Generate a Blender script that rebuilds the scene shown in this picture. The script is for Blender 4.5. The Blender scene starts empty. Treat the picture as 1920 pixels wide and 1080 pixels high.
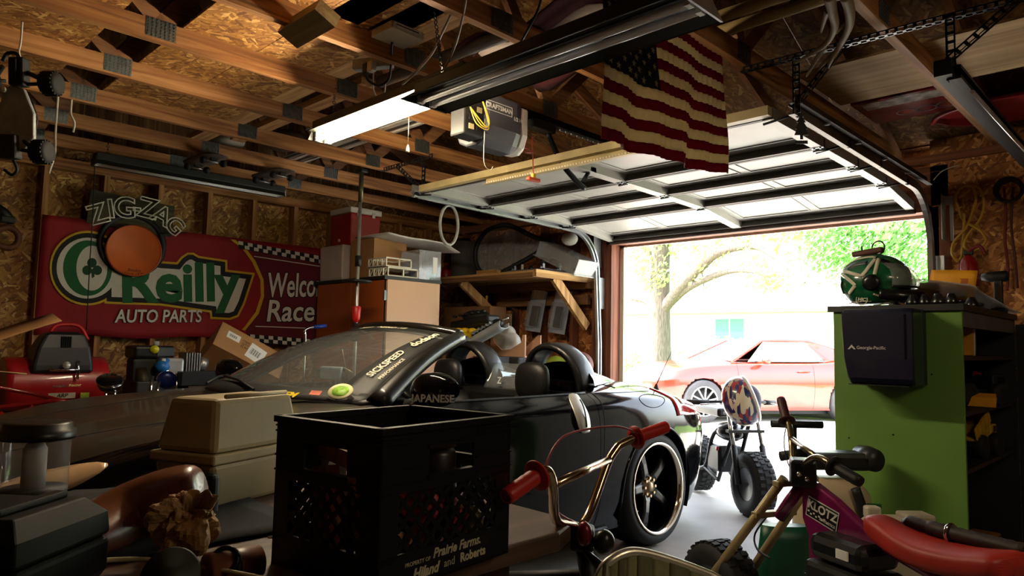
import bpy, bmesh, math, random
from mathutils import Vector as V, Matrix as MX, noise as NZ
random.seed(7)
S=bpy.context.scene; COL=S.collection
# ---------------------------------------------------------------- camera
FPX=1324.73; CAM=V((3.785,-5.13,1.19))
_psi,_th,_ro=0.779442,0.078997,0.020401
def _rows():
    f=V((-math.sin(_psi)*math.cos(_th),math.cos(_psi)*math.cos(_th),math.sin(_th)))
    r=V((math.cos(_psi),math.sin(_psi),0)); u=r.cross(f)
    c,s=math.cos(_ro),math.sin(_ro)
    return c*r+s*u, -s*r+c*u, f
_R,_U,_F=_rows()
cd=bpy.data.cameras.new('camera'); cd.sensor_width=36; cd.lens=36*FPX/1920; cd.clip_start=.05; cd.clip_end=300
co=bpy.data.objects.new('camera',cd); COL.objects.link(co)
co.matrix_world=MX(((_R.x,_U.x,-_F.x,CAM.x),(_R.y,_U.y,-_F.y,CAM.y),(_R.z,_U.z,-_F.z,CAM.z),(0,0,0,1)))
S.camera=co
# ---------------------------------------------------------------- sky, sun, exposure
w=bpy.data.worlds.new('world'); S.world=w; w.use_nodes=True
nt=w.node_tree; bg=nt.nodes['Background']
sk=nt.nodes.new('ShaderNodeTexSky'); sk.sky_type='NISHITA'; sk.sun_disc=False; sk.sun_elevation=math.radians(56); sk.sun_rotation=math.radians(230); sk.dust_density=4; sk.air_density=1.4
hs=nt.nodes.new('ShaderNodeHueSaturation'); hs.inputs['Saturation'].default_value=.45
nt.links.new(sk.outputs[0],hs.inputs['Color']); nt.links.new(hs.outputs[0],bg.inputs[0]); bg.inputs[1].default_value=2.0
sd=bpy.data.lights.new('sun','SUN'); sd.energy=34; sd.angle=.02; sd.color=(1,.95,.86)
so=bpy.data.objects.new('sun',sd); COL.objects.link(so)
so.rotation_euler=V((-.55,-.30,.85)).to_track_quat('Z','Y').to_euler()
vs=S.view_settings; vs.view_transform='Standard'; vs.look='None'; vs.exposure=.42; vs.gamma=1; vs.use_curve_mapping=False
try:
    S.cycles.max_bounces=10; S.cycles.diffuse_bounces=5; S.cycles.glossy_bounces=5; S.cycles.transparent_max_bounces=16
    S.cycles.sample_clamp_indirect=6; S.cycles.caustics_reflective=False; S.cycles.caustics_refractive=False
except Exception: pass
# ---------------------------------------------------------------- photo ray helpers (pixel -> point in the place)
def ray(x,y): return _R*((x-960)/FPX)-_U*((y-540)/FPX)+_F
def PX(x,y,X): d=ray(x,y); return CAM+d*((X-CAM.x)/d.x)
def PY(x,y,Y): d=ray(x,y); return CAM+d*((Y-CAM.y)/d.y)
def PZ(x,y,Z): d=ray(x,y); return CAM+d*((Z-CAM.z)/d.z)
def PD(x,y,D): return CAM+ray(x,y)*D
# ---------------------------------------------------------------- materials
MT={}
def nmat(name):
    m=bpy.data.materials.new(name); m.use_nodes=True; return m,m.node_tree,m.node_tree.nodes['Principled BSDF']
def hexc(h):
    def l(c): c/=255; return c/12.92 if c<=.04045 else ((c+.055)/1.055)**2.4
    return (l(h>>16&255),l(h>>8&255),l(h&255),1)
def col(c): return hexc(c) if isinstance(c,int) else (*c,1)
def M(c,rough=.6,metal=0.,var=.25,scale=9.,bump=.0,spec=.5,coat=0.,trans=0.,ior=1.45,emit=None,es=0.,alpha=1.,sheen=0.,stretch=None,bscale=None):
    """plain procedural material: base colour with soft noise variation, optional fine relief"""
    k=(c,rough,metal,var,scale,bump,spec,coat,trans,ior,emit,es,alpha,sheen,stretch,bscale)
    if k in MT: return MT[k]
    m,t,p=nmat('mat_%d'%len(MT)); MT[k]=m; n=t.nodes; L=t.links.new
    c4=col(c); p.inputs['Base Color'].default_value=c4; p.inputs['Roughness'].default_value=rough; p.inputs['Metallic'].default_value=metal
    p.inputs['Specular IOR Level'].default_value=spec; p.inputs['Coat Weight'].default_value=coat; p.inputs['Coat Roughness'].default_value=.05
    p.inputs['Transmission Weight'].default_value=trans; p.inputs['IOR'].default_value=ior; p.inputs['Alpha'].default_value=alpha
    p.inputs['Sheen Weight'].default_value=sheen
    if emit is not None: p.inputs['Emission Color'].default_value=col(emit); p.inputs['Emission Strength'].default_value=es
    if var or bump:
        tc=n.new('ShaderNodeTexCoord'); src=tc.outputs['Object']
        if stretch: mp=n.new('ShaderNodeMapping'); mp.inputs['Scale'].default_value=stretch; L(src,mp.inputs[0]); src=mp.outputs[0]
        nz=n.new('ShaderNodeTexNoise'); nz.inputs['Scale'].default_value=scale; nz.inputs['Detail'].default_value=5; L(src,nz.inputs['Vector'])
        if var:
            mr=n.new('ShaderNodeMapRange'); mr.inputs['From Min'].default_value=.3; mr.inputs['From Max'].default_value=.7
            mr.inputs['To Min'].default_value=1-var; mr.inputs['To Max'].default_value=1+var*.6; L(nz.outputs[0],mr.inputs[0])
            vm=n.new('ShaderNodeVectorMath'); vm.operation='SCALE'; vm.inputs[0].default_value=c4[:3]; L(mr.outputs[0],vm.inputs['Scale']); L(vm.outputs[0],p.inputs['Base Color'])
        if bump:
            n2=nz
            if bscale: n2=n.new('ShaderNodeTexNoise'); n2.inputs['Scale'].default_value=bscale; n2.inputs['Detail'].default_value=4; L(src,n2.inputs['Vector'])
            b=n.new('ShaderNodeBump'); b.inputs['Strength'].default_value=bump; b.inputs['Distance'].default_value=.01; L(n2.outputs[0],b.inputs['Height']); L(b.outputs[0],p.inputs['Normal'])
    return m
def ramp(n,stops):
    r=n.new('ShaderNodeValToRGB'); e=r.color_ramp.elements
    while len(e)<len(stops): e.new(.5)
    for q,(a,c) in zip(e,stops): q.position=a; q.color=col(c)
    return r
def WOOD(axis='y',a=0x8a5a2e,b=0xb98750,d=0x5d3819,rough=.75,sc=1.):
    k=('wood',axis,a,b,d,sc)
    if k in MT: return MT[k]
    m,t,p=nmat('wood_%d'%len(MT)); MT[k]=m; n=t.nodes; L=t.links.new
    tc=n.new('ShaderNodeTexCoord'); mp=n.new('ShaderNodeMapping'); oi=n.new('ShaderNodeObjectInfo')
    s=[22*sc]*3; s['xyz'.index(axis)]=1.1*sc; mp.inputs['Scale'].default_value=s; L(tc.outputs['Object'],mp.inputs[0])
    ad=n.new('ShaderNodeVectorMath'); ml=n.new('ShaderNodeMath'); ml.operation='MULTIPLY'; ml.inputs[1].default_value=37; L(oi.outputs['Random'],ml.inputs[0])
    L(mp.outputs[0],ad.inputs[0]); L(ml.outputs[0],ad.inputs[1])
    nz=n.new('ShaderNodeTexNoise'); nz.inputs['Scale'].default_value=1.; nz.inputs['Detail'].default_value=6; nz.inputs['Distortion'].default_value=1.2; L(ad.outputs[0],nz.inputs['Vector'])
    r=ramp(n,[(.28,d),(.45,a),(.68,b)]); L(nz.outputs[0],r.inputs[0])
    n2=n.new('ShaderNodeTexNoise'); n2.inputs['Scale'].default_value=2.5; n2.inputs['Detail'].default_value=3; L(tc.outputs['Object'],n2.inputs['Vector'])
    mr=n.new('ShaderNodeMapRange'); mr.inputs['To Min'].default_value=.7; mr.inputs['To Max'].default_value=1.25; L(n2.outputs[0],mr.inputs[0])
    vm=n.new('ShaderNodeVectorMath'); vm.operation='SCALE'; L(r.outputs[0],vm.inputs[0]); L(mr.outputs[0],vm.inputs['Scale']); L(vm.outputs[0],p.inputs['Base Color'])
    p.inputs['Roughness'].default_value=rough
    b_=n.new('ShaderNodeBump'); b_.inputs['Strength'].default_value=.25; b_.inputs['Distance'].default_value=.004; L(nz.outputs[0],b_.inputs['Height']); L(b_.outputs[0],p.inputs['Normal'])
    return m
def OSB(axis='z',tint=(1,1,1),sc=1.):
    """strand board: wafers in several directions; axis = normal of the sheet"""
    k=('osb',axis,tint,sc)
    if k in MT: return MT[k]
    m,t,p=nmat('osb_%d'%len(MT)); MT[k]=m; n=t.nodes; L=t.links.new
    tc=n.new('ShaderNodeTexCoord'); sp=n.new('ShaderNodeSeparateXYZ'); cb=n.new('ShaderNodeCombineXYZ'); L(tc.outputs['Object'],sp.inputs[0])
    i,j={'z':(0,1),'x':(1,2),'y':(0,2)}[axis]; L(sp.outputs[i],cb.inputs[0]); L(sp.outputs[j],cb.inputs[1])
    oi=n.new('ShaderNodeObjectInfo'); ml=n.new('ShaderNodeMath'); ml.operation='MULTIPLY'; ml.inputs[1].default_value=23; L(oi.outputs['Random'],ml.inputs[0])
    nd=n.new('ShaderNodeTexNoise'); nd.inputs['Scale'].default_value=7; L(cb.outputs[0],nd.inputs['Vector'])
    dv=n.new('ShaderNodeVectorMath'); dv.operation='MULTIPLY_ADD'; L(nd.outputs['Color'],dv.inputs[0]); dv.inputs[1].default_value=(.05,.05,0); L(cb.outputs[0],dv.inputs[2])
    d2=n.new('ShaderNodeVectorMath'); L(dv.outputs[0],d2.inputs[0]); L(ml.outputs[0],d2.inputs[1])
    outs=[]
    for q,ang in enumerate((.15,1.2,2.25,.7)):
        mp=n.new('ShaderNodeMapping'); mp.vector_type='TEXTURE'; mp.inputs['Rotation'].default_value=(0,0,ang); mp.inputs['Scale'].default_value=(.085/sc,.022/sc,1); mp.inputs['Location'].default_value=(q*3.3,q*1.7,0)
        L(d2.outputs[0],mp.inputs[0]); vo=n.new('ShaderNodeTexVoronoi'); vo.voronoi_dimensions='2D'; vo.inputs['Scale'].default_value=1; L(mp.outputs[0],vo.inputs['Vector'])
        sx=n.new('ShaderNodeSeparateXYZ'); L(vo.outputs['Color'],sx.inputs[0]); outs.append(sx)
    # the strand on top is the one with the highest random key
    cur=outs[0].outputs[0]; key=outs[0].outputs[1]
    for o in outs[1:]:
        g=n.new('ShaderNodeMath'); g.operation='GREATER_THAN'; L(o.outputs[1],g.inputs[0]); L(key,g.inputs[1])
        mx=n.new('ShaderNodeMix'); L(g.outputs[0],mx.inputs[0]); L(cur,mx.inputs[2]); L(o.outputs[0],mx.inputs[3])
        mk=n.new('ShaderNodeMath'); mk.operation='MAXIMUM'; L(key,mk.inputs[0]); L(o.outputs[1],mk.inputs[1]); cur=mx.outputs[0]; key=mk.outputs[0]
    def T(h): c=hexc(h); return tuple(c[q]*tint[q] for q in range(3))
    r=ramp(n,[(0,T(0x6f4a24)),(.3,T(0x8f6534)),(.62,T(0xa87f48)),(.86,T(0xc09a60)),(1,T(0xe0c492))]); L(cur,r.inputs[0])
    n3=n.new('ShaderNodeTexNoise'); n3.inputs['Scale'].default_value=60; L(d2.outputs[0],n3.inputs['Vector'])
    mr=n.new('ShaderNodeMapRange'); mr.inputs['To Min'].default_value=.75; mr.inputs['To Max'].default_value=1.2; L(n3.outputs[0],mr.inputs[0])
    vm=n.new('ShaderNodeVectorMath'); vm.operation='SCALE'; L(r.outputs[0],vm.inputs[0]); L(mr.outputs[0],vm.inputs['Scale']); L(vm.outputs[0],p.inputs['Base Color'])
    p.inputs['Roughness'].default_value=.7
    b=n.new('ShaderNodeBump'); b.inputs['Strength'].default_value=.35; b.inputs['Distance'].default_value=.004; L(cur,b.inputs['Height']); L(b.outputs[0],p.inputs['Normal'])
    return m
def GLASS(c=(1,1,1),rough=.02,a=.12):
    """thin clear sheet: mostly see-through with a glossy face"""
    k=('gl',c,rough,a)
    if k in MT: return MT[k]
    m,t,p=nmat('clear_%d'%len(MT)); MT[k]=m; n=t.nodes; L=t.links.new
    n.remove(p); tr=n.new('ShaderNodeBsdfTransparent'); tr.inputs[0].default_value=(*c,1)
    gl=n.new('ShaderNodeBsdfGlossy'); gl.inputs['Roughness'].default_value=rough; lf_=n.new('ShaderNodeLayerWeight'); lf_.inputs[0].default_value=.5; pw=n.new('ShaderNodeMath'); pw.operation='POWER'; pw.inputs[1].default_value=4.; L(lf_.outputs['Facing'],pw.inputs[0]); lw=n.new('ShaderNodeMath'); lw.operation='MULTIPLY_ADD'; lw.inputs[1].default_value=.6; lw.inputs[2].default_value=.035; L(pw.outputs[0],lw.inputs[0])
    df=n.new('ShaderNodeBsdfDiffuse'); df.inputs[0].default_value=(.8,.82,.84,1); mx=n.new('ShaderNodeMixShader'); mx.inputs[0].default_value=a; L(tr.outputs[0],mx.inputs[1]); L(df.outputs[0],mx.inputs[2])
    m2=n.new('ShaderNodeMixShader'); L(lw.outputs[0],m2.inputs[0]); L(mx.outputs[0],m2.inputs[1]); L(gl.outputs[0],m2.inputs[2]); L(m2.outputs[0],n['Material Output'].inputs[0])
    return m
# ---------------------------------------------------------------- objects
WMX={}
def reg(o,mw=None): COL.objects.link(o); WMX[o.name]=mw or MX(); return o
def tag(o,label=None,cat=None,group=None,kind=None):
    if label: o['label']=label
    if cat: o['category']=cat
    if group: o['group']=group
    if kind: o['kind']=kind
    return o
def thing(name,label,cat,loc,group=None,rz=0,kind=None):
    """an Empty at the thing's base that parents its parts"""
    o=bpy.data.objects.new(name,None); o.empty_display_size=.05; mw=MX.Translation(V(loc))@MX.Rotation(rz,4,'Z'); o.matrix_world=mw
    reg(o,mw); return tag(o,label,cat,group,kind)
def frame(o,x,y):
    """matrix from origin and two axis hints"""
    x=V(x).normalized(); z=x.cross(V(y)).normalized(); y=z.cross(x); o=V(o)
    return MX(((x.x,y.x,z.x,o.x),(x.y,y.y,z.y,o.y),(x.z,y.z,z.z,o.z),(0,0,0,1)))
def spl(pts,n=6,closed=False):
    P=[V(p) for p in pts]; N=len(P); out=[]
    for i in range(N if closed else N-1):
        g=lambda k: P[k%N] if closed else P[max(0,min(N-1,k))]
        a,b,c,d=g(i-1),g(i),g(i+1),g(i+2)
        for j in range(n):
            t=j/n; out.append(.5*((2*b)+(c-a)*t+(2*a-5*b+4*c-d)*t*t+(3*b-a-3*c+d)*t**3))
    if not closed: out.append(P[-1])
    return out
class B:
    """collects shapes for one mesh (one part)"""
    def __init__(s,T=None): s.v=[]; s.f=[]; s.sm=[]; s.T=T
    def add(s,vs,fs,smooth=False):
        k=len(s.v); s.v+=[(s.T@V(p)) if s.T else V(p) for p in vs]; s.f+=[tuple(i+k for i in q) for q in fs]; s.sm+=[smooth]*len(fs); return s
    def box(s,c,size,R=None,taper=1.):
        c=V(c); h=V(size)/2; vs=[]
        for z in(-1,1):
            q=1 if z<0 else taper
            for x,y in((-1,-1),(1,-1),(1,1),(-1,1)):
                p=V((x*h.x*q,y*h.y*q,z*h.z)); vs.append(c+(R@p if R else p))
        return s.add(vs,[(3,2,1,0),(4,5,6,7),(0,1,5,4),(1,2,6,5),(2,3,7,6),(3,0,4,7)])
    def bb(s,a,b):
        a=V(a);b=V(b); return s.box((a+b)/2,[abs(q) for q in b-a])
    def bar(s,a,b,w,h,up=(0,0,1)):
        """rectangular bar from a to b: w across, h along up"""
        a=V(a);b=V(b); d=(b-a); l=d.length; d.normalize(); u=V(up); x=d.cross(u)
        if x.length<1e-4: x=d.cross(V((1,0,0)))
        x.normalize(); u=x.cross(d); R=MX((x,d,u)).transposed()
        return s.box((a+b)/2,(w,l,h),R)
    def tube(s,pts,r,seg=8,closed=False,cap=True,flat=None):
        P=[V(p) for p in pts]; N=len(P); rs=r if hasattr(r,'__len__') else [r]*N
        u=None; rings=[]
        for i,p in enumerate(P):
            a=P[i-1] if (i or closed) else p; b=P[(i+1)%N] if (i<N-1 or closed) else p
            d=(b-a).normalized() if (b-a).length>1e-9 else V((0,0,1))
            if u is None: u=d.orthogonal().normalized() if not flat else (V(flat)-d*d.dot(V(flat))).normalized()
            u=(u-d*u.dot(d)); u=u.normalized() if u.length>1e-6 else d.orthogonal().normalized(); w=d.cross(u)
            rings.append([p+(u*math.cos(t)+w*math.sin(t))*rs[i] for t in [6.283185*k/seg for k in range(seg)]])
        return s.loft(rings,closed=closed,cap=cap)
    def loft(s,rings,closed=False,cap=True,wrap=True,smooth=True):
        n=len(rings[0]); vs=[p for r in rings for p in r]; fs=[]; R=len(rings)
        for i in range(R if closed else R-1):
            a=i*n; b=((i+1)%R)*n
            for k in range(n if wrap else n-1): q=(k+1)%n; fs.append((a+k,a+q,b+q,b+k))
        s.add(vs,fs,smooth)
        if cap and not closed and wrap:
            k=len(s.v)-len(vs); s.f.append(tuple(range(k+n-1,k-1,-1))); s.f.append(tuple(range(k+(R-1)*n,k+R*n))); s.sm+=[False,False]
        return s
    def grid(s,rows,smooth=True): return s.loft(rows,cap=False,wrap=False,smooth=smooth)
    def lathe(s,prof,o=(0,0,0),ax=(0,0,1),seg=24,smooth=True,cap=True,a0=0,a1=6.283185):
        ax=V(ax).normalized(); u=ax.orthogonal().normalized(); w=ax.cross(u); o=V(o)
        rings=[[o+ax*z+(u*math.cos(t)+w*math.sin(t))*max(r,1e-5) for t in [6.283185*k/seg for k in range(seg)]] for r,z in prof]
        n=len(s.f); s.loft(rings,cap=cap,smooth=smooth); return s
    def ring(s,c,ax,R,r,seg=32,rs=8,sx=1.):
        """torus"""
        ax=V(ax).normalized(); u=ax.orthogonal().normalized(); w=ax.cross(u); c=V(c)
        rings=[]
        for k in range(seg):
            t=6.283185*k/seg; d=u*math.cos(t)+w*math.sin(t)
            rings.append([c+d*(R+r*math.cos(q))+ax*r*sx*math.sin(q) for q in [6.283185*j/rs for j in range(rs)]])
        return s.loft(rings,closed=True)
    def ball(s,c,r,seg=20,rg=12,R=None):
        r=V(r) if hasattr(r,'__len__') else V((r,r,r)); c=V(c); rings=[]
        for i in range(rg+1):
            a=math.pi*i/rg; q=max(math.sin(a),1e-4)
            row=[]
            for k in range(seg):
                t=6.283185*k/seg; p=V((r.x*q*math.cos(t),r.y*q*math.sin(t),-r.z*math.cos(a))); row.append(c+(R@p if R else p))
            rings.append(row)
        return s.loft(rings)
    def prism(s,poly,T,th):
        """2D outline in frame T (x,y), thickness th along +z"""
        n=len(poly); vs=[T@V((x,y,0)) for x,y in poly]+[T@V((x,y,th)) for x,y in poly]
        return s.add(vs,[tuple(range(n-1,-1,-1)),tuple(range(n,2*n))]+[(k,(k+1)%n,(k+1)%n+n,k+n) for k in range(n)])
    def sheet(s,rows,th):
        """curved sheet with thickness from a grid of points"""
        R=len(rows); n=len(rows[0]); nr=[]
        for i in range(R):
            q=[]
            for k in range(n):
                a=V(rows[min(i+1,R-1)][k])-V(rows[max(i-1,0)][k]); b=V(rows[i][min(k+1,n-1)])-V(rows[i][max(k-1,0)])
                q.append(V(rows[i][k])-a.cross(b).normalized()*th)
            nr.append(q)
        vs=[p for r in rows for p in r]+[p for r in nr for p in r]; m=R*n; fs=[]
        for i in range(R-1):
            for k in range(n-1):
                a=i*n+k; fs+= [(a,a+1,a+n+1,a+n),(m+a+n,m+a+n+1,m+a+1,m+a)]
        for i in range(R-1): fs+=[(i*n,(i+1)*n,m+(i+1)*n,m+i*n),((i+1)*n+n-1,i*n+n-1,m+i*n+n-1,m+(i+1)*n+n-1)]
        for k in range(n-1): fs+=[(k+1,k,m+k,m+k+1),((R-1)*n+k,(R-1)*n+k+1,m+(R-1)*n+k+1,m+(R-1)*n+k)]
        return s.add(vs,fs,True)
    def o(s,name,mat,parent=None,bev=0,sub=0,seg=2,label=None,kind=None,solid=0):
        pm=WMX[parent.name] if parent else MX(); inv=pm.inverted()
        vs=s.v
        if parent is None:   # origin at the base of the mesh
            lo=V((min(p.x for p in vs),min(p.y for p in vs),min(p.z for p in vs))); hi=V((max(p.x for p in vs),max(p.y for p in vs),0))
            pm=MX.Translation(V(((lo.x+hi.x)/2,(lo.y+hi.y)/2,lo.z))); inv=pm.inverted()
        me=bpy.data.meshes.new(name); me.from_pydata([inv@p for p in vs],[],s.f); me.polygons.foreach_set('use_smooth',s.sm); me.update()
        bm=bmesh.new(); bm.from_mesh(me); bmesh.ops.recalc_face_normals(bm,faces=bm.faces); bm.to_mesh(me); bm.free()
        o=bpy.data.objects.new(name,me); me.materials.append(mat)
        if parent: reg(o,pm.copy()); o.parent=parent
        else: o.matrix_world=pm; reg(o,pm.copy())
        if bev: b=o.modifiers.new('bevel','BEVEL'); b.width=bev; b.segments=seg; b.limit_method='ANGLE'; b.angle_limit=.7
        if solid: q=o.modifiers.new('solid','SOLIDIFY'); q.thickness=solid; q.offset=0
        if sub: q=o.modifiers.new('sub','SUBSURF'); q.levels=sub; q.render_levels=sub
        if label: o['label']=label
        if kind: o['kind']=kind
        return o
def text(s,T,size,mat,parent,name='lettering',ext=.0006,bold=0,shear=0,align='CENTER',space=1.,xs=1.):
    cu=bpy.data.curves.new(name,'FONT'); cu.body=s; cu.size=size; cu.extrude=ext; cu.offset=bold*size; cu.shear=shear; cu.align_x=align; cu.align_y='CENTER'; cu.space_character=space; cu.resolution_u=3
    to=bpy.data.objects.new(name,cu); me=bpy.data.meshes.new_from_object(to); bpy.data.objects.remove(to); bpy.data.curves.remove(cu)
    me.materials.clear(); me.materials.append(mat); o=bpy.data.objects.new(name,me); mw=T@MX.Diagonal((xs,1,1,1))
    if parent: COL.objects.link(o); o.parent=parent; o.matrix_local=WMX[parent.name].inverted()@mw
    else: o.matrix_world=mw; COL.objects.link(o)
    WMX[o.name]=mw; return o
def copy(o,dm,label=None,group=None,parent=None):
    """copy a thing (and its parts) moved by matrix dm in the world"""
    c=o.copy(); COL.objects.link(c)
    if parent is None:
        mw=dm@WMX[o.name]; c.matrix_world=mw; WMX[c.name]=mw
    else: c.parent=parent; WMX[c.name]=dm@WMX[o.name]
    if label: c['label']=label
    if group: c['group']=group
    for ch in list(o.children): copy(ch,dm,parent=c)
    return c
def TR(*a): return MX.Translation(V(a))
def RZ(a,c=(0,0,0)): return TR(*c)@MX.Rotation(a,4,'Z')@TR(*[-q for q in c])
def rnd(a,b): return random.uniform(a,b)
def pcopy(o,dm):
    """copy of a part inside the same thing, moved by dm (world)"""
    c=o.copy(); COL.objects.link(c); P=WMX[o.parent.name]; c.parent=o.parent; c.matrix_local=P.inverted()@dm@P; WMX[c.name]=P.copy(); return c
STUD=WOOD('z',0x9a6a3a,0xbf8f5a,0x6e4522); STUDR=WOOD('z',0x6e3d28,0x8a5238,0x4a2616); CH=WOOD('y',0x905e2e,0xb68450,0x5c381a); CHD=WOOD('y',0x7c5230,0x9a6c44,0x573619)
BX=WOOD('x',0x9c6c3c,0xc79a64,0x70481f); BXR=WOOD('x',0x77462f,0x94603f,0x52301d)
LX,LXI=-2.20,-2.10; YB=-6.3; ZC=2.47; ZT=2.56; XR=6.4
# ---- floor and ground
conc=M(0x8b8884,.55,var=.3,scale=2.2,bump=.08,bscale=60)
B().bb((LX-.1,YB-.1,-.12),(XR+.1,.12,0)).o('floor',conc); tag(bpy.data.objects['floor'],'smooth grey concrete slab of the garage',None,kind='structure')
# ---- left wall: studs in front of strand board
WL=thing('wall_left','bare stud wall with strand board sheathing behind the red banner',None,(LX,-3,0),kind='structure')
for i in range(6):
    y1=.0-i*1.22; B().bb((LX-.012,max(y1-1.218,YB-.1),0),(LX,y1+(.1 if i==0 else 0),ZC+.14)).o('sheathing_panel',OSB('x',(.86,.76,.56),1.25),WL)
st=B().bb((LX,-.019,.038),(LXI,.019,2.394)).o('stud',STUD,WL)
for k in range(-5,10):
    y=-3.934+.3885*k
    if k==-5: st.matrix_local=TR(0,y,0)@st.matrix_local if False else WMX[WL.name].inverted()@TR(0,y,0)@WMX[WL.name]; WMX[st.name]=WMX[WL.name]; base=y
    else:
        c=pcopy(st,TR(0,y,0))
for z0,z1 in((2.394,2.432),(2.432,2.47),(0,.038)): B().bb((LX,YB,z0),(LXI,0,z1)).o('wall_plate',CH,WL)
# ---- front wall
WF=thing('wall_front','reddish board front wall framing the open garage doorway',None,(-1,.05,0),kind='structure')
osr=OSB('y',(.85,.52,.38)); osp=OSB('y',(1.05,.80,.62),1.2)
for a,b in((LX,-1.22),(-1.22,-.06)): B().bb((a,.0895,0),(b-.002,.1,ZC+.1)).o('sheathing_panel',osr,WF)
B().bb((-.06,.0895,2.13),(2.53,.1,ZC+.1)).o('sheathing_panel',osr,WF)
for a,b,z0,z1 in((2.53,3.75,0,1.2),(2.53,3.75,1.202,2.36),(2.53,3.75,2.362,2.57),(3.752,5.1,0,2.57),(5.102,XR,0,2.57)): B().bb((a,.0,z0),(b-.002,.012,z1)).o('sheathing_panel',osp if a<3.7 else OSB('y',(.22,.17,.14)),WF)  # panels past the pier carry painted-in darkness to dim the car's reflections
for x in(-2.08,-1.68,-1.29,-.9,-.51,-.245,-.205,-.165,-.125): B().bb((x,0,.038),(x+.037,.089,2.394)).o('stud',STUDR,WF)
for x in(2.53,2.575): B().bb((x,-.012 if x>2.55 else 0,.0),(x+.06 if x>2.55 else x+.04,-.0 if x>2.55 else .089,2.13)).o('jamb_stud',STUDR,WF)
B().bb((LX,0,2.394),(-.06,.089,2.47)).o('wall_plate',BXR,WF); B().bb((LX,0,0),(-.06,.089,.038)).o('wall_plate',BXR,WF)
B().bb((-.245,0.0,2.14),(2.63,.089,2.40)).o('door_header',BXR,WF)
B().bb((-.245,-.03,2.42),(3.6,0.0,2.47)).o('wall_plate',BXR,WF)
for x0,x1 in((-.085,-.03),(2.50,2.53)): B().bb((x0,.0,0),(x1,.13,2.14)).o('door_jamb',STUDR,WF)
B().bb((-.085,.0,2.105),(2.53,.13,2.14)).o('door_jamb',BXR,WF)
backing_mat=M(0xb9b4a8,.7,var=.1)  # unseen boards added behind the walls to block daylight leaking through panel seams
for a,b in(((2.55,.03,0),(XR+.1,.06,2.6)),((LX-.06,.102,0),(-.09,.12,2.6))): B().bb(a,b).o('seam_backing',backing_mat,WF)
B().bb((LX-.06,YB-.12,0),(LX-.02,.12,2.62)).o('seam_backing',backing_mat,WL)
# cream stop moulding outside the opening
tr=thing('trim_1','cream stop moulding around the garage doorway',None,(0,.12,0),kind='structure')
cm=M(0xd9d2c4,.5,var=.1)
B().bb((-.05,.13,0),(.012,.15,2.12)).o('stop_moulding',cm,tr); B().bb((2.49,.13,0),(2.55,.15,2.12)).o('stop_moulding',cm,tr); B().bb((-.05,.13,2.085),(2.55,.15,2.12)).o('stop_moulding',cm,tr)
# ---- back and right walls, unseen; gloom put into the tint for car reflections
for n,a,b,ax in(('wall_back',(LX,YB-.1,0),(XR,YB,2.6),'y'),('wall_right',(XR,YB,0),(XR+.1,.1,2.6),'x')):
    tag(B().bb(a,b).o(n,OSB(ax,(.25,.2,.16))),'strand board %s wall of the garage'%n[5:],None,kind='structure')
# ---- ceiling: trusses, loft boards, roof deck
CE=thing('ceiling','open wooden roof trusses with strand board loft panels on top',None,(2,-3,ZC),kind='structure')
CX=[2.885-.5838*k for k in range(9)]+[3.469,4.053,4.636,5.22,5.8]
RID=-3.15; HR=1.35
def roofz(y): return ZT+.02+HR*(1-abs(y-RID)/3.15)
tin=M(0x7c8280,.4,.85,var=.3,scale=60)
def plate(w,h):
    """toothed connector plate with rows of punched slots"""
    b=B(); nx,nz=int(w/.017),int(h/.014)
    b.bb((0,-w/2,0),(.0015,w/2,h))
    for i in range(nx):
        for k in range(nz):
            y=-w/2+(i+.5)*w/nx; z=(k+.5)*h/nz; b.add([(.0015,y-.004,z-.005),(.0055,y-.001,z-.002),(.0015,y+.002,z+.005),(.0055,y+.001,z+.004)],[(0,1,3),(1,2,3),(0,3,2)])
    return b
first=None
for k,x in enumerate(CX):
    if first is None:
        ch=B().bb((0,YB,ZC),(.038,0,ZT)).o('truss_chord',CH,CE)
        ch2=None; parts=[ch]
        for s in(-1,1):
            e=RID+s*3.35
            parts.append(B().bar((.019,RID,roofz(RID)-.05),(.019,e,ZT+.02+HR*(1-3.35/3.15)-.05),.038,.089).o('rafter',CHD,CE))
            parts.append(B().bar((.019,RID+s*.95,ZT-.02),(.019,RID+s*.1,roofz(RID)-.12),.037,.07).o('truss_web',CHD,CE))
            parts.append(B().bar((.019,RID+s*.95,ZT-.02),(.019,RID+s*1.62,roofz(RID+1.62)-.07),.037,.07).o('truss_web',CHD,CE))
        pl=[]
        for y in(-4.10,-3.165,-2.205):
            b=plate(.125,.085); b.v=[p+V((.038,y,ZC+.010)) for p in b.v]; parts.append(b.o('connector_plate',tin,CE))
        first=parts
        for p in parts: p.matrix_local=WMX[CE.name].inverted()@TR(x,0,0)@WMX[CE.name]
    else:
        for p in parts:
            pcopy(p,TR(x,0,0))
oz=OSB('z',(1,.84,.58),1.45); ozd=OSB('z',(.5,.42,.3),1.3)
for (x0,x1) in((-.86,.57),(.57,1.74)):
    for y0,y1 in((-6.28,-4.25),(-4.01,-3.667),(-3.663,-3.305)): B().bb((x0+.001,y0,ZT),(x1-.001,y1,ZT+.011)).o('loft_panel',oz,CE)
bxl=WOOD('x',0xb08350,0xd2a970,0x835a30)
B().bb((-1.25,-3.303,ZT),(1.77,-3.195,ZT+.038)).o('loft_board',bxl,CE); B().bb((-1.0,-3.10,ZT),(.62,-3.01,ZT+.038)).o('loft_board',bxl,CE)
B().bb((1.2,-3.65,ZT),(2.4,-3.50,ZT+.03)).o('loft_board',bxl,CE); B().bb((1.2,-3.45,ZT),(2.4,-3.32,ZT+.03)).o('loft_board',bxl,CE)
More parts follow.
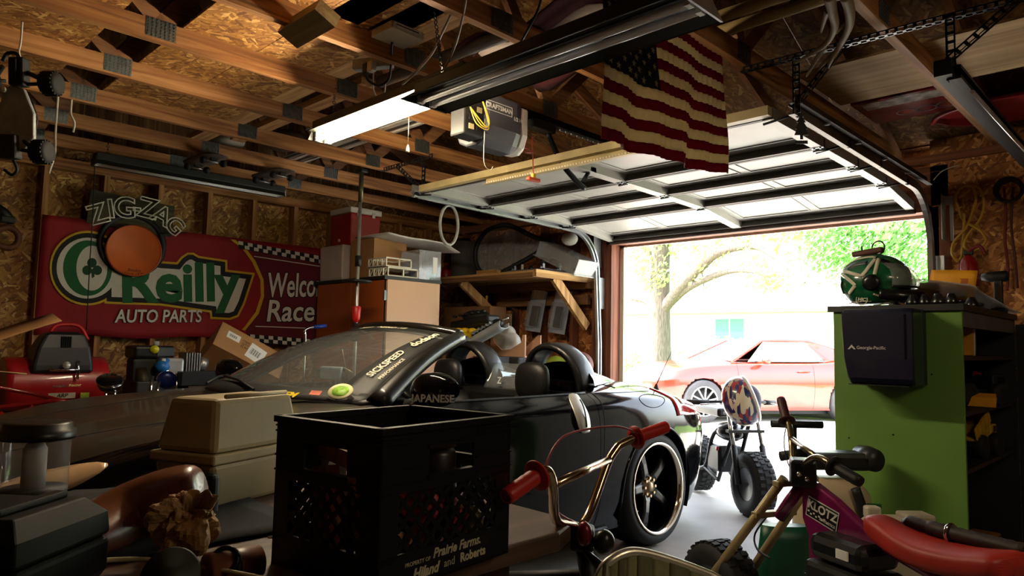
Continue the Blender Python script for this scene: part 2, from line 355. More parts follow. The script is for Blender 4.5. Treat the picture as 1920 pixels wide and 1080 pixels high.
for s in(-1,1):
    for i in range(8):
        x0=LX-.1+i*1.1; 
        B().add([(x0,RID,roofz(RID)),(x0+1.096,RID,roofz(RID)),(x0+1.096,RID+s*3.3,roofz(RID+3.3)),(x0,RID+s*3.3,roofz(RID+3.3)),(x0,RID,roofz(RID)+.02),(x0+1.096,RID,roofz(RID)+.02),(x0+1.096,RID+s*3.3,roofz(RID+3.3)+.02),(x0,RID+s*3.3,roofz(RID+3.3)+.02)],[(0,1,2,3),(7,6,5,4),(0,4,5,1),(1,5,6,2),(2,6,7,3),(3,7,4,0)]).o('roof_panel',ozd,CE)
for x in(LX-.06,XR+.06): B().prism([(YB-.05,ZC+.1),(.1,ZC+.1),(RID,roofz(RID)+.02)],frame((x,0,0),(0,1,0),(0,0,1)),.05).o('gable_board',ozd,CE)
B().bb((LX-.1,.05,ZC+.08),(XR,.12,ZT+.12)).o('eave_board',BXR,CE); B().bb((LX-.1,YB-.1,ZC+.08),(XR,YB,ZT+.12)).o('eave_board',BXR,CE)
# ---- sectional garage door, open overhead
galv=M(0xb6bcbe,.38,.75,var=.15,scale=14); wht=M(0xb2b3ac,.45,var=.1,scale=5); rlm=M(0x4e4a44,.6,var=.3,scale=12); drk=M(0x2a2b2c,.5,.6)
D1=thing('door_1','white sectional garage door raised overhead in its tracks','door',(1.23,-1.1,2.2),kind='structure')
jt=[(-2.19,2.215),(-1.60,2.21),(-1.125,2.205),(-.655,2.195),(-.10,2.125)]
tan=M(0xb9a878,.5,var=.2,scale=8)
DX0,DX1=0.02,2.46
for i in range(4):
    (ya,za),(yb,zb)=jt[i],jt[i+1]; T=frame((DX0,ya,za),(1,0,0),(0,yb-ya,zb-za)); L=math.hypot(yb-ya,zb-za); W=DX1-DX0
    # frame z points down?  x * y = z ; x=X, y=+Y -> z=+Z, interior is -z
    b=B(T); b.bb((0,.002,.03),(W,L-.002,.034)); sec=b.o('door_section',wht,D1)
    b=B(T)
    for y0,s in((.004,1),(L-.004,-1)):
        b.bb((0,y0,-.014),(W,y0+s*.0025,.03)); b.bb((0,y0,-.014),(W,y0+s*.022,-.0115)); b.bb((0,y0+s*.022,-.014),(W,y0+s*.0245,-.003))
    b.o('section_rail',rlm,sec)  # greasy rails; the shade on their inner faces is also put into this colour
    for x,wd in((0.0,.05),(W/2-.035,.07),(W-.05,.05)):
        b=B(T); b.bb((x,.01,-.018),(x+wd,L-.01,-.015)); b.bb((x,.01,-.015),(x+.003,L-.01,.03)); b.bb((x+wd-.003,.01,-.015),(x+wd,L-.01,.03)); b.o('stile',wht,sec)
    b=B(T)
    for h in range(2):
        for q in range(2):
            x0=.09+h*(W/2)+q*.56; x1=x0+.5; y0,y1=.1,L-.1
            for z in(.027,): 
                for e in((x0,y0,x1,y0+.007),(x0,y1-.007,x1,y1),(x0,y0,x0+.007,y1),(x1-.007,y0,x1,y1)): b.bb((e[0],e[1],z-.003),(e[2],e[3],.03))
    b.o('embossed_panel',wht,sec)
    if i:
        for x in(.025,W/2,W-.025):
            b=B(T); b.bb((x-.03,-.035,-.021),(x+.03,.035,-.018)); b.tube([(x-.03,0,-.026),(x+.03,0,-.026)],.007,8)
            for yy in(-.028,.028): b.tube([(x-.015,yy,-.027),(x-.015,yy,-.018)],.005,6); b.tube([(x+.015,yy,-.027),(x+.015,yy,-.018)],.005,6)
            b.o('hinge',galv,sec)
    for s,x in((-1,0),(1,W)):
        b=B(T); yy=.02; b.tube([(x-s*.05,yy,-.03),(x+s*.11,yy,-.012)],.006,8); b.lathe([(.0,-.008),(.02,-.008),(.023,0),(.02,.008),(0,.008)],(x+s*.105,yy,-.012),(1,0,0),12); b.o('roller',drk,sec)
T=frame((DX0,-2.19,2.215),(1,0,0),(0,1,0)); b=B(T); b.bb((-.0,-.045,-.012),(2.44,.0,.03)); b.o('top_retainer',tan,D1)
b=B(T); b.bb((.62,-.005,-.05),(1.85,0,-.012)); b.bb((.62,-.03,-.052),(1.85,0,-.05)); ba=b.o('perforated_angle',tan,D1)
b=B(T)
for k in range(60): b.tube([(.63+k*.0203,-.0075,-.036),(.63+k*.0203,-.004,-.036)],.005,6)
b.o('punched_hole',M(0xf0ece0,.5),ba,kind='stuff')
b=B(); b.tube([(.02,-.09,2.10),(2.46,-.09,2.10)],.018,8); b.bb((.02,-.1,2.085),(2.46,-.085,2.12)); b.o('bottom_seal',M(0x5a4a42,.8),D1)
# ---- tracks
def channel(b,path,side,w=.026,h=.05,lip=.012):
    """C-shaped rolled steel track along a path; open towards side"""
    rows=[]; N=len(path); sd=V(side)
    for i,p in enumerate(path):
        d=(V(path[min(i+1,N-1)])-V(path[max(i-1,0)])).normalized(); n=d.cross(sd).normalized(); p=V(p)
        rows.append([p+sd*w+n*(h/2-lip),p+sd*w+n*h/2,p+n*h/2,p-n*h/2,p-n*h/2+sd*w,p-n*(h/2-lip)+sd*w])
    return b.grid(rows,smooth=False)
def trackpath(x,ye,z=2.2):
    P=[(x,ye,z+.012),(x,-.5,z-.01)]; R=.36
    for k in range(1,11):
        a=k/10*1.5708; P.append((x,-.5+R*math.sin(a),z-.01-R+R*math.cos(a)))
    P[-1]=(x,-.14,z-.01-R)
    return P+[(x,-.10,1.2),(x,-.09,.02)]
for x,ye,s,lab in((-.10,-2.20,1,'galvanised left track curving down the doorway jamb'),(2.57,-2.22,-1,'steel right door track running back from the doorway under the perforated hanger')):
    t=thing('door_track',lab,'door track',(x,-.1,0),'overhead door tracks')
    channel(B(),trackpath(x,ye),(s,0,0)).o('rail',galv if s>0 else M(0x77706a,.55,.3,var=.2),t,solid=.002)
    b=B(); b.bb((x-s*.004,ye,2.225),(x-s*.001,-.25,2.275)); b.bb((x-s*.032,ye,2.225),(x-s*.001,-.25,2.228)); b.o('support_angle',galv if s>0 else M(0x3a2a22,.7,0.),t)
    b=B(); b.bb((x-s*.045,-.09,1.52),(x-s*.0,-.004,1.80)); bb_=b.o('wall_bracket',galv,t)
    b=B(); b.bb((x-s*.045,-.115,1.9),(x-s*.042,-.004,2.19)); b.bb((x-s*.085,-.008,1.9),(x-s*.042,-.004,2.19)); b.o('flag_bracket',galv,t,bev=.002)
    for yy in(-.7,-1.1,-1.5,-1.9): B().tube([(x-s*.03,yy,2.215),(x+s*.03,yy,2.215)],.006,6).o('track_bolt',galv,t)
t=thing('door_track','dark track of the neighbouring second door at the right edge','door track',(3.15,-.1,0),'overhead door tracks')
channel(B(),trackpath(3.16,-2.25,2.19),(1,0,0)).o('rail',M(0x3a3c3e,.4,.7),t,solid=.002)
B().bb((3.10,-2.25,2.20),(3.158,-.3,2.26)).o('support_angle',M(0x1d1e1f,.5,.5),t)
B().tube([(3.19,-2.1,2.165),(3.19,-.2,2.165)],.008,8).o('track_glint',M(0xd8d0cc,.3,.8),t)  # pale line standing in for the light reflected along the dark track
# ================================================================ black convertible
CXc=.478
car=thing('convertible_car','black two-seat convertible with its top down parked nose-in beside the wall','car',(CXc,-2.8,0))
blk=M(0x07080b,.10,.0,var=.15,scale=4,coat=.2,spec=.16); dusty=M(0x2c261d,.38,.0,var=.35,scale=3,coat=.25,bump=.02)
mblk=M(0x101112,.55,var=.2); rub=M(0x0e0e0f,.75,var=.3,scale=20); lea=M(0x121213,.42,var=.2,scale=20,bump=.12,bscale=180); chrome=M(0xd8d8d8,.12,1.,var=.05)
# y, d0,d1,d2,z2, d3,zs, d4,zt, zc   (half widths and heights of each station)
ST=[(-4.96,.30,.40,.42,.50,.38,.60,.25,.63,.64),(-4.86,.58,.68,.70,.52,.60,.67,.40,.70,.705),(-4.60,.76,.84,.86,.56,.72,.76,.50,.785,.775),(-4.30,.82,.885,.90,.60,.78,.835,.56,.845,.825),
(-4.05,.84,.897,.905,.62,.80,.872,.60,.872,.855),(-3.70,.84,.892,.90,.62,.80,.893,.62,.905,.90),(-3.40,.83,.885,.895,.62,.795,.905,.66,.918,.935),(-3.2,.83,.88,.893,.62,.80,.905,.73,.915,.94),
(-2.6,.83,.88,.893,.63,.805,.905,.745,.915,.93),(-2.0,.83,.885,.898,.64,.81,.908,.735,.922,.95),(-1.7,.83,.89,.905,.66,.805,.912,.68,.945,.975),(-1.40,.83,.89,.9075,.66,.79,.905,.60,.955,.985),
(-1.05,.80,.865,.885,.64,.75,.875,.54,.925,.945),(-.76,.74,.80,.825,.61,.69,.815,.48,.86,.875),(-.58,.62,.69,.72,.58,.62,.735,.44,.785,.80),(-.50,.42,.5,.52,.52,.45,.63,.3,.68,.69)]
def cr(a,b,c,d,t): return .5*((2*b)+(c-a)*t+(2*a-5*b+4*c-d)*t*t+(3*b-a-3*c+d)*t**3)
def station(y):
    n=len(ST); i=0
    while i<n-2 and y>ST[i+1][0]: i+=1
    t=(y-ST[i][0])/(ST[i+1][0]-ST[i][0]); g=lambda k: ST[max(0,min(n-1,k))]
    return [cr(g(i-1)[q],g(i)[q],g(i+1)[q],g(i+2)[q],max(0,min(1,t))) for q in range(1,10)]
NV=6
def section(y,side=1):
    d0,d1,d2,z2,d3,zs,d4,zt,zc=station(y); zb=.15+.10*max(0,(abs(y+2.75)-1.75)/.5)**1.5*.5
    K=[(d0,zb),(d1,.34),(d2,z2),((d2+d3)/2+.025,(z2+zs)/2+.06),(d3,zs),(d4,zt),(d4*.5,zt*.35+zc*.65),(0,zc)]
    return [V((CXc+side*p.x,y,p.z)) for p in spl([(a,0,b) for a,b in K],NV)]
def S(y,t,off=0.,side=1):
    """point on the body side: t 0 rocker .. 1 centre line"""
    P=section(y,side); f=t*(len(P)-1); i=min(int(f),len(P)-2); p=P[i].lerp(P[i+1],f-i)
    if off:
        a=section(y+.02,side); b=section(y-.02,side); q=min(i+1,len(P)-2); n=(a[q]-b[q]).cross(P[i+1]-P[i]); n.normalize()
        if n.dot(p-V((CXc,max(-3.4,min(-1.7,y)),.5)))<0: n=-n
        p=p+n*off
    return p
WH=[(-1.40,.345,.366),(-4.05,.335,.36)]
def bodypiece(name,y0,y1,k0,k1,mat,sides=(1,-1),n=None,par=None):
    b=B(); n=n or max(2,int((y1-y0)/.018)); 
    for sd in sides:
        rows=[section(y0+(y1-y0)*i/n,sd)[k0:k1+1] for i in range(n+1)]; m=k1-k0+1; vs=[p for r in rows for p in r]; fs=[]
        for i in range(n):
            for k in range(m-1):
                q=(i*m+k,i*m+k+1,(i+1)*m+k+1,(i+1)*m+k); c=sum((vs[j] for j in q),V())/4
                if any(math.hypot(c.y-wy,c.z-wz)<R and abs(c.x-CXc)>.62 for wy,wz,R in WH): continue
                fs.append(q)
        for p in vs:
            for wy,wz,R in WH:
                r=math.hypot(p.y-wy,p.z-wz)
                if r<R and abs(p.x-CXc)>.62 and r>R*.85: p.y=wy+(p.y-wy)*R/r; p.z=wz+(p.z-wz)*R/r
        used=sorted({i for f in fs for i in f}); mp={u:i for i,u in enumerate(used)}
        b.add([vs[u] for u in used],[tuple(mp[i] for i in f) for f in fs],True)
    return b.o(name,mat,par or car)
KE=5*NV; KC=7*NV
front=bodypiece('front_body',-4.96,-3.24,0,4*NV,blk); hood=bodypiece('hood',-4.90,-3.40,4*NV,KC,dusty); bodypiece('cowl',-3.40,-3.30,4*NV,KC,mblk)
for sd in(1,-1): bodypiece('door',-3.236,-1.975,0,KE,blk,(sd,))
rear=bodypiece('rear_body',-1.971,-.50,0,KE,blk); deck=bodypiece('rear_deck',-1.72,-.50,KE,KC,M(0x121314,.22,0.,var=.15,coat=.5,spec=.3))
# nose and tail closures
for y,nm in((-4.96,'bumper_face'),(-.50,'tail_face')):
    A=section(y,1); C_=section(y,-1)[::-1]; b=B(); b.add(A+C_[1:],[tuple(range(len(A)+len(C_)-1))]); b.o(nm,blk,car)
# wheel houses
for wy,wz,R in WH:
    for sd in(1,-1):
        b=B(); x0=CXc+sd*.60; x1=CXc+sd*.895; seg=30
        rows=[[V((x,wy+math.cos(a)*(R+.003),wz+math.sin(a)*(R+.003))) for a in [-.45+4.04*k/seg for k in range(seg+1)]] for x in(x0,x1)]
        b.grid(rows); b.add(rows[0],[tuple(range(seg+1))]); b.o('wheel_house',mblk,car)
        b=B(); P=[]
        for k in range(seg+1):
            a=-.30+3.74*k/seg; y=wy+math.cos(a)*R; z=wz+math.sin(a)*R
            P.append(min((q for q in section(y,sd)[2:4*NV]),key=lambda q:abs(q.z-z)).copy()); P[-1].y=y; P[-1].z=z
        b.tube(P,.009,8); b.o('arch_lip',blk,car)
# panel gaps
gap=M(0x020202,.9,var=0)
def gapline(pts,r=.0028,n='panel_gap'): B().tube(pts,r,5).o(n,gap,car)
for sd in(1,-1):
    gapline([S(-1.973+.05*math.sin(t*2.5),t,.0,sd) for t in [.03+.66*k/24 for k in range(25)]])
    gapline([S(-3.238,t,.0,sd) for t in [.03+.6*k/20 for k in range(21)]])
    gapline([S(y,.80,.0,sd) for y in [-4.8+1.45*k/24 for k in range(25)]],.003,'hood_gap')
    gapline([S(-1.9+.62*k/16,.60-.02*math.sin(k/16*3.14),.0,sd) for k in range(17)],.0025)
gapline([S(-.98,t) for t in [.62+.38*k/16 for k in range(17)]]+[S(-.98,t,0,-1) for t in [1-.38*k/16 for k in range(17)]])
gapline([S(-1.62,t) for t in [.66+.34*k/16 for k in range(17)]]+[S(-1.62,t,0,-1) for t in [1-.34*k/16 for k in range(17)]],.004,'hood_gap')
# fuel flap outline
gapline([S(-1.40+.15*math.cos(a)+.03*math.sin(a),.475+.070*math.sin(a),.001) for a in [6.2832*k/28 for k in range(29)]],.0022,'fuel_flap_gap')
# belt moulding and sill
for sd in(1,-1):
    B().tube([S(y,.655,.004,sd) for y in [-3.2+1.22*k/20 for k in range(21)]],.007,6).o('belt_moulding',mblk,car)
    B().tube([S(y,.03,.006,sd) for y in [-3.6+1.75*k/20 for k in range(21)]],.012,6).o('side_sill',mblk,car)
# ---- wheels
def wheel(sd,wy,wz,r,w,camber,nm='wheel',label=None):
    C0=V((CXc+sd*(.9-w/2+.0),wy,r)); T=TR(*C0)@MX.Rotation(-sd*camber,4,'Y')@(MX.Rotation(0,4,'Z') if sd>0 else MX.Rotation(math.pi,4,'Z'))
    rr=r*.80; h=w/2
    b=B(T); b.lathe([(rr-.005,-h+.01),(rr+.012,-h),(r-.03,-h+.0),(r-.012,-h+.012),(r-.002,-h+.035),(r,0),(r-.002,h-.035),(r-.012,h-.012),(r-.03,h),(rr+.012,h+.002),(rr-.005,h-.006)],(0,0,0),(1,0,0),56,cap=False); ty=b.o('tyre',rub,car,label='wide low-profile tyre')
    b=B(T)
    for k in range(56):
        a=6.2832*k/56
        for x in(-.07,0,.07): b.box((x,math.cos(a)*(r-.0005),math.sin(a)*(r-.0005)),(.045,.004,.004),MX.Rotation(a,3,'X'))
    b.o('tread',rub,ty,kind='stuff')
    b=B(T); b.lathe([(rr-.004,h-.006),(rr+.004,h+.004),(rr+.001,h+.008),(rr-.010,h+.006),(rr-.018,h-.006),(rr-.022,h-.02)],(0,0,0),(1,0,0),64,cap=False); lip=b.o('rim_lip',M(0xd9cdbd,.14,1.,var=.05),ty,label='polished rim lip')
    b=B(T); b.lathe([(rr-.022,h-.02),(rr-.035,h-.07),(rr-.04,-h+.02),(rr-.015,-h+.01)],(0,0,0),(1,0,0),64,cap=False); b.o('rim_barrel',M(0x15161a,.25,.8,var=.1),ty)
    for k in range(5):
        a=6.2832*k/5+.35
        R_=T@MX.Rotation(a,4,'X'); b=B(R_)
        # spoke: wide at the rim, waisted, wide at the hub
        sec=[]
        for q,(rad,hw,x,dp) in enumerate([(.045,.044,h-.085,.05),(.085,.034,h-.075,.045),(.15,.030,h-.07,.04),(rr-.06,.040,h-.075,.04),(rr-.026,.060,h-.09,.035)]):
            sec.append([V((x+.012,-hw*.6,rad)),V((x,-hw,rad)),V((x-dp,-hw*.8,rad)),V((x-dp,hw*.8,rad)),V((x,hw,rad)),V((x+.012,hw*.6,rad))])
        b.loft(sec,smooth=False); b.o('spoke',M(0x050506,.35,0.,var=.1,coat=.25,spec=.3),ty,bev=.004)
    b=B(T); b.lathe([(.075,h-.14),(.075,h-.085),(.058,h-.07),(.034,h-.066),(.03,h-.055),(.024,h-.05),(0,h-.05)],(0,0,0),(1,0,0),24); b.o('hub_cap',M(0x8d7a62,.35,.8),ty)
    for k in range(8):
        a=6.2832*k/8; b=B(T); b.tube([(h-.085,.053*math.cos(a),.053*math.sin(a)),(h-.055,.053*math.cos(a),.053*math.sin(a))],.009,6); b.o('lug_nut',M(0xa08a6c,.3,.9),ty)
    b=B(T); b.lathe([(.02,-.02),(.15,-.02),(.15,.0),(.02,.0)],(0,0,0),(1,0,0),32); b.o('brake_disc',M(0x55575a,.4,.8),ty)
wheel(1,-1.40,.335,.335,.265,.05); wheel(-1,-1.40,.335,.335,.265,.05); wheel(1,-4.05,.33,.33,.24,.03); wheel(-1,-4.05,.33,.33,.24,.03)
# ---- windscreen
def wsp(u,v):
    """u -1..1 across, v 0 base..1 header"""
    bs=V((CXc+u*.735,-3.36-.36*(1-u*u),.915+.02*(1-u*u))); hd=V((CXc+u*.52,-2.70-.10*(1-u*u),1.225+.045*(1-abs(u)**2.2)))
    p=bs.lerp(hd,v); p.z+=.055*math.sin(v*3.14159)*(.6+.4*(1-u*u)); return p
ws=B(); ws.sheet([[wsp(-.97+1.94*i/20,.0+1.*k/12) for i in range(21)] for k in range(13)],.004); WSO=ws.o('windscreen',GLASS((.93,.96,.95),.015,.03),car,label='raked glass windscreen')
B().tube([wsp(u,1.0)+V((0,.015,.004)) for u in [-1+2*i/24 for i in range(25)]],.030,10).o('windscreen_header',M(0x100e0c,.25,coat=.8,var=.1),car)
for s in(-1,1):
    B().tube([wsp(s*1.0,v)+V((s*.008,.005,-.005)) for v in [k/12 for k in range(13)]],[.050-.016*k/12 for k in range(13)],10).o('windscreen_pillar',M(0x0a0908,.35,coat=.3,var=.1,spec=.3),car)
    B().tube([wsp(s*1.0,v)+V((s*.0,.06,-.01)) for v in [.1+.9*k/10 for k in range(11)]],.014,8).o('pillar_seal',rub,car)
# dark band printed round the glass
bd=B(); bd.sheet([[wsp(-.97+1.94*i/30,v)+V((0,-.003,.004)) for i in range(31)] for v in(.0,.045,.09)],.001); bd.o('glass_border',mblk,WSO)
bd=B(); bd.sheet([[wsp(-.97+1.94*i/30,v)+V((0,-.003,.004)) for i in range(31)] for v in(.86,.93,.985)],.001); bd.o('glass_border',mblk,WSO)
for s in(-1,1): bd=B(); bd.sheet([[wsp(s*u,v)+V((0,-.003,.004)) for u in(.78,.84,.90,.97)] for v in [k/10 for k in range(11)]],.001); bd.o('glass_border',mblk,WSO)
for s in(0,1):
    b=B(); a=wsp(.35-.75*s,.03)+V((0,-.02,.015)); e=wsp(-.25-.55*s,.10)+V((0,-.01,.02)); b.tube([a,a.lerp(e,.5)+V((0,0,.012)),e],.007,6); b.o('wiper',mblk,car)
# stickers along the near edge of the glass
def onglass(u,v,du=.0,dv=0.,ang=0.):
    p=wsp(u,v); x=(wsp(u+.01,v)-p); y=(wsp(u,v+.01)-p); n=x.cross(y).normalized()
    if n.y>0: n=-n
    T=frame(p+n*.006,x,y); return T@MX.Rotation(ang,4,'Z')
cream=M(0xe6dcc0,.5,var=.1)
p0=wsp(.80,.18); p1=wsp(.80,.95)
def along(u,v0,v1):
    a=wsp(u,v0);b=wsp(u,v1); c=wsp(u,(v0+v1)/2); xx=b-a; yy=(wsp(u-.05,(v0+v1)/2)-c); T=frame(c,xx,yy); n=T.to_3x3()@V((0,0,1))
    return TR(*(n*(.010 if n.z>0 else -.010)))@T
text('SICKSPEED',along(.855,.20,.58),.050,cream,WSO,'decal_lettering',.0004,.015,xs=1.1); text('dodson',along(.845,.63,.93),.066,cream,WSO,'decal_lettering',.0004,.02,xs=1.1)
text('PERFORMANCE',along(.92,.18,.5),.026,cream,WSO,'decal_lettering',.0004,xs=1.1)
text('NISMO  XB',onglass(.25,.95),.045,cream,WSO,'decal_lettering',.0004,.01); text('ZSPEED',onglass(-.2,.95),.04,cream,WSO,'decal_lettering',.0004,.01)
B(onglass(.80,.09)).lathe([(0,0),(.055,0),(.055,.001),(0,.001)],(0,0,0),(0,0,1),28).o('round_sticker',M(0xd8d4a8,.5),WSO)
B(onglass(.80,.09)).lathe([(0,.001),(.038,.001),(.038,.002),(0,.002)],(0,0,0),(0,0,1),28).o('round_sticker',M(0x86b83a,.5,var=.5,scale=60),WSO,label='green centre of the round sticker')
text('TEM',onglass(.55,.03),.05,M(0xe6c81e,.5),WSO,'decal_lettering',.0004,.03,.3); B(onglass(.69,.06)).box((0,0,0),(.05,.03,.001)).o('small_sticker',M(0xc86a50,.5,var=.4,scale=40),WSO)
# ---- cockpit
tub=B(); tub.bb((CXc-.74,-3.3,.16),(CXc+.74,-1.75,.2)); tub.bb((CXc-.75,-1.77,.18),(CXc+.75,-1.72,.90)); tub.bb((CXc-.745,-3.25,.2),(CXc-.72,-1.75,.88)); tub.bb((CXc+.72,-3.25,.2),(CXc+.745,-1.75,.88)); tub.o('cockpit_tub',mblk,car)
B().sheet([[V((CXc-.73+1.46*i/14,-3.42+.36*k/6,.905+.035*math.sin(k/6*3.14)-.03*k/6+.03*math.exp(-((i-10)/2.2)**2)*k/6)) for i in range(15)] for k in range(7)],.02).o('dashboard',lea,car)
B().bb((CXc-.73,-3.08,.55),(CXc+.73,-3.03,.90)).o('dash_face',lea,car,bev=.02)
B().ring((CXc+.38,-2.93,.80),(0,.9,.45),.175,.016,32,8).o('steering_wheel',lea,car)
st=[]
for sx in(.40,-.38):
    seat=B(); seat.loft([[V((CXc+sx+.26*math.cos(a)*q,-2.06-.10*math.sin(a)*q2-.0+off,z)) for a in [6.2832*k/16 for k in range(16)]] for z,q,q2,off in((.38,.85,1.,-.02),(.5,1,1.1,0),(.7,1.0,1.1,.03),(.82,.88,1.,.06),(.89,.6,.8,.08))]); seat.o('seat_back',lea,car,sub=1)
    B().box((CXc+sx,-2.38,.40),(.5,.5,.18)).o('seat_cushion',lea,car,bev=.05,seg=3)
    h=B(); h.loft([[V((CXc+sx+.135*q*math.cos(a)*(abs(math.cos(a))**-.25 if abs(math.cos(a))>.05 else 1),-2.0+.058*q*math.sin(a),z)) for a in [6.2832*k/20 for k in range(20)]] for z,q in((.86,.55),(.89,.92),(.95,1.),(1.02,.98),(1.07,.8),(1.085,.4))]); h.o('headrest',lea,car,sub=1)
    # roll hoop behind the seat
    P=[V((CXc+sx+.205*math.cos(a)*1.0,-1.80+.06*(1-math.sin(a)),.90+.27*max(0,math.sin(a))**.75)) for a in [math.pi*k/16 for k in range(17)]]
    rows=[[p+V((0,d,0)) + (p-V((CXc+sx,-1.8,.9))).normalized()*(.0 if abs(d)<.06 else -.012) for d in(-.075,-.05,.0,.05,.075)] for p in P]
    hp=B(); hp.sheet(rows,.035); hp.o('roll_hoop',M(0x141415,.38,var=.15,coat=.2),car)
B().bb((CXc-.70,-1.95,.55),(CXc+.70,-1.72,.90)).o('bulkhead',lea,car,bev=.03)
B().sheet([[V((CXc-.17+.34*i/6,-1.86+.02*k,.90+.16*k/4-.0)) for i in range(7)] for k in range(5)],.003).o('wind_deflector',GLASS((.8,.85,.85),.02,.1),car)
text('Z',frame((CXc+.0,-1.885,.95),(1,0,0),(0,.1,1)),.06,M(0xd0d6d8,.4),car,'emblem_lettering',.0005,.02)
# humps of the hard cover behind the hoops
for sx in(.40,-.38):
    rows=[]
    for k in range(9):
        t=k/8; y=-1.74+.52*t; wd=.25*(1-t)**.6+.02; h_=.14*(1-t)**1.3
        rows.append([V((CXc+sx+wd*math.cos(a),y,station(y)[7]*.4+station(y)[8]*.6-.012+h_*math.sin(a))) for a in [math.pi*j/12 for j in range(13)]])
    B().grid(rows).o('deck_hump',M(0x2b2a26,.22,.1,var=.15,coat=1.),car)
# ---- mirror
def mirror(s):
    c=V((CXc+s*.985,-3.225,.985)); b=B()
    rows=[]
    for k in range(11):
        t=k/10; x=-.125+.255*t; q=(math.sin(math.pi*min(max(t,.0),1)*.92+.12))**.45
        rows.append([c+V((s*x,(.055*math.sin(a)*q)-(.03 if math.sin(a)<0 else 0)*q, .074*math.cos(a)*q+.012*t)) for a in [6.2832*j/20 for j in range(20)]])
    b.loft(rows); m=b.o('mirror',blk,car,label='glossy black door mirror')
    B().tube([c+V((-s*.09,.02,-.05)),c+V((-s*.17,.0,-.085))],[.03,.045],10).o('mirror_foot',mblk,m)
    if s>0:
        text('JAPANESE',frame(c+V((.083,-.080,-.022)),(.72,.69,.0),(0,0,1)),.042,M(0xd8d8d6,.4),m,'decal_lettering',.0006,.03,xs=.95)
mirror(1); mirror(-1)
# ---- silver door handle, set vertically behind the door edge
b=B(); rows=[]
for k in range(9):
    t=k/8; z=.72+.21*t; p=S(-2.12-.02*math.sin(t*3.14),.30+.28*t,.012); q=.55+.45*math.sin(t*3.14)**.5
    rows.append([V((p.x+.016*math.cos(a)+.010*math.sin(t*3.14),p.y+.058*q*math.sin(a)*1.,z)) for a in [6.2832*j/12 for j in range(12)]])
b.loft(rows); dh=b.o('door_handle',M(0xc9c8c2,.3,.6,var=.08),car,label='satin silver vertical door handle',sub=1)
B().tube([S(-2.135,.36+.13*k/6,.036) for k in range(7)],.004,6).o('handle_slot',gap,dh)
# ---- lamps, antenna
rl=M(0xa01216,.12,coat=1.,var=.2); cl=M(0xdfe6ea,.1,coat=1.,var=.1)
for sd in(1,-1):
    R=[]
    for i in range(13):
        y=-1.16+.62*i/12; t0=.36+.04*i/12; t1=.645-.03*(i/12)+.02*math.sin(i/12*3.14)
        R.append([S(y,t0+(t1-t0)*k/8,.006,sd) for k in range(9)])
    B().sheet(R,.006 if sd>0 else -.006).o('tail_lamp',rl,car)
    B().sheet([[p+V((sd*.004,0,.002)) for p in r[2:6]] for r in R[2:9]],.003 if sd>0 else -.003).o('reversing_lamp',cl,car)
    R=[]
    for i in range(15):
        y=-4.74+.33*i/14; w_=math.sin((i/14)**.8*3.14)**.6*.075+.004
        R.append([S(y,.475+.10*(1-i/14)*.2+w_*(k/6-.5)*2,.006,sd) for k in range(7)])
    B().sheet(R,.006 if sd>0 else -.006).o('headlamp',M(0xd8b48a,.12,coat=1.,var=.2),car,label='swept-back headlamp lens')
a0=S(-1.0,.66,.0); b=B(); b.lathe([(.022,0),(.018,.012),(.008,.035),(.006,.04)],a0,(0,.1,1),12); an=b.o('antenna_base',mblk,car)
B().tube([a0+V((0,0,.03)),a0+V((.035,.17,.30))],[.004,.0015],6).o('antenna_mast',mblk,an)
# rear bumper lower, exhaust
B().tube([(CXc-.5,-.66,.25),(CXc-.3,-.60,.23),(CXc+.3,-.60,.23),(CXc+.5,-.66,.25)],.05,8).o('rear_valance',mblk,car)
B().lathe([(.035,0),(.042,.0),(.042,.12),(.035,.12)],(CXc+.45,-.66,.25),(0,1,0),16,cap=False).o('exhaust_tip',chrome,car)
# things inside the cabin
pc=B(TR(*PX(648,714,.80))@MX.Rotation(.35,4,'Y')@MX.Rotation(.2,4,'Z')); pc.box((0,0,0),(.075,.0015,.115)); cdm=pc.o('playing_card',M(0xd8d4c0,.5,var=.1)); tag(cdm,'ace of spades card hanging behind the car windscreen','card')
TC=WMX[cdm.name]; q=B(TR(*PX(648,714,.80))@MX.Rotation(.35,4,'Y')@MX.Rotation(.2,4,'Z'))
sp=[(0,.034),(.008,.022),(.022,.008),(.026,-.004),(.020,-.014),(.010,-.014),(.004,-.008),(.007,-.026),(-.007,-.026),(-.004,-.008),(-.010,-.014),(-.020,-.014),(-.026,-.004),(-.022,.008),(-.008,.022)]
q.prism(sp,frame((0,-.0016,0),(1,0,0),(0,0,1)),.0008); q.o('spade',M(0x0d0d0d,.6),cdm)
text('A',WMX[cdm.name]@TR(0,0,0) if False else TR(*PX(648,714,.80))@MX.Rotation(.35,4,'Y')@MX.Rotation(.2,4,'Z')@frame((-.026,-.0017,.043),(1,0,0),(0,0,1)),.02,M(0x0d0d0d,.6),cdm,'lettering',.0003,.02)
B().tube([PX(642,655,.78),PX(648,714,.80)+V((0,0,.055))],.001,4).o('string',M(0xc8b8b0,.6),cdm)
dg=thing('dash_gadget','silver-blue gadget mounted above the dashboard behind the windscreen','gadget',PX(622,712,.55)); g0=PX(622,700,.55); B().box(g0,(.14,.03,.07),MX.Rotation(.3,3,'Z')).o('screen_case',M(0x8a98a8,.3,.3,var=.3),dg,bev=.008); B().box(g0+V((-.10,.0,-.005)),(.06,.04,.05)).o('side_unit',M(0x26282c,.4),dg,bev=.008); B().tube([g0+V((0,.01,-.03)),g0+V((0,.03,-.10))],.010,8).o('mount',mblk,dg)
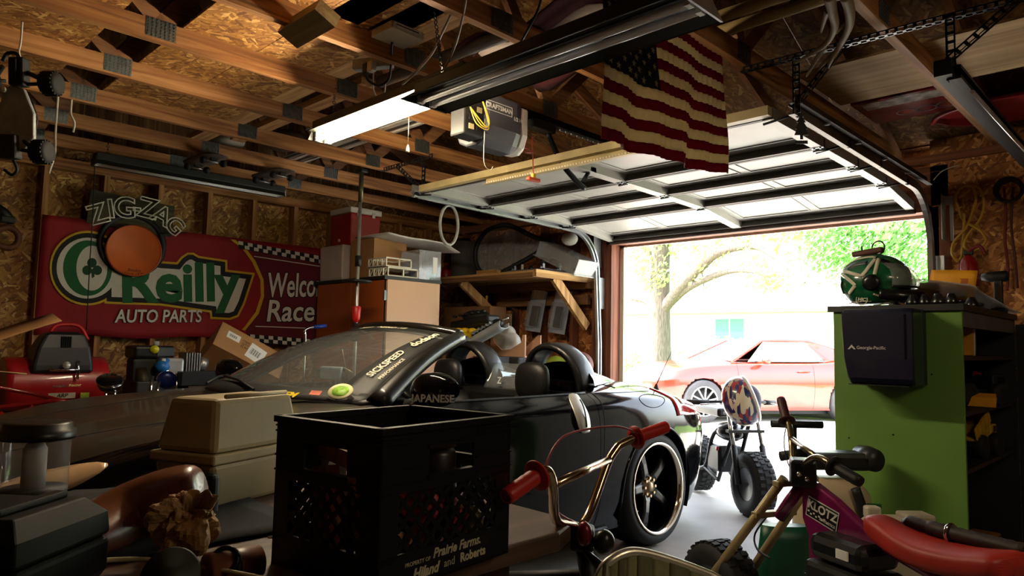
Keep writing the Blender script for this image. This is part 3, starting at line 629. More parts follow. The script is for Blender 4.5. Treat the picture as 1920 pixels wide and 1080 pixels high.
# ================================================================ left wall and front-left corner
def fy(x0,y0,x1,y1,Y):
    m=(y0+y1)/2; n=(x0+x1)/2; return PY(x0,m,Y).x,PY(x1,m,Y).x,PY(n,y1,Y).z,PY(n,y0,Y).z
def fx(x0,y0,x1,y1,X):
    m=(y0+y1)/2; n=(x0+x1)/2; return PX(x0,m,X).y,PX(x1,m,X).y,PX(n,y1,X).z,PX(n,y0,X).z
card=M(0xa87c50,.8,var=.15,scale=5,bump=.03); cardd=M(0x7d5a3a,.85,var=.15,scale=5); ink=M(0x2a2420,.8); white=M(0xdedcd6,.5,var=.08); papr=M(0xe6e6e2,.6,var=.05)
# ---- banner
BXp=-2.088
bn=thing('banner','red auto parts banner with big green lettering tacked to the stud wall','banner',(BXp,-2.7,1.19))
bred=M(0x8e1420,.75,var=.18,scale=3); bmar=M(0x5c0f1c,.75,var=.2,scale=3); byel=M(0xc9a21c,.7,var=.1); bblk=M(0x0d0f12,.75,var=.1); bwht=M(0xd4d0ca,.7,var=.08); bgrn=M(0x0c5a2c,.7,var=.1); bgd=M(0x0a4022,.7,var=.1)
def bp(x,y): p=PX(x,y,BXp); return p.y,p.z
BT=frame((BXp,0,0),(0,1,0),(0,0,1))
rows=[]
for i in range(49):
    y=-3.945+2.40*i/48; r=[]
    for k in range(17):
        t=k/16; z=1.185+.855*t-.02*(1-t)*0+.012*math.sin(i*.35)*(1-t); r.append(V((BXp+.003-.003*math.sin(i*.5+t*3)-.003*math.sin(t*9),y,z)))
    rows.append(r)
B().sheet(rows,.0015).o('cloth',bred,bn)
def lay(poly,mat,h,name='print',par=bn,th=.0006): B().prism([bp(x,y) for x,y in poly],frame((BXp+h,0,0),(0,1,0),(0,0,1)),th).o(name,mat,par)
def ell(cx,cy,rx,ry,n=40,a0=0,a1=6.2832): return [(cx+rx*math.cos(a0+(a1-a0)*k/n),cy-ry*math.sin(a0+(a1-a0)*k/n)) for k in range(n)]
def inset(P,d):
    n=len(P); out=[]; ar=sum(P[i][0]*P[(i+1)%n][1]-P[(i+1)%n][0]*P[i][1] for i in range(n)); s=1 if ar>0 else -1
    for i in range(n):
        a,b,c=P[i-1],P[i],P[(i+1)%n]; e1=V((b[0]-a[0],b[1]-a[1])).normalized(); e2=V((c[0]-b[0],c[1]-b[1])).normalized()
        n1=V((-e1.y,e1.x))*s; n2=V((-e2.y,e2.x))*s; m=n1+n2; m=m/max(.3,m.length_squared)*2*d; out.append((b[0]+m.x,b[1]+m.y))
    return out
RE=[(195,569),(209,570),(300,573),(392,586),(393,598),(430,600),(446,594),(458,570),(477,512),(425,506),(425,488),(372,480),(362,474),(350,474),(338,482),(330,492),(300,490),(225,470),(195,470)]
# maroon field beyond the big arc, with chequered edges
lay([(470,470),(497,540),(462,612),(462,636),(640,650),(640,486),(430,450)],bmar,.0105); lay([(430,449),(452,465),(472,492),(487,525),(488,555),(478,585),(458,612),(452,618),(458,620),(484,588),(494,556),(493,524),(478,490),(458,463),(440,450)],byel,.0115)
for row,(xa,ya,xb,yb) in enumerate(((446,452,640,488),(449,459,640,495),(468,627,640,641),(468,634,640,648))):
    n=22 if row<2 else 20
    for k in range(n):
        t0=k/n; t1=(k+1)/n
        if (k+row)%2: continue
        lay([(xa+(xb-xa)*t0,ya+(yb-ya)*t0),(xa+(xb-xa)*t1,ya+(yb-ya)*t1),(xa+(xb-xa)*t1,ya+6.5+(yb-ya)*t1),(xa+(xb-xa)*t0,ya+6.5+(yb-ya)*t0)],bwht,.0125,'checker')
lay([(446,452),(640,488),(640,502),(446,466)],bblk,.0118); lay([(455,626),(640,640),(640,655),(455,641)],bblk,.0118)
lay([(475,480),(640,505),(640,506.5),(475,481.5)],bwht,.0118); lay([(478,611),(640,617),(640,618.5),(478,612.5)],bwht,.0118)
for d,mat,h in((0,byel,.0125),(4,bblk,.0135),(13,bwht,.0145)):
    lay(ell(163,503,71-d,70-d),mat,h); lay(inset(RE,d),mat,h+.0001)
lay(ell(163,503,46,52),bgrn,.0155); lay(ell(171,503,29,42),bwht,.0165)
for c in((162,507),(171,493),(181,507)): lay(ell(*c,9,9,20),bgd,.0175,'shamrock')
lay([(169,505),(174,505),(176,519),(171,522)],bgd,.0176,'shamrock')
def btext(s,x,y,w_px,size_px,mat,h,bold,shear=0,name='lettering'):
    a=bp(x,y); b=bp(x+10,y); k=(bp(x,y-10)[1]-a[1])/10; ux=V((0,b[0]-a[0],b[1]-a[1]))
    T=frame((BXp+h,a[0],a[1]),ux,(0,0,1)); o=text(s,T,size_px*k,mat,bn,name,.0004,bold,shear)
    W=max(v.co.x for v in o.data.vertices)-min(v.co.x for v in o.data.vertices); want=abs(bp(x+w_px/2,y)[0]-bp(x-w_px/2,y)[0]); o.matrix_local=WMX[bn.name].inverted()@T@MX.Diagonal((want/W,1,1,1)); return o
btext('Reilly',340,533,222,100,bgrn,.0175,.035)
btext('AUTO PARTS',299,594,166,33,bblk,.0125,.045,.12); btext('AUTO PARTS',299,594,163,33,bwht,.0135,.02,.12)
btext('Welcome',566,537,130,62,bblk,.0125,.05,.15); btext('Welcome',566,537,126,62,bwht,.0135,.015,.15); btext('Race Fans',590,585,180,54,bblk,.0125,.05,.15); btext('Race Fans',590,585,176,54,bwht,.0135,.015,.15)
# ---- dark board behind the sign
tag(B(frame(PX(247,402,-2.09),(0,1,-.06),(0,0,1))).box((0,0,.01),(.60,.25,.02)).o('board',WOOD('y',0x3f3a24,0x55502f,0x2a2718)),'weathered dark green board fixed above the round orange sign','board')
# ---- round sign with tube lettering
SX=-2.02
sg=thing('neon_sign','round orange sign with curly glass tube lettering arched above it','sign',PX(252,470,SX))
c=PX(252,470,SX); R=abs(PX(303,470,SX).y-c.y); org=M(0xd5651c,.55,var=.12,scale=6)
B().lathe([(0,0),(R,0),(R,.03),(R-.008,.034),(R-.012,.03),(0,.03)],c-V((.03,0,0)),(1,0,0),56).o('disc',org,sg); B().ring(c+V((.002,0,0)),(1,0,0),R-.003,.006,56,8).o('rim',M(0xb4552a,.35,.3),sg)
for s_,dz,sz in(('Smokin',-.150,.032),('Since 1879',-.178,.032)): text(s_,frame(c+V((.0015,.005,dz)),(0,1,0),(0,0,1)),sz,ink,sg,'lettering',.0004,.0,.3)
B().ring(c+V((-.05,0,.05)),(1,0,0),R+.03,.022,48,8,.6).o('back_frame',mblk,sg)
neon=M(0xf2efe6,.3,var=.03,coat=.6)
for ch,px,py,rot,sz in(('Z',184,403,.42,46),('I',208,393,.20,44),('G',234,391,.06,50),('-',257,389,0,40),('Z',277,392,-.12,48),('A',303,405,-.42,44),('G',327,424,-.72,40)):
    p=PX(px,py,SX+.02); k=(PX(px,py-10,SX).z-p.z)/10
    cu=bpy.data.curves.new('neon_letter','FONT'); cu.body=ch; cu.size=sz*k; cu.fill_mode='NONE'; cu.bevel_depth=.0050; cu.offset=.004; cu.bevel_resolution=1; cu.resolution_u=4; cu.align_x='CENTER'; cu.align_y='CENTER'
    to=bpy.data.objects.new('tmp',cu); me=bpy.data.meshes.new_from_object(to); bpy.data.objects.remove(to); bpy.data.curves.remove(cu); me.materials.clear(); me.materials.append(neon)
    o=bpy.data.objects.new('neon_letter',me); COL.objects.link(o); o.parent=sg; o.matrix_local=WMX[sg.name].inverted()@frame(p,(0,math.cos(rot),math.sin(rot)),(0,-math.sin(rot),math.cos(rot))); WMX[o.name]=MX()
for a,b in(((232,372),(232,388)),((287,380),(287,412)),((300,414),(350,416)),((300,438),(350,436))): B().tube([PX(*a,SX-.02),PX(*b,SX-.02)],.004,6).o('bracket',mblk,sg)
tag(B().tube(spl([PX(178,300,-1.80)+V((0,0,.02)),PX(174,400,-1.80),PX(168,500,-1.82),PX(162,618,-1.9)],5),.004,6).o('lamp_lead',mblk),'thin black cord hanging straight down past the banner','cord')
# ---- tall cabinet
cab=thing('tall_cabinet','tall cabinet with orange-brown doors and a pale wood-grain side','cabinet',(-1.44,-1.5,0))
CX0,CX1,CY0,CY1,CZ=-1.965,-.916,-1.80,-1.244,1.69
pale=M(0xcfa584,.6,var=.06,scale=3); orn=M(0xa04e1e,.5,var=.12,scale=4)
B().bb((CX1-.02,CY0+.002,0),(CX1,CY1,CZ)).o('side_panel',pale,cab); B().bb((CX0,CY0+.002,0),(CX0+.02,CY1,CZ)).o('side_panel',orn,cab); B().bb((CX0,CY1-.012,0),(CX1,CY1,CZ)).o('back_panel',pale,cab)
xm=PY(660,600,CY0).x
for a,b in((CX0+.003,xm-.002),(xm+.002,CX1-.022)): d=B().bb((a,CY0-.02,.06),(b,CY0,CZ-.005)).o('door',orn,cab,bev=.002)
for z in(.4,1.52): B().bb((CX1-.022,CY0-.024,z),(CX1-.004,CY0+.01,z+.08)).o('hinge',M(0x6a6c6e,.4,.7),cab)
B().bb((CX1-.021,CY0-.016,.06),(CX1-.018,CY0,CZ)).o('edge_gap',gap,cab)
B().bb((CX0-.06,CY0-.03,CZ),(CX1+.004,CY1,CZ+.028)).o('top_board',M(0x1b1a1a,.55,var=.15),cab); B().bb((CX0,CY0,0),(CX1,CY1,.06)).o('plinth',mblk,cab)
CT=CZ+.028
# ---- on the cabinet
x0,x1,_,z1=fy(583,462,641,525,-1.76); x0=max(x0,-2.06)
b=B(); b.loft([[V((x,y,z)) for x,y in((x0+q,-1.76+q),(x1-q,-1.76+q),(x1-q,-1.36-q),(x0+q,-1.36-q))] for z,q in((CT,.02),(CT+.03,.006),(z1-.02,0),(z1,.008))],smooth=False); bin_=b.o('storage_bin',M(0xc9b9b2,.4,var=.08),bev=.012); tag(bin_,'off-white plastic bin at the left end of the cabinet top','bin')
ZB=z1
cz=thing('cooler','red picnic cooler with a white lid stacked on the plastic bin','cooler',((x0+x1)/2,-1.5,ZB))
x0c,x1c,_,z1c=fy(599,393,657,462,-1.66); x0c=max(x0c,-2.06); y1c=-1.33
rd=M(0xa11a1a,.35,var=.08,coat=.3)
b=B(); b.loft([[V((x,y,z)) for x,y in((x0c+q,-1.66+q),(x1c-q,-1.66+q),(x1c-q,y1c-q),(x0c+q,y1c-q))] for z,q in((ZB+.001,.02),(ZB+.02,.008),(z1c-.055,0))],smooth=False); cb_=b.o('body',rd,cz,bev=.015)
b=B(); b.bb((x0c-.006,-1.668,z1c-.055),(x1c+.006,y1c+.006,z1c)); b.o('lid',M(0xd5d2c8,.4,var=.06),cz,bev=.012)
B().bb(((x0c+x1c)/2-.06,-1.667,z1c-.16),((x0c+x1c)/2+.05,-1.658,z1c-.08)).o('handle_recess',rd,cz,bev=.006); B().lathe([(0,0),(.014,0),(.014,.012),(0,.014)],((x0c+x1c)/2,-1.66,ZB+.06),(0,-1,0),14).o('drain_plug',M(0xd8ccb8,.4),cz)
for y in(-1.58,-1.42): B().bb((x1c-.001,y-.015,z1c-.08),(x1c+.012,y+.015,z1c-.03)).o('latch',M(0xd5d2c8,.4),cz)
x0,x1,_,z1=fy(657,448,712,522,-1.74); x0=x0+.0; x1=min(x1,-1.22); bx=thing('cardboard_box','brown cardboard box under the white sheet beside the bin','box',((x0+x1)/2,-1.55,CT))
for a,b_ in(((x0,-1.74,CT),(x1,-1.736,z1)),((x0,-1.40,CT),(x1,-1.396,z1)),((x0,-1.74,CT),(x0+.004,-1.4,z1)),((x1-.004,-1.74,CT),(x1,-1.4,z1))): B().bb(a,b_).o('box_wall',card,bx)
B().bb((x0,-1.74,CT),(x1,-1.4,CT+.004)).o('box_bottom',card,bx)
rows=[]
for i in range(19):
    t=i/18; y=-1.80+.74*t; r=[]
    for k in range(8): r.append(V((-1.42+.50*k/7+.03*t,y,z1+.006+.006*math.sin(t*9+k*.5)*(.2+t)-.035*t-.012*max(0,k/7-.3)*math.sin(t*5)-.16*max(0,t-.8)*2*(k/7))))
    rows.append(r)
tag(B().sheet(rows,.006).o('foam_sheet',M(0xd6d2c8,.6,var=.06)),'white foam sheet laid across the boxes on the cabinet','sheet')
def crate(name,label,x0,x1,y0,y1,z0,z1,mat,grp):
    t=thing(name,label,'crate',((x0+x1)/2,(y0+y1)/2,z0),grp); w_=.008
    for z in(z0,z1-.012): 
        for a,b_ in(((x0,y0),(x1,y0+w_)),((x0,y1-w_),(x1,y1)),((x0,y0),(x0+w_,y1)),((x1-w_,y0),(x1,y1))): B().bb((*a,z),(*b_,z+.012)).o('rail',mat,t)
    for k in range(5):
        x=x0+(x1-x0)*k/4; B().bb((x-.006,y0,z0),(x+.006,y0+w_,z1)).o('upright',mat,t)
    for y in(y0+.002,(y0+y1)/2,y1-.01): B().bb((x1-w_,y,z0),(x1,y+.01,z1)).o('upright',mat,t)
    for k in range(4): x=x0+(x1-x0)*(k+.5)/4; B().bar((x-.02,y0+.003,z0+.01),(x+.02,y0+.003,z1-.01),.005,.005).o('brace',mat,t)
    B().bb((x0,y0,z0),(x1,y1,z0+.004)).o('crate_floor',mat,t); return t
cw=M(0xd9d2c2,.45,var=.08)
y1_=PX(784,500,-.94).y; zz=PX(750,484,-.94).z; h=(zz-CT)/2
crate('mini_crate','white toy milk crate on the cabinet, lower of the two stacked',-1.20,-.935,-1.79,y1_,CT,CT+h,cw,'white mini crates'); crate('mini_crate','white toy milk crate on the cabinet, upper of the two stacked',-1.20,-.95,-1.80,y1_-.06,CT+h+.001,CT+2*h,cw,'white mini crates')
x0,x1=-1.19,-.935; z1=PX(805,470,-.935).z; ty0,ty1=y1_+.008,-1.235
ct=thing('clear_tote','clear plastic tote of odds and ends at the cabinet end','tote',((x0+x1)/2,(ty0+ty1)/2,CT))
clr=GLASS((.9,.93,.95),.08,.16)
for a,b_ in(((x0,ty0,CT),(x1,ty0+.003,z1)),((x0,ty1-.003,CT),(x1,ty1,z1)),((x0,ty0,CT),(x0+.003,ty1,z1)),((x1-.003,ty0,CT),(x1,ty1,z1)),((x0,ty0,CT),(x1,ty1,CT+.003))): B().bb(a,b_).o('tote_wall',clr,ct)
B().bb((x1,ty1-.09,CT+.06),(x1+.002,ty1-.04,CT+.2)).o('paper_label',papr,ct)
ym=(ty0+ty1)/2
for i,(q,cc,lb) in enumerate((((.20,ym-.055,.045),0x8a4a30,'brown toy ball inside the clear tote'),((.20,ym+.05,.045),0x2a8a6a,'teal toy ball inside the clear tote'),((.09,ym-.05,.045),0x3a5aa0,'blue toy ball inside the clear tote'),((.09,ym+.05,.045),0xb03028,'red toy ball inside the clear tote'))):
    tag(B().ball((x0+q[0],q[1],CT+.004+q[2]),q[2],16,10).o('toy_ball',M(cc,.4)),lb,'ball','toys in the clear tote')
# ---- support pole
pp=PZ(678,320,2.46); px_,py_=pp.x,pp.y
pole=thing('support_pole','slim steel prop pole wedged under the truss in front of the cabinet','pole',(px_,py_,0))
B().tube([(px_,py_,0),(px_,py_,2.44)],.013,12).o('tube',M(0xb0aca4,.35,.7,var=.3,scale=12),pole)
zc_=lambda y: PX(676,y,px_).z
B().tube([(px_,py_,zc_(380)),(px_,py_,2.44)],.018,12).o('outer_tube',M(0x5d5a40,.4,.7),pole)
B().box((px_,py_,2.455),(.09,.06,.03)).o('head_plate',mblk,pole,bev=.006); B().tube([(px_,py_,zc_(500)),(px_,py_,zc_(480))],.024,12).o('clamp',mblk,pole); B().tube([(px_,py_,zc_(498)),(px_+.05,py_-.03,zc_(488))],.008,8).o('clamp_lever',mblk,pole)
B().lathe([(0,0),(.105,0),(.11,.008),(.105,.016),(0,.016)],(px_,py_,zc_(530)),(0,0,1),32).o('disc_tray',mblk,pole); B().lathe([(.018,0),(.03,.03),(.034,.11),(.026,.12),(.0,.12)],(px_,py_,zc_(605)),(0,0,1),20).o('red_collar',M(0xb81c1c,.4),pole); B().tube([(px_,py_,zc_(640)),(px_,py_,zc_(606))],.022,12).o('grip',mblk,pole)
B().lathe([(0,0),(.08,0),(.08,.01),(.02,.02),(0,.02)],(px_,py_,0),(0,0,1),24).o('foot',mblk,pole)
# ---- hanging bicycle tyre tube
hp=PZ(843,385,2.19); b=B(); P=[hp+V((.0,.085*math.cos(a),-.145+.145*math.sin(a))) for a in [6.2832*k/36 for k in range(36)]]; b.tube(P,.011,8,closed=True); tag(b.o('inner_tube',M(0x8e8e8c,.5,var=.15)),'grey bicycle tube hanging from the left door track','bicycle tube')
# ---- shelf on the front wall
SZ=1.80; sh=thing('wall_shelf','rough timber shelf braced off the front wall left of the doorway','shelf',(-1.1,-.4,SZ))
WS=WOOD('x',0xb58a52,0xd8b078,0x8a6030); WSD=WOOD('x',0x7a5636,0x9a7048,0x553820); WY=WOOD('y',0xb58a52,0xd8b078,0x8a6030); WZ=WOOD('z',0xb08450,0xd2aa72,0x84592c)
for y0,y1 in((-.77,-.53),(-.52,-.27),(-.26,-.0)): B().bb((-2.05,y0,SZ),(-.24,y1,SZ+.02)).o('shelf_board',WS,sh)
B().bb((-.262,-.79,SZ-.04),(-.222,-.002,SZ+.022)).o('end_rail',WY,sh); B().bb((-2.05,-.77,SZ-.04),(-.262,-.735,SZ)).o('front_rail',WSD,sh)
for x in(-.26,-1.30): B().bar((x-.02,-.50 if x>-1 else -.66,SZ-.02),(x-.02,-.035,1.36),.038,.085,(0,1,0)).o('brace',WZ,sh)
B().bb((-1.46,-.04,1.565),(-.262,-.002,1.655)).o('ledger',WSD,sh); B().bb((-2.05,-.04,SZ-.09),(-.262,-.002,SZ)).o('ledger',WSD,sh)
B().bb((-.245,-.10,SZ-.09),(-.225,-.002,SZ+.02)).o('rail_block',WZ,sh)
S2=SZ+.022
# windscreen-like clear panel in a black rubber frame
pts=[(938,438),(912,448),(896,470),(891,495),(897,520),(915,531),(940,526),(975,508),(1010,488),(1036,470),(1005,461),(978,448),(958,439)]
fr=[PY(x,y,-.60+.35*(x-891)/145) for x,y in pts]; lo=min(p.z for p in fr); fr=[p+V((0,0,max(0,S2+.014-lo))) for p in fr]
wp=thing('clear_windscreen','clear tapered windscreen panel with thick black rubber edge on the shelf','windscreen',(fr[5].x,fr[5].y,S2))
sp_=spl(fr,5,True); B().tube(sp_,.024,8,closed=True).o('rubber_edge',mblk,wp)
cc_=sum(fr,V())/len(fr); n=len(sp_); b=B(); b.add(sp_+[cc_+V((.0,-.04,0))],[(k,(k+1)%n,n) for k in range(n)],True); b.o('clear_panel',GLASS((.85,.83,.82),.05,.24),wp); B().bar(fr[7]+V((.05,-.02,-.02)),fr[7]+V((.05,-.02,-.09)),.03,.002).o('paper_tag',papr,wp)
# dolly with upturned castors
dl=thing('castor_dolly','carpeted dolly board lying upside down with black castors up','dolly',(-.5,-.45,S2)); dx0,dx1=-.75,-.29
B().bb((dx0,-.62,S2),(dx1,-.30,S2+.03)).o('board',M(0x5a5a62,.95,var=.3,scale=80,bump=.3),dl)
for x in(dx0+.05,dx1-.06):
    for y in(-.57,-.35):
        k=B(); k.bb((x-.02,y-.02,S2+.03),(x+.02,y+.02,S2+.036)); k.bb((x-.016,y-.012,S2+.036),(x-.012,y+.012,S2+.075)); k.bb((x+.012,y-.012,S2+.036),(x+.016,y+.012,S2+.075)); ko=k.o('castor',galv,dl); B().lathe([(0,-.010),(.024,-.010),(.028,0),(.024,.010),(0,.010)],(x,y,S2+.075),(1,0,0),16).o('castor_wheel',rub,ko)
tag(B().bb((-1.02,-.74,S2),(-.78,-.66,S2+.035)).o('timber_offcut',WS),'short pale timber offcut at the front of the shelf','offcut'); 
# tilted clear tote and white jar
tp=[PY(1022,436,-.35),PY(1080,455,-.35),PY(1126,480,-.35),PY(1098,510,-.35)]
T=frame(PY(1032,455,-.30),PY(1110,492,-.30)-PY(1032,455,-.30),(0,1,0)); tt=thing('clear_tote','milky clear tote tipped over the right end of the shelf','tote',T@V((.3,0,0)))
Lx=.50; milk=GLASS((.82,.84,.85),.15,.22)
b=B(T); 
for a,b_ in(((0,-.14,-.004),(Lx,.14,0)),((0,-.14,-.14),(Lx,-.137,0)),((0,.137,-.14),(Lx,.14,0)),((0,-.14,-.14),(.003,.14,0)),((Lx-.003,-.14,-.14),(Lx,.14,0))): B(T).bb(a,b_).o('tote_wall',milk,tt)
b=B(T); b.bb((-.015,-.155,-.145),(Lx+.015,-.135,-.135)); b.bb((-.015,.135,-.145),(Lx+.015,.155,-.135)); b.bb((-.015,-.155,-.145),(.01,.155,-.135)); b.bb((Lx-.01,-.155,-.145),(Lx+.015,.155,-.135)); b.o('rim',milk,tt); B(T).bb((-.02,-.05,-.12),(-.003,.05,-.06)).o('handle',M(0xb84a4a,.5),tt)
jr=PY(1068,448,-.28); tag(B().ball(jr,(.075,.075,.06),20,12).o('white_bowl',M(0xd2d0c4,.35,var=.1)),'white round bowl resting against the tipped tote','bowl')
# dark bucket, red jug, black bag at the back of the shelf
x0,x1,_,z1=fy(853,455,893,516,-.5); xc=(x0+x1)/2; tag(B().lathe([(0,0),(.12,0),(.135,.02),(.145,z1-S2-.01),(.15,z1-S2),(.138,z1-S2),(.13,.03),(0,.025)],(xc,-.5,S2),(0,0,1),28).o('bucket',M(0x4a4848,.4,var=.2)),'dark grey bucket on the shelf behind the clear panel','bucket')
p=PY(842,510,-.45); jg=B(); jg.lathe([(0,0),(.055,0),(.06,.02),(.06,.10),(.03,.15),(.018,.16),(.018,.19),(0,.19)],(p.x-.04,-.45,S2),(0,0,1),20); tag(jg.o('red_jug',M(0x8a1a24,.4,var=.1)),'dark red jug at the left of the bucket','jug')
p=PY(865,448,-.25); b=B(); rows=[]
for k in range(9):
    t=k/8; rows.append([V((p.x+(.26+.03*NZ.noise(V((a*2,t*3,1))))*math.cos(a)*(math.sin(.35+2.4*t)),-.24+.10*math.sin(a)*math.sin(.35+2.4*t),S2+.02+.44*t+.03*NZ.noise(V((a*2,t*4,9))))) for a in [6.2832*j/20 for j in range(20)]])
b.loft(rows); tag(b.o('black_bag',M(0x121214,.5,var=.2)),'lumpy black bag on the shelf behind the bucket','bag')
# hung on the wall below the shelf
for i,(x,y0,y1,lb) in enumerate(((1012,545,622,'clear blister pack with black part hung under the shelf, left one'),(1057,545,626,'clear blister pack with black part hung under the shelf, right one'))):
    a=PY(x,y0,-.06); c=PY(x-8,y1,-.06); T=frame(c.lerp(a,.5)+V((0,-.02,0)),(1,0,-.12),(0,.12,1)); t=thing('blister_pack',lb,'package',c,'hanging blister packs'); hh=(a.z-c.z)
    B(T).box((0,0,0),(.20,hh,.003)).o('backing_card',M(0x9aa4b4,.5,var=.2),t); B(T).box((.01,-.05,.02),(.10,hh*.5,.03)).o('black_part',M(0x1c1f26,.4,var=.3,scale=30),t,bev=.012); B(T).box((0,-.04,.03),(.17,hh*.62,.05)).o('clear_cover',GLASS((.92,.94,.97),.06,.12),t,bev=.01); B(T).box((-.0,hh*.40,.004),(.15,.09,.004)).o('header_card',M(0xcfcab8,.6),t)
p=PY(912,580,-.30); T_=thing('yellow_hook','small yellow tool dangling from the shelf edge on a cord','tool',p); B().tube([V((p.x,p.y,SZ)),V((p.x,p.y,p.z+.12))],.003,5).o('cord',mblk,T_); B().tube([V((p.x,p.y,p.z+.12)),V((p.x,p.y,p.z))],[.011,.006],8).o('yellow_body',M(0xd8b41e,.4),T_); B().ball((p.x,p.y,p.z+.125),.014,12,8).o('knob',M(0xd8b41e,.4),T_)
p=PY(957,615,-.06); g=thing('hanging_gauge','small tan and black gauge hung on the wall under the brace','gauge',p); B().box(p+V((0,-.01,.05)),(.055,.03,.10)).o('case',M(0xa8946a,.5),g,bev=.006); b=B(); b.tube(spl([p+V((-.03,-.01,.0)),p+V((.0,-.01,-.05)),p+V((.05,-.01,.03)),p+V((.06,-.01,.15)),p+V((.0,-.01,.2))],5),.006,6); b.o('strap',mblk,g); B().tube([p+V((.045,-.012,-.06)),p+V((.05,-.012,.15))],.012,8).o('tube',M(0x22261c,.5),g)
p=PY(858,560,-.05); b=B(); T=frame(p,(1,0,0),(0,0,1)); b.prism([(-.11,-.09),(.11,-.09),(.10,-.02),(.03,.11),(0,.14),(-.03,.11),(-.10,-.02)],T,.015); pl=thing('plaque','carved wooden wall plaque with a star shape below the shelf','plaque',p); b.o('board',M(0x5d4636,.7,var=.5,scale=40),pl); B(T@TR(0,0,.015)).prism([(.05*(1 if k%2==0 else .42)*math.sin(.628*k),.05*(1 if k%2==0 else .42)*math.cos(.628*k)) for k in range(10)],MX(),.006).o('star',M(0x9a7a58,.7),pl)
# ================================================================ bench and things in the foreground
BZ=.76
bench=thing('workbench','worn wooden bench top under the black milk crate','bench',(2.1,-4.5,0))
wt=WOOD('y',0x4a3424,0x66493a,0x2e2016,rough=.45,sc=.7)
tp=[(1.56,-5.6),(2.70,-5.6),(2.70,-3.86),(2.66,-3.77),(2.58,-3.74),(1.56,-3.70)]
B().prism(tp,TR(0,0,BZ-.045),.045).o('bench_top',wt,bench,bev=.006)
for x,y in((1.66,-5.4),(2.5,-5.4),(1.66,-3.85),(2.5,-3.9)): B().bb((x-.04,y-.04,0),(x+.04,y+.04,BZ-.045)).o('leg',wt,bench)
B().bb((1.62,-5.4,.2),(2.54,-3.86,.235)).o('lower_shelf',wt,bench)
rows=[[V((1.58+.72*k/12,-5.5+1.25*i/20+.0*k,BZ+.004+.012*abs(NZ.noise(V((i*.5,k*.6,4)))))) for k in range(13)] for i in range(21)]  # sheet added to darken the bare left part of the bench top
tag(B().sheet(rows,.003).o('darkening_cloth',M(0x0d0d0e,.9,var=.4,scale=10)),'dark cloth added to darken the left part of the bench','cloth')
# ---- milk crate
kb=M(0x06070a,.5,var=.2,scale=12,spec=.3); ux=V((-.296,-.036,0)).normalized(); uy=V((-.038,.36,0)); uy=(uy-ux*uy.dot(ux)).normalized()
N0=V((2.777,-4.417,BZ)); WXc,WYc,HC=.300,.358,.282
crt=thing('milk_crate','black plastic milk crate full of scraps on the bench','crate',N0+ux*.15+uy*.18)
faces=[(N0,uy,WYc),(N0+ux*WXc,-ux,WXc),(N0+ux*WXc+uy*WYc,-uy,WYc),(N0+uy*WYc,ux,WXc)]
faces=[(N0,uy,WYc,ux),(N0,ux,WXc,uy),(N0+ux*WXc,uy,WYc,-ux),(N0+uy*WYc,ux,WXc,-uy)]
for fi,(o_,du,W,inn) in enumerate(faces):
    T=frame(o_,du,(0,0,1)); zs=1 if (T.to_3x3()@V((0,0,1))).dot(inn)>0 else -1; th=.005*zs
    def fb(u0,v0,u1,v1,name,par,t0=0.,t1=1.,bev=0): return B(T).bb((u0,v0,t0*th),(u1,v1,t1*th)).o(name,kb,par,bev=bev)
    b=B(T)
    for e in((0,.24,W,HC-.008),(0,.165,W/2-.062,.24),(W/2+.062,.165,W,.24),(W/2-.062,.165,W/2+.062,.188)): b.bb((e[0],e[1],0),(e[2],e[3],th))
    up=b.o('upper_band',kb,crt); fb(-.004,HC-.012,W+.004,HC,'rim',up,-1.2,2.)
    B(T).bb((W/2-.066,.184,-.8*th),(W/2+.066,.190,2*th)).o('handle_lip',kb,up); B(T).bb((W/2-.066,.238,-.8*th),(W/2+.066,.244,2*th)).o('handle_lip',kb,up)
    for v in(.262,.252,.206,.178): fb(0,v,W/2-.07,v+.003,'rib',up,-.7,0); fb(W/2+.07,v,W,v+.003,'rib',up,-.7,0)
    lo=fb(0,0,W,.062,'lower_band',crt)
    for u in(0,W-.045): fb(u,.05,u+.045,.17,'corner_post',crt)
    # diagonal lattice
    L0,L1,v0,v1=.045,W-.045,.058,.168; n=int((L1-L0+v1-v0)/.034)
    for d in(1,-1):
        for k in range(1,n):
            s0=k*.034; pts=[]
            # line v=v0+d*(u-c)
            c=L0+s0-(v1-v0) if d>0 else L0+s0
            ua,ub=(c,c+(v1-v0)) if d>0 else (c-(v1-v0),c)
            u0=max(L0,ua); u1=min(L1,ub)
            if u1-u0<.01: continue
            vv=lambda u:(v0+(u-c)) if d>0 else (v0+(c-u))
            B(T).bar((u0,vv(u0),th*.5),(u1,vv(u1),th*.5),.004,.0085,(d*-1,1,0)).o('lattice_bar',kb,lo)
B(frame(N0,ux,uy)).bb((0,0,.0),(WXc,WYc,-.004 if (ux.cross(uy)).z<0 else .004)).o('crate_floor',kb,crt)
T=frame(N0+V((0,0,0)),uy,(0,0,1)); nn=T.to_3x3()@V((0,0,1)); off=.0008*(1 if nn.x>0 else -1)
lt=M(0xb4ae92,.6,var=.1)
text('Prairie Farms.',T@TR(.200,.046,off),.024,lt,lo,'lettering',.0003,.03,.25); text('PROPERTY OF',T@TR(.095,.040,off),.010,lt,lo,'lettering',.0003,.01); text('Hiland',T@TR(.115,.020,off),.025,lt,lo,'lettering',.0003,.04,.3); text('and',T@TR(.178,.022,off),.021,lt,lo,'lettering',.0003); text('Roberts',T@TR(.245,.022,off),.023,lt,lo,'lettering',.0003,.04)
def incr(u,v,z): return N0+ux*u+uy*v+V((0,0,z))
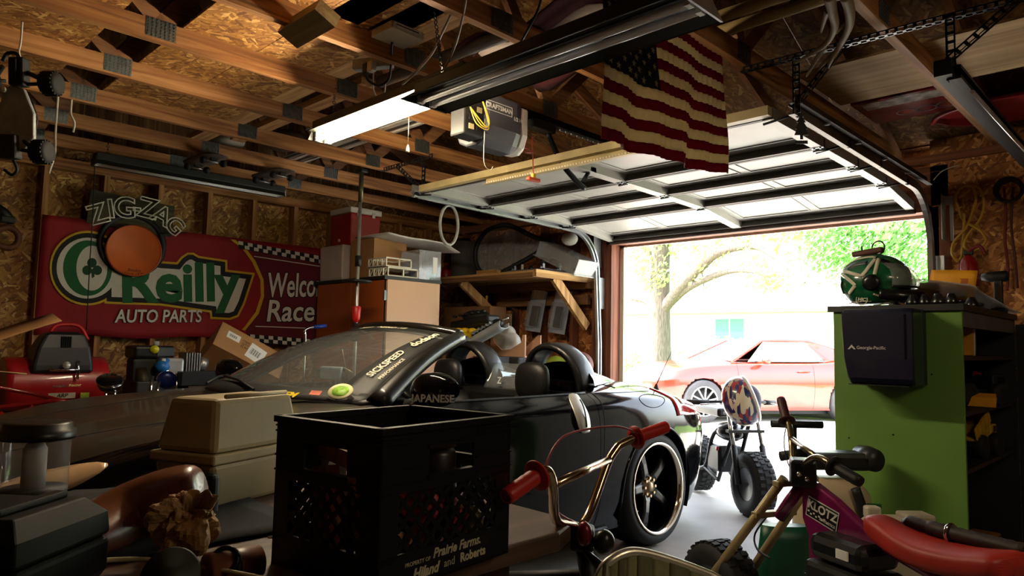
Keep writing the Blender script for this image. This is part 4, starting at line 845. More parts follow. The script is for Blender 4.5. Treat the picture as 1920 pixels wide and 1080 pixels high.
def loc(name,label,cat,sh,mat,grp='scraps in the milk crate',bev=0): o=sh.o(name,mat,bev=bev); tag(o,label,cat,grp); return o
TI=frame(N0,uy,-ux) # x along right face, y outwards
wd=WOOD('z',0x9a6a42,0xc08a5c,0x6e4526)
loc('wood_offcut','reddish wood offcut standing at the near corner of the milk crate','offcut',B().box(incr(.07,.05,.105),(.03,.07,.19),MX.Rotation(.2,3,'X')),wd); loc('wood_offcut','pale wood offcut leaning behind the left lattice','offcut',B().box(incr(.20,.05,.10),(.05,.03,.18),MX.Rotation(-.15,3,'Y')),wd); loc('wood_offcut','flat wood strip behind the left hand-hole','offcut',B().box(incr(.16,.06,.215),(.16,.05,.03),MX.Rotation(.1,3,'Y')),wd)
for k,(u,v,z,r,c,lb) in enumerate(((.05,.15,.13,.042,0xb8323c,'crumpled red and white packet near the right lattice'),(.06,.24,.09,.038,0xa02834,'dark red packet low in the milk crate'),(.06,.30,.06,.035,0x9a8a58,'olive packet in the far corner of the milk crate'),(.08,.20,.045,.04,0xa8754e,'brown paper wad at the bottom of the milk crate'),(.22,.13,.12,.04,0x8a8a84,'grey rag behind the left lattice'),(.14,.28,.13,.05,0xc9c2bc,'white plastic wad in the milk crate'),(.05,.09,.05,.035,0x9c6b45,'tan wad low at the near corner'))):
    b=B(); b.ball(incr(u,v,z),r,18,12); b.v=[p+(p-incr(u,v,z))*(.35*NZ.noise(p*38+V((k,0,0)))) for p in b.v]; loc('packet',lb,'packet',b,M(c,.5,var=.6,scale=28))
b=B(); b.ring(incr(.10,.20,.235),(0,0,1),.055,.016,36,8); coil=b.o('twine_coil',M(0xb59a78,.8,var=.3,scale=90)); tag(coil,'coil of braided tan twine on top in the milk crate','rope','scraps in the milk crate')
for k in range(36):
    a=6.2832*k/36; p=incr(.10,.20,.251)+V((.055*math.cos(a),.055*math.sin(a),0)); B().tube([p+V((-.012*math.cos(a+.8),-.012*math.sin(a+.8),-.004)),p+V((0,0,.003)),p+V((.012*math.cos(a+.8),.012*math.sin(a+.8),-.004))],.004,6).o('strand',M(0x9c8060,.8,var=.3),coil)
loc('card_piece','torn grey card piece at the back of the milk crate','card',B(TR(*incr(.25,.10,.19))@MX.Rotation(.5,4,'Z')).box((0,0,0),(.004,.10,.12)),M(0x9a958c,.8))
loc('metal_can','dark round can seen through the right hand-hole','can',B().lathe([(0,0),(.045,0),(.045,.13),(.04,.14),(0,.14)],incr(.06,.19,.085),(0,0,1),24),M(0x1d1416,.4))
# ---- tan lidded case
tanm=M(0xa8976e,.6,var=.15,scale=6,bump=.04)
n_=PZ(432,985,BZ); a_=math.radians(40); ex=V((-math.sin(a_),-math.cos(a_),0)); ey=V((-math.cos(math.radians(52)),math.sin(math.radians(52)),0))
n_=V((2.02,-4.38,BZ)); ex=(PZ(372,985,BZ)-n_); ex.z=0; ex=V((-.92,-.38,0)).normalized(); ey=V((-.38,.92,0)).normalized()
tc=thing('battery_case','tan plastic case with a tall tapered lid behind the crate','case',n_+ex*.1+ey*.15)
def fru(z0,z1,g0,g1,w,d): return [[n_+ex*x+ey*y+V((0,0,z)) for x,y in((-g,-g),(w+g,-g),(w+g,d+g),(-g,d+g))] for z,g in((z0,g0),(z1,g1))]
b=B(); b.loft(fru(0,.115,-.015,0,.20,.33),smooth=False); b.o('base',tanm,tc,bev=.012); b=B(); b.loft(fru(.115,.14,.008,.008,.20,.33),smooth=False); b.o('rim',tanm,tc,bev=.005); b=B(); b.loft(fru(.14,.275,.0,-.022,.20,.33),smooth=False); b.o('lid',tanm,tc,bev=.014)
B().tube([n_+ex*.02+ey*.05+V((0,0,.28)),n_+ex*.02+ey*.28+V((0,0,.28))],.006,6).o('ridge',tanm,tc)
dt=B(); dt.loft([[n_-ey*.03+ex*(x+.03)+V((0,0,z)) for x in(-.06,.06)]+[n_-ey*.002+ex*(x+.03)+V((0,0,z)) for x in(.06,-.06)] for z in(.0,.10)],smooth=False); tag(dt.o('black_pouch',M(0x10151c,.6),bev=.01),'dark pouch leaning on the tan case','pouch')
# ---- brown leather bicycle seat
lth=M(0x6e3a22,.32,var=.25,scale=8,bump=.05,bscale=90,coat=.25)
cl_=[(382,908,1.56,.028,.030),(375,910,1.56,.055,.050),(345,922,1.55,.075,.060),(300,935,1.54,.085,.062),(250,955,1.53,.085,.060),(205,980,1.48,.078,.054),(165,1008,1.40,.068,.046),(135,1030,1.33,.045,.03),(122,1040,1.31,.02,.015)]
rows=[]; ctr=[PD(x,y,d) for x,y,d,_,_ in cl_]
for i,(x,y,d,w_,h_) in enumerate(cl_):
    t=(ctr[min(i+1,8)]-ctr[max(i-1,0)]).normalized(); s_=t.cross(V((0,0,1))).normalized(); u_=s_.cross(t)
    rows.append([ctr[i]+s_*w_*math.copysign(abs(math.cos(a))**.8,math.cos(a))+u_*h_*math.copysign(abs(math.sin(a))**.8,math.sin(a)) for a in [6.2832*k/20 for k in range(20)]])
sv=thing('bicycle_seat','long brown leather bicycle seat tipped up on the bench','bicycle seat',(ctr[7].x,ctr[7].y,BZ))
B().loft(rows).o('cover',lth,sv,sub=1)
for s in(-1,1): B().tube([ctr[2]+V((.02*s,.02,-.06)),ctr[3]+V((.03*s,.0,-.10)),V((ctr[4].x+.03*s,ctr[4].y,BZ+.012)),V((ctr[6].x+.03*s,ctr[6].y,BZ+.012))],.007,8).o('rail',chrome,sv)
B().lathe([(.0,0),(.012,0),(.012,.02),(0,.02)],ctr[4]+V((.05,-.06,-.05)),(.7,-.7,0),12).o('bolt',chrome,sv)
# ---- crumpled brown paper
c=PD(352,1000,1.36); c.z=BZ+.075; b=B(); b.ball(c,(.070,.055,.060),64,40); 
b.v=[p+(p-c).normalized()*(.04*NZ.noise(p*12)+.05*abs(NZ.noise(p*24))-.02+.018*abs(NZ.noise(p*60))) for p in b.v]; b.sm=[False]*len(b.sm); lo_=min(p.z for p in b.v); b.v=[p+V((0,0,BZ+.001-lo_)) for p in b.v]; pb=b.o('paper_bag',M(0xa98352,.75,var=.3,scale=14,bump=.6,bscale=40)); tag(pb,'crumpled brown paper bag next to the leather seat','paper bag')
# ---- clear canister
j0=PZ(62,935,BZ); cj=thing('canister','clear canister with a wide black lid at the left edge','canister',(j0.x,j0.y,BZ)); rj=62*1.68/1325
B().lathe([(rj*.96,.02),(rj*.97,.03),(rj*1.0,.155),(rj*1.02,.16)],(j0.x,j0.y,BZ),(0,0,1),40,cap=False).o('glass',GLASS((.92,.93,.94),.04,.10),cj); B().lathe([(0,0),(rj*.95,0),(rj*.97,.03),(0,.03)],(j0.x,j0.y,BZ),(0,0,1),32).o('base',mblk,cj)
B().lathe([(rj*.7,.156),(rj*1.10,.156),(rj*1.12,.162),(rj*1.12,.178),(rj*1.02,.182),(rj*1.0,.196),(rj*.92,.200),(rj*.5,.198),(0,.2)],(j0.x,j0.y,BZ),(0,0,1),40).o('lid',M(0x121312,.35,var=.2),cj); B().lathe([(0,.03),(.028,.03),(.028,.13),(.018,.15),(0,.15)],(j0.x+.005,j0.y-.004,BZ),(0,0,1),20).o('paper_core',M(0xc9c0b8,.7),cj)
# ---- black tool case
o_=PD(-40,1040,1.12); o_.z=BZ; T=TR(*o_)@MX.Rotation(.72,4,'Z')@MX.Diagonal((.85,.85,1.12,1))
tcs=thing('tool_case','black moulded tool case with a lime label in the lower left corner','tool case',o_); pk=M(0x101210,.6,var=.2,scale=15,bump=.05,spec=.15)
b=B(T); b.loft([[V((x,y,z)) for x,y in((-.17+g,-.13+g),(.17-g,-.13+g),(.17-g,.13-g),(-.17+g,.13-g))] for z,g in((0.002,.02),(.03,.0),(.075,.0),(.078,.006))],smooth=False); b.o('base_shell',pk,tcs,bev=.01)
b=B(T); b.loft([[V((x,y,z)) for x,y in((-.17+g,-.13+g),(.17-g,-.13+g),(.17-g,.13-g),(-.17+g,.13-g))] for z,g in((.08,.006),(.084,.0),(.115,.004),(.14,.035))],smooth=False); b.o('lid_shell',pk,tcs,bev=.008)
for x in(-.09,.09): B(T).bb((x-.02,-.137,.055),(x+.02,-.128,.105)).o('latch',pk,tcs,bev=.003); B(T).bb((x-.015,-.09,.140),(x+.015,.09,.150)).o('lid_rib',pk,tcs,bev=.004)
B(T).tube(spl([(-.06,.13,.09),(-.055,.16,.095),(.055,.16,.095),(.06,.13,.09)],4),.012,8).o('handle',pk,tcs); B(T).bb((-.13,-.06,.141),(-.03,.06,.143)).o('label_plate',M(0x7c9a1e,.5,var=.1),tcs)
# ---- odds and ends at the bottom edge
p=PD(320,1085,1.22); dk_=B(); dk_.lathe([(0,0),(.05,0),(.052,.004),(.05,.008),(.02,.010),(.018,.016),(0,.016)],p,(.66,-.62,.42),36); tag(dk_.o('grinding_disc',M(0x2a2a26,.6,var=.2)),'dark round disc standing at the bottom edge','disc')
hoop=[PD(150,1062,1.26),PD(185,1053,1.28),PD(225,1049,1.30),PD(290,1050,1.30),PD(370,1062,1.27),PD(430,1072,1.25),PD(500,1086,1.22)]; tag(B().tube(spl(hoop,6),.0045,8).o('cream_rod',M(0xb8ad88,.45)),'thin cream rod curving along the bottom edge','rod')
a=PD(385,1072,1.26); b_=PD(486,1052,1.34); rl_=thing('leather_roll','brown leather tool roll bound with a dark strap','roll',a.lerp(b_,.5)-V((0,0,.03))); B().tube([a,a.lerp(b_,.04),a.lerp(b_,.96),b_],[.02,.032,.032,.02],18).o('roll',M(0x7a4a30,.4,var=.3,scale=12),rl_); B().tube([a.lerp(b_,.4),a.lerp(b_,.5)],.0345,18).o('strap',mblk,rl_); B().ring(a.lerp(b_,.45)+V((.02,-.02,.02)),(.7,-.5,.5),.022,.005,20,6).o('buckle',M(0x2a2c2c,.3,.8),rl_)
a=PD(478,1020,1.5); b_=PD(528,1010,1.56); cl2=thing('metal_clamp','shiny metal strap clamp lying left of the milk crate','clamp',(a.x,a.y,BZ)); B().bar(a,b_,.03,.004).o('band',chrome,cl2); B().bar(a+V((0,0,-.018)),b_+V((0,0,-.018)),.03,.004).o('band',chrome,cl2); B().tube([a.lerp(b_,.6)+V((0,0,-.02)),a.lerp(b_,.6)+V((0,0,.01))],.008,8).o('screw',chrome,cl2)
# ---- bike with brass-coloured bars and red grips
brs=M(0xb8a183,.18,1.,var=.1); rg=M(0xb8231a,.45,var=.1)
hb=thing('bmx_bike','bike with chrome high bars and red grips beyond the bench','bicycle',(2.62,-3.35,0))
gN0,gN1=PD(948,932,1.42),PD(1012,888,1.50); gF0,gF1=PD(1250,800,2.05),PD(1188,822,1.98); cl0=PD(1092,985,1.78)
nl=[gN1,PD(1022,882,1.51),PD(1030,888,1.52),PD(1037,915,1.54),PD(1043,975,1.66),cl0+V((.0,-.02,0))]; fl=[gF1,PD(1160,835,1.95),PD(1146,855,1.93),PD(1137,875,1.91),PD(1110,950,1.84),cl0]
B().tube([gN0,gN1]+spl(nl[1:],4),.0115,12).o('handlebar_side',brs,hb); B().tube([gF0,gF1]+spl(fl[1:],4),.0115,12).o('handlebar_side',brs,hb); B().tube([PD(1041,908,1.54),PD(1142,862,1.92)],.010,12).o('crossbar',brs,hb)
for g0,g1 in((gN0,gN1),(gF0,gF1)):
    d=(g1-g0).normalized(); gr=B().tube([g0,g0+d*.004]+[g0+d*(.01+.1*k/10) for k in range(11)]+[g1],[.014,.0175]+[.0172+.0012*(k%2) for k in range(11)]+[.018],16).o('grip',rg,hb); B().lathe([(.017,-.003),(.033,-.002),(.034,.002),(.017,.004)],g1-d*.01,d,24).o('grip_flange',rg,gr)
B().box(cl0+V((0,0,-.03)),(.06,.06,.06),MX.Rotation(.6,3,'Z')).o('stem_clamp',mblk,hb,bev=.01); B().ball(cl0+V((.03,-.03,-.01)),(.02,.02,.03),14,10).o('bar_clamp',M(0x6a1a24,.3,.4),hb); B().ball(cl0+V((.06,.01,-.03)),(.025,.03,.03),14,10).o('lamp_bracket',M(0x2a2a2a,.3,.5),hb)
stb=cl0+V((.03,.075,-.38)); B().tube([cl0+V((0,0,-.04)),stb],.022,12).o('head_tube',mblk,hb); ax=V((stb.x+.16,stb.y,.248))
for s in(-1,1): B().tube([stb+V((0,.05*s,.0)),ax+V((0,.05*s,0))],.014,10).o('fork_leg',mblk,hb)
ax2=V((stb.x-.82,stb.y,.248)); sb=stb+V((-.42,0,-.05)); st_=stb+V((-.50,0,.12))
for q in(ax,ax2):
    B().ring(q,(0,1,0),.215,.032,40,10).o('tyre',rub,hb); B().ring(q,(0,1,0),.18,.01,36,8).o('rim',chrome,hb); B().tube([q-V((0,.06,0)),q+V((0,.06,0))],.018,10).o('hub',chrome,hb)
    for k in range(12): a=6.2832*k/12; B().tube([q,q+V((.18*math.cos(a),0,.18*math.sin(a)))],.0015,4).o('spoke',chrome,hb)
sb.z=.27
B().tube([stb+V((0,0,.25)),st_],.018,10).o('top_tube',mblk,hb); B().tube([stb+V((0,0,.08)),sb],.018,10).o('down_tube',mblk,hb); B().tube([st_+V((-.02,0,.05)),sb],.016,10).o('seat_tube',mblk,hb)
B().tube([sb,ax2],.011,8).o('chain_stay',mblk,hb); B().tube([st_,ax2],.011,8).o('seat_stay',mblk,hb)
cab_=spl([PD(1200,815,1.98),PD(1160,800,1.9),PD(1100,805,1.8),PD(1055,820,1.7),PD(1028,860,1.62),PD(1025,905,1.6),PD(1045,960,1.68),cl0],6); B().tube(cab_,.0028,6).o('brake_cable',M(0x9a3a3e,.4),hb)
for k in range(3): B().tube(spl([cl0+V((.02,-.02,-.05)),cl0+V((.10+.03*k,-.03,-.10)),cl0+V((.16+.04*k,.02,-.16)),cl0+V((.3,.1+.04*k,-.22))],5),.006,6).o('cable',M(0x3a3c40,.3,.5),hb)
# ---- folding lawn chair top with woven webbing
lc=thing('lawn_chair','folded lawn chair with olive striped webbing at the bottom edge','chair',(3.0,-3.95,0)); alu=M(0xcfc8b8,.3,.7)
P=[PD(1120,1090,1.5),PD(1135,1060,1.5),PD(1165,1040,1.52),PD(1200,1036,1.54),PD(1260,1052,1.56),PD(1330,1078,1.58),PD(1360,1095,1.58)]; sp_=spl(P,6); B().tube(sp_,.011,10).o('frame_tube',alu,lc)
dn=V((.10,-.12,-.40)); n=len(sp_); webm=[M(0x77744e,.8,var=.2,scale=60),M(0x5d5c40,.8,var=.2,scale=60)]
for k in range(9):
    i0=3+k*3; i1=i0+3; rows=[]
    for j in range(8):
        t=j/7; rows.append([sp_[min(i,n-1)]+dn*max(0,t-.12)+V((.0,.014-.028*min(1,t*6),.013*math.sin(min(1,t*5)*3.14)+.004*(k%2))) for i in range(i0,i1+1)])
    B().sheet(rows,.002).o('webbing_strap',webm[k%2],lc)
B().tube([P[1],P[1]+dn],.011,10).o('frame_tube',alu,lc); B().tube([P[5],P[5]+dn],.011,10).o('frame_tube',M(0xe6e6e6,.3,.4),lc); B().tube([P[1]+dn,P[5]+dn],.011,10).o('frame_tube',alu,lc)
for q in(P[1]+dn,P[5]+dn): B().tube([q,V((q.x+.05,q.y-.06,0.012))],.011,10).o('leg',alu,lc)
# ================================================================ right side: green cabinet and what stands on it
grn=M(0x618638,.6,var=.10,scale=3,bump=.03,bscale=120); dkw=M(0x17181a,.5,var=.2); bei=M(0x9c9488,.7,var=.1)
gc=thing('green_cabinet','bright green cabinet with open shelves on its right side','cabinet',(2.70,-.77,0))
GX0,GX1,GY0,GY1,GZ=2.416,2.984,-1.40,-.18,1.385
B().bb((GX0,GY0,.0),(GX1,GY0+.02,GZ)).o('end_panel',grn,gc,bev=.002); B().bb((GX0,GY0+.021,0),(GX0+.015,GY1,GZ)).o('back_panel',bei,gc); B().bb((GX0,GY1-.02,0),(GX1,GY1,GZ)).o('end_panel',dkw,gc)
B().bb((GX0-.022,GY0-.02,GZ),(GX1+.012,GY1+.01,GZ+.03)).o('top_board',dkw,gc); B().bb((GX1-.03,GY0+.021,GZ-.075),(GX1,GY1-.021,GZ)).o('top_rail',M(0x50524f,.6),gc)
sz=[PX(1808,y,GX1).z for y in(668,775,888)]+[.06]
for z in sz: B().bb((GX0+.016,GY0+.021,z-.02),(GX1-.01,GY1-.021,z)).o('shelf_board',dkw,gc)
for k in range(3): y=GY0+.35+k*.35; B().bb((GX0+.016,y-.012,.06),(GX0+.03,y+.012,GZ-.02)).o('shelf_rail',mblk,gc)
for x,y in((1735,583),(1747,682),(1675,795),(1592,801)): p=PY(x,y+20,GY0); B().lathe([(0,0),(.004,0),(.004,.002),(0,.002)],p,(0,-1,0),10).o('screw_hole',gap,gc)
# towel dispenser
xr=PY(1738,650,GY0).x; yf=PX(1712,655,xr).y; xl=PY(1577,650,yf).x; z1=PY(1650,578,yf).z; z0=PY(1650,722,yf).z
td=thing('towel_dispenser','dark blue-black paper towel dispenser fixed on the green panel','dispenser',((xl+xr)/2,GY0,z0)); nav=M(0x14142a,.32,var=.2,scale=5,coat=.4)
b=B(); b.loft([[V((x,y,z)) for x,y in((xl+g,yf+q),(xr,yf+q),(xr,GY0-.06),(xl+g,GY0-.06))] for z,g,q in((z0,.03,.03),(z0+.03,.025,.005),(z0+.12,.01,0),(z1-.02,0,0),(z1,.01,.015))],smooth=False); cv=b.o('cover',nav,td,bev=.008)
B().bb((xl+.02,GY0-.06,z0),(xr,GY0-.001,z1)).o('wall_box',M(0x23262a,.5),td,bev=.004); B().bb((xr-.035,yf-.003,z0+.12),(xr-.028,yf,z1-.03)).o('sight_window',M(0x090912,.2),cv); B().bb((xl+.03,yf+.003,z0-.004),(xr-.02,yf+.06,z0)).o('exit_slot',mblk,td)
tw=M(0xc9c4bc,.5); pz=PY(1620,652,yf).z; px0=PY(1597,652,yf).x; text('Georgia-Pacific',frame((px0+.085,yf-.0012,pz),(1,0,0),(0,0,1)),.021,tw,cv,'lettering',.0004,.015)
B(frame((px0,yf-.0014,pz),(1,0,0),(0,0,1))).prism([(-.018,-.008),(0,.014),(.018,-.008),(.010,-.008),(0,.002),(-.010,-.008)],MX(),.0006).o('logo',tw,cv)
TOP=GZ+.0305
# ---- full-face helmet, chin to the right
def ellray(c,r,x,y):
    d=ray(x,y); o=CAM-c; q=V((1/r.x,1/r.y,1/r.z)); D=V((d.x*q.x,d.y*q.y,d.z*q.z)); O=V((o.x*q.x,o.y*q.y,o.z*q.z)); a=D.dot(D); b=D.dot(O); cc=O.dot(O)-1; di=b*b-a*cc
    if di<0: di=0
    return CAM+d*((-b-math.sqrt(di))/a)
hc=PY(1640,520,-1.22); hr=V((.175,.13,.142)); hc.z=TOP+.135
hm=thing('helmet','green, white and black full-face helmet on the cabinet top','helmet',(hc.x,hc.y,TOP))
hg=M(0x0d5a34,.22,var=.5,scale=30,coat=.8); hw=M(0xcfcbb4,.3,coat=.5,var=.08); hk=M(0x0c0d10,.3,coat=.4,var=.3,scale=60)
b=B(); rows=[]
for i in range(25):
    a=math.pi*i/24; rr_=[]
    for k in range(40):
        t=6.2832*k/40; p=V((hr.x*math.sin(a)*math.cos(t),hr.y*math.sin(a)*math.sin(t),-hr.z*math.cos(a)))
        if p.z<-.118: p.z=-.118-.15*(p.z+.118)*0
        pass
        rr_.append(hc+p)
    rows.append(rr_)
b.loft(rows); b.o('shell',hg,hm)
def strip(px,w,mat,name,off=.003):
    P=spl([ellray(hc,hr*1.0,x,y) for x,y in px],4); bb=B(); rows=[]
    for i,p in enumerate(P):
        t=(P[min(i+1,len(P)-1)]-P[max(i-1,0)]); n=V(((p.x-hc.x)/hr.x**2,(p.y-hc.y)/hr.y**2,(p.z-hc.z)/hr.z**2)).normalized(); s=n.cross(t).normalized(); rows.append([p+n*off-s*w,p+n*(off+.0015),p+n*off+s*w])
    bb.sheet(rows,.002); bb.o(name,mat,hm)
def Q(*l): return [(1540+x/3.6,420+y/3.6) for x,y in l]
for l,w_,m_ in(((( (145,318),(200,332),(270,352)),.009,hw)),((((272,352),(300,320),(330,280),(365,238))),.009,hw),((((142,342),(190,378),(230,415)),.009,hw)),((((230,415),(200,455),(165,510)),.009,hw)),((((385,235),(372,290),(360,340)),.009,hw)),((((150,300),(220,250),(300,228),(370,225)),.009,hw)),((((400,440),(470,480),(540,515),(600,540)),.005,hw)),((((350,470),(430,500),(490,522),(430,535),(350,548)),.005,hw)),((((180,535),(260,522),(340,520)),.004,hw)),((((180,300),(240,272),(310,262)),.012,hk)),((((400,245),(440,262),(470,290)),.016,hk)),((((140,380),(135,420),(150,470)),.012,hk)),((((440,500),(520,545),(600,560)),.010,hk)),((((200,560),(300,565),(420,560)),.012,hk))): strip(Q(*l),w_,m_,'painted_stripe',.0035 if m_ is hw else .002)
pc_=ellray(hc,hr,*Q((335,395))[0]); nb=V(((pc_.x-hc.x)/hr.x**2,(pc_.y-hc.y)/hr.y**2,(pc_.z-hc.z)/hr.z**2)).normalized(); B().lathe([(0,0),(.042,0),(.040,.008),(.02,.011),(0,.011)],pc_,nb,28).o('visor_pivot',hk,hm)
ol=ellray(hc,hr,*Q((275,507))[0]); nb2=V(((ol.x-hc.x)/hr.x**2,(ol.y-hc.y)/hr.y**2,(ol.z-hc.z)/hr.z**2)).normalized(); TL=frame(ol+nb2*.004,V((1,0,0))-nb2*nb2.x,(0,0,1)); B(TL).ring((0,0,.0),(0,0,1),.028,.0025,32,6).o('logo_ring',hw,hm); text('HJC',TL@TR(0,0,.002),.024,hw,hm,'lettering',.0006,.03,.2)
rows=[]
for i in range(13):
    t=-1.15+2.3*i/12; rows.append([hc+V(((hr.x+.006)*(.18+.95*math.cos(e)*math.cos(t*.9)),(hr.y+.008)*math.sin(t)*1.02,-.01+.115*math.sin(e))) for e in [-.25+1.15*k/8 for k in range(9)]])
B().tube(spl([hc+V((.06,-.125,-.075)),hc+V((.15,-.10,-.085)),hc+V((.205,-.03,-.085)),hc+V((.205,.03,-.085)),hc+V((.15,.10,-.085)),hc+V((.06,.125,-.075))],5),[.030]*26,12).o('chin_bar',hk,hm)
B().sheet(rows,.002).o('visor',GLASS((.9,.9,.86),.03,.12),hm); B().tube([r[0] for r in rows],.006,8).o('visor_edge',hk,hm)
p=hc+V((.0,.0,hr.z+.012)); gd=thing('cable_gadget','brown gadget wound with black cable on top of the helmet','gadget',p); B().box(p+V((-.03,0,.0)),(.15,.05,.03),MX.Rotation(-.12,3,'Y')).o('case',M(0x5a2a20,.5,var=.3),gd,bev=.008); B().ring(p+V((.02,0,.02)),(.3,1,0),.035,.004,24,6).o('cable',mblk,gd); B().ring(p+V((-.06,0,.012)),(1,.3,0),.022,.004,20,6).o('cable',mblk,gd)
# cardboard scrap, bubble wrap, small black parts, envelope, drill
a=PZ(1690,560,TOP); a=V((2.62,-.78,TOP)); tag(B(TR(*a)@MX.Rotation(.3,4,'Z')).box((0,0,.075),(.24,.16,.15)).o('cardboard_box',M(0x7d5a26,.8,var=.2),bev=.004),'brown cardboard box behind the green helmet','box')
rows=[]
for i in range(15):
    t=i/14; y=-1.05+.98*t; rows.append([V((2.62+.05*t+.33*k/8,y,TOP+.014+.15*(1-t)**1.3*(1-.35*k/8)+.008*NZ.noise(V((i*.7,k*.6,0))))) for k in range(9)])
tag(B().sheet(rows,.006).o('bubble_wrap',M(0xdcdad6,.25,var=.15,alpha=.6,bump=.6,bscale=70)),'sheet of bubble wrap draped along the cabinet top','bubble wrap')
for k,(x,y,lb) in enumerate(((1712,552,'black knob, leftmost of the small parts before the bubble wrap'),(1735,548,'black knob, second of the small parts before the bubble wrap'),(1760,556,'black fitting, third of the small parts on the cabinet edge'),(1785,560,'black fitting, fourth of the small parts on the cabinet edge'),(1822,563,'black rolled part, last of the small parts on the cabinet edge'))):
    p=V((PY(x,572,-1.36).x,-1.365,TOP)) if x<1800 else V((2.955,PX(x,575,2.955).y,TOP)); b=B(); r=.03-.003*(k%2); b.lathe([(0,0),(r,0),(r*1.1,.012),(r*.8,.03),(r*.5,.05),(0,.052)],p,(0,0,1),18); b.ring(p+V((.02,.03,.015)),(0,0,1),.02,.009,18,8); tag(b.o('small_part',hk),lb,'part','small black parts on the green cabinet')
tag(B().tube([(2.90,-1.365,TOP+.012),(2.93,-1.32,TOP+.012)],.012,10).o('chrome_ring',chrome),'small shiny chrome fitting at the cabinet corner','fitting')
ec=PY(1788,515,-.62); T=frame((ec.x,-.66,TOP+.012+.135),(1,-.12,-.08),(0,.25,1)); b=B(T); rows=[[V((-.115+.23*k/8,-.085+.17*i/6,.012*math.sin(k/8*3.14)*math.sin(i/6*3.14)+.004*NZ.noise(V((k*.8,i*.9,3))))) for k in range(9)] for i in range(7)]; b.sheet(rows,.008); en=b.o('envelope',M(0xf0a820,.5,var=.15,scale=8,bump=.2)); tag(en,'bright orange-yellow padded envelope standing on the cabinet','envelope'); B(T).box((.045,.005,.016),(.07,.06,.002)).o('shipping_label',M(0xc86a28,.5),en); B(T).box((.035,-.055,.016),(.09,.035,.002)).o('barcode_label',M(0xb9b4a8,.6,var=.5,scale=80),en)  # envelope colour raised to carry the light coming through from behind
d0=PY(1868,535,-.34); dr=thing('power_drill','black cordless drill standing at the far end of the cabinet','drill',(d0.x,-.34,TOP)); B().tube([d0+V((-.07,0,.05)),d0+V((-.03,0,.05)),d0+V((.05,0,.05)),d0+V((.06,0,.05))],[.018,.03,.032,.022],14).o('motor',mblk,dr); B().tube([d0+V((-.12,0,.05)),d0+V((-.07,0,.05))],[.005,.014],10).o('chuck',M(0x5a2a22,.4),dr); B().loft([[V((d0.x+x+.01,-.34+y,z)) for x,y in((-.02,-.018),(.02,-.018),(.02,.018),(-.02,.018))] for z in(TOP+.03,d0.z+.03)],smooth=False).o('handle',mblk,dr,bev=.006); B().box((d0.x+.01,-.34,TOP+.017),(.075,.05,.03)).o('battery',mblk,dr,bev=.005)
# toys on the shelves
def toy_truck(name,label,o_,yaw,s,body,hub,n=2,bed=True,tilt=.0):
    T=TR(*o_)@MX.Rotation(yaw,4,'Z')@MX.Scale(s,4); t=thing(name,label,'toy',o_,'toy trucks on the cabinet shelves'); bm_=M(body,.45,var=.2); 
    B(T).bb((-.20,-.06,.075),(.20,.06,.105)).o('chassis',mblk,t); B(T).bb((.09,-.07,.105),(.20,.07,.20)).o('cab',bm_,t,bev=.008); B(T).bb((.13,-.0705,.15),(.185,.0705,.19)).o('cab_window',M(0x0a0c10,.2),t)
    if bed:
        R_=T@TR(-.19,0,.108)@MX.Rotation(-tilt,4,'Y'); 
        for a,b_ in(((0,-.085,0),(.27,.085,.008)),((0,-.085,0),(.27,-.077,.09)),((0,.077,0),(.27,.085,.09)),((.262,-.085,0),(.27,.085,.10))): B(R_).bb(a,b_).o('dump_bed',bm_,t)
        for k in range(4): B(R_).bb((.03+k*.065,-.09,.0),(.042+k*.065,-.085,.09)).o('bed_rib',bm_,t)
    xs=[-.13,.13] if n==2 else [-.16,-.05,.14]
    for x in xs:
        for y in(-.085,.085):
            w=B(T).lathe([(.03,-.028),(.066,-.028),(.075,-.018),(.075,.018),(.066,.028),(.03,.028)],(x,y,.075),(0,1,0),20).o('wheel',rub,t); B(T).lathe([(0,-.02),(.038,-.02),(.038,.02),(0,.02)],(x,y,.075),(0,1,0),16).o('wheel_hub',M(hub,.35,.3),w)
    return t
mx_=(GX0+GX1)/2+.13
def sy(x,y): return PX(x,y,GX1-.05).y
toy_truck('toy_dump_truck','yellow toy dump truck with raised bed on the second lowest shelf',(mx_+.05,sy(1850,850),sz[2]),1.45,.8,0xb8901c,0xc9a020,2,True,.45); toy_truck('toy_dump_truck','orange toy dump truck with chrome wheels on the bottom shelf',(mx_+.05,sy(1850,960),sz[3]+.0),1.5,.95,0x8a5a1e,0x8a8f94,3)
lt_=toy_truck('toy_loader','black toy loader with yellow bucket on the middle shelf',(mx_+.06,sy(1842,750),sz[1]),1.0,.8,0x1a1c20,0xb8901c,2,False); 
b=B(TR(mx_+.13,sy(1842,750)-.10,sz[1])); b.loft([[V((-.05,0,.03)),V((.05,0,.03)),V((.06,-.05,.005)),V((-.06,-.05,.005))],[V((-.05,.01,.07)),V((.05,.01,.07)),V((.06,-.03,.05)),V((-.06,-.03,.05))]],smooth=False); b.o('bucket',M(0xc98a1e,.45),lt_)
p=V((mx_+.06,sy(1880,740),sz[1])); bt=B(); a0=V((mx_+.10,sy(1895,760),sz[1]+.034)); a1=V((mx_+.02,sy(1862,690),sz[1]+.16)); bt.tube([a0,a0.lerp(a1,.5),a0.lerp(a1,.75),a1],[.032,.032,.018,.014],16); tag(bt.o('toy_bat',M(0x9c1c24,.45)),'red toy bat leaning on the middle cabinet shelf','toy bat')
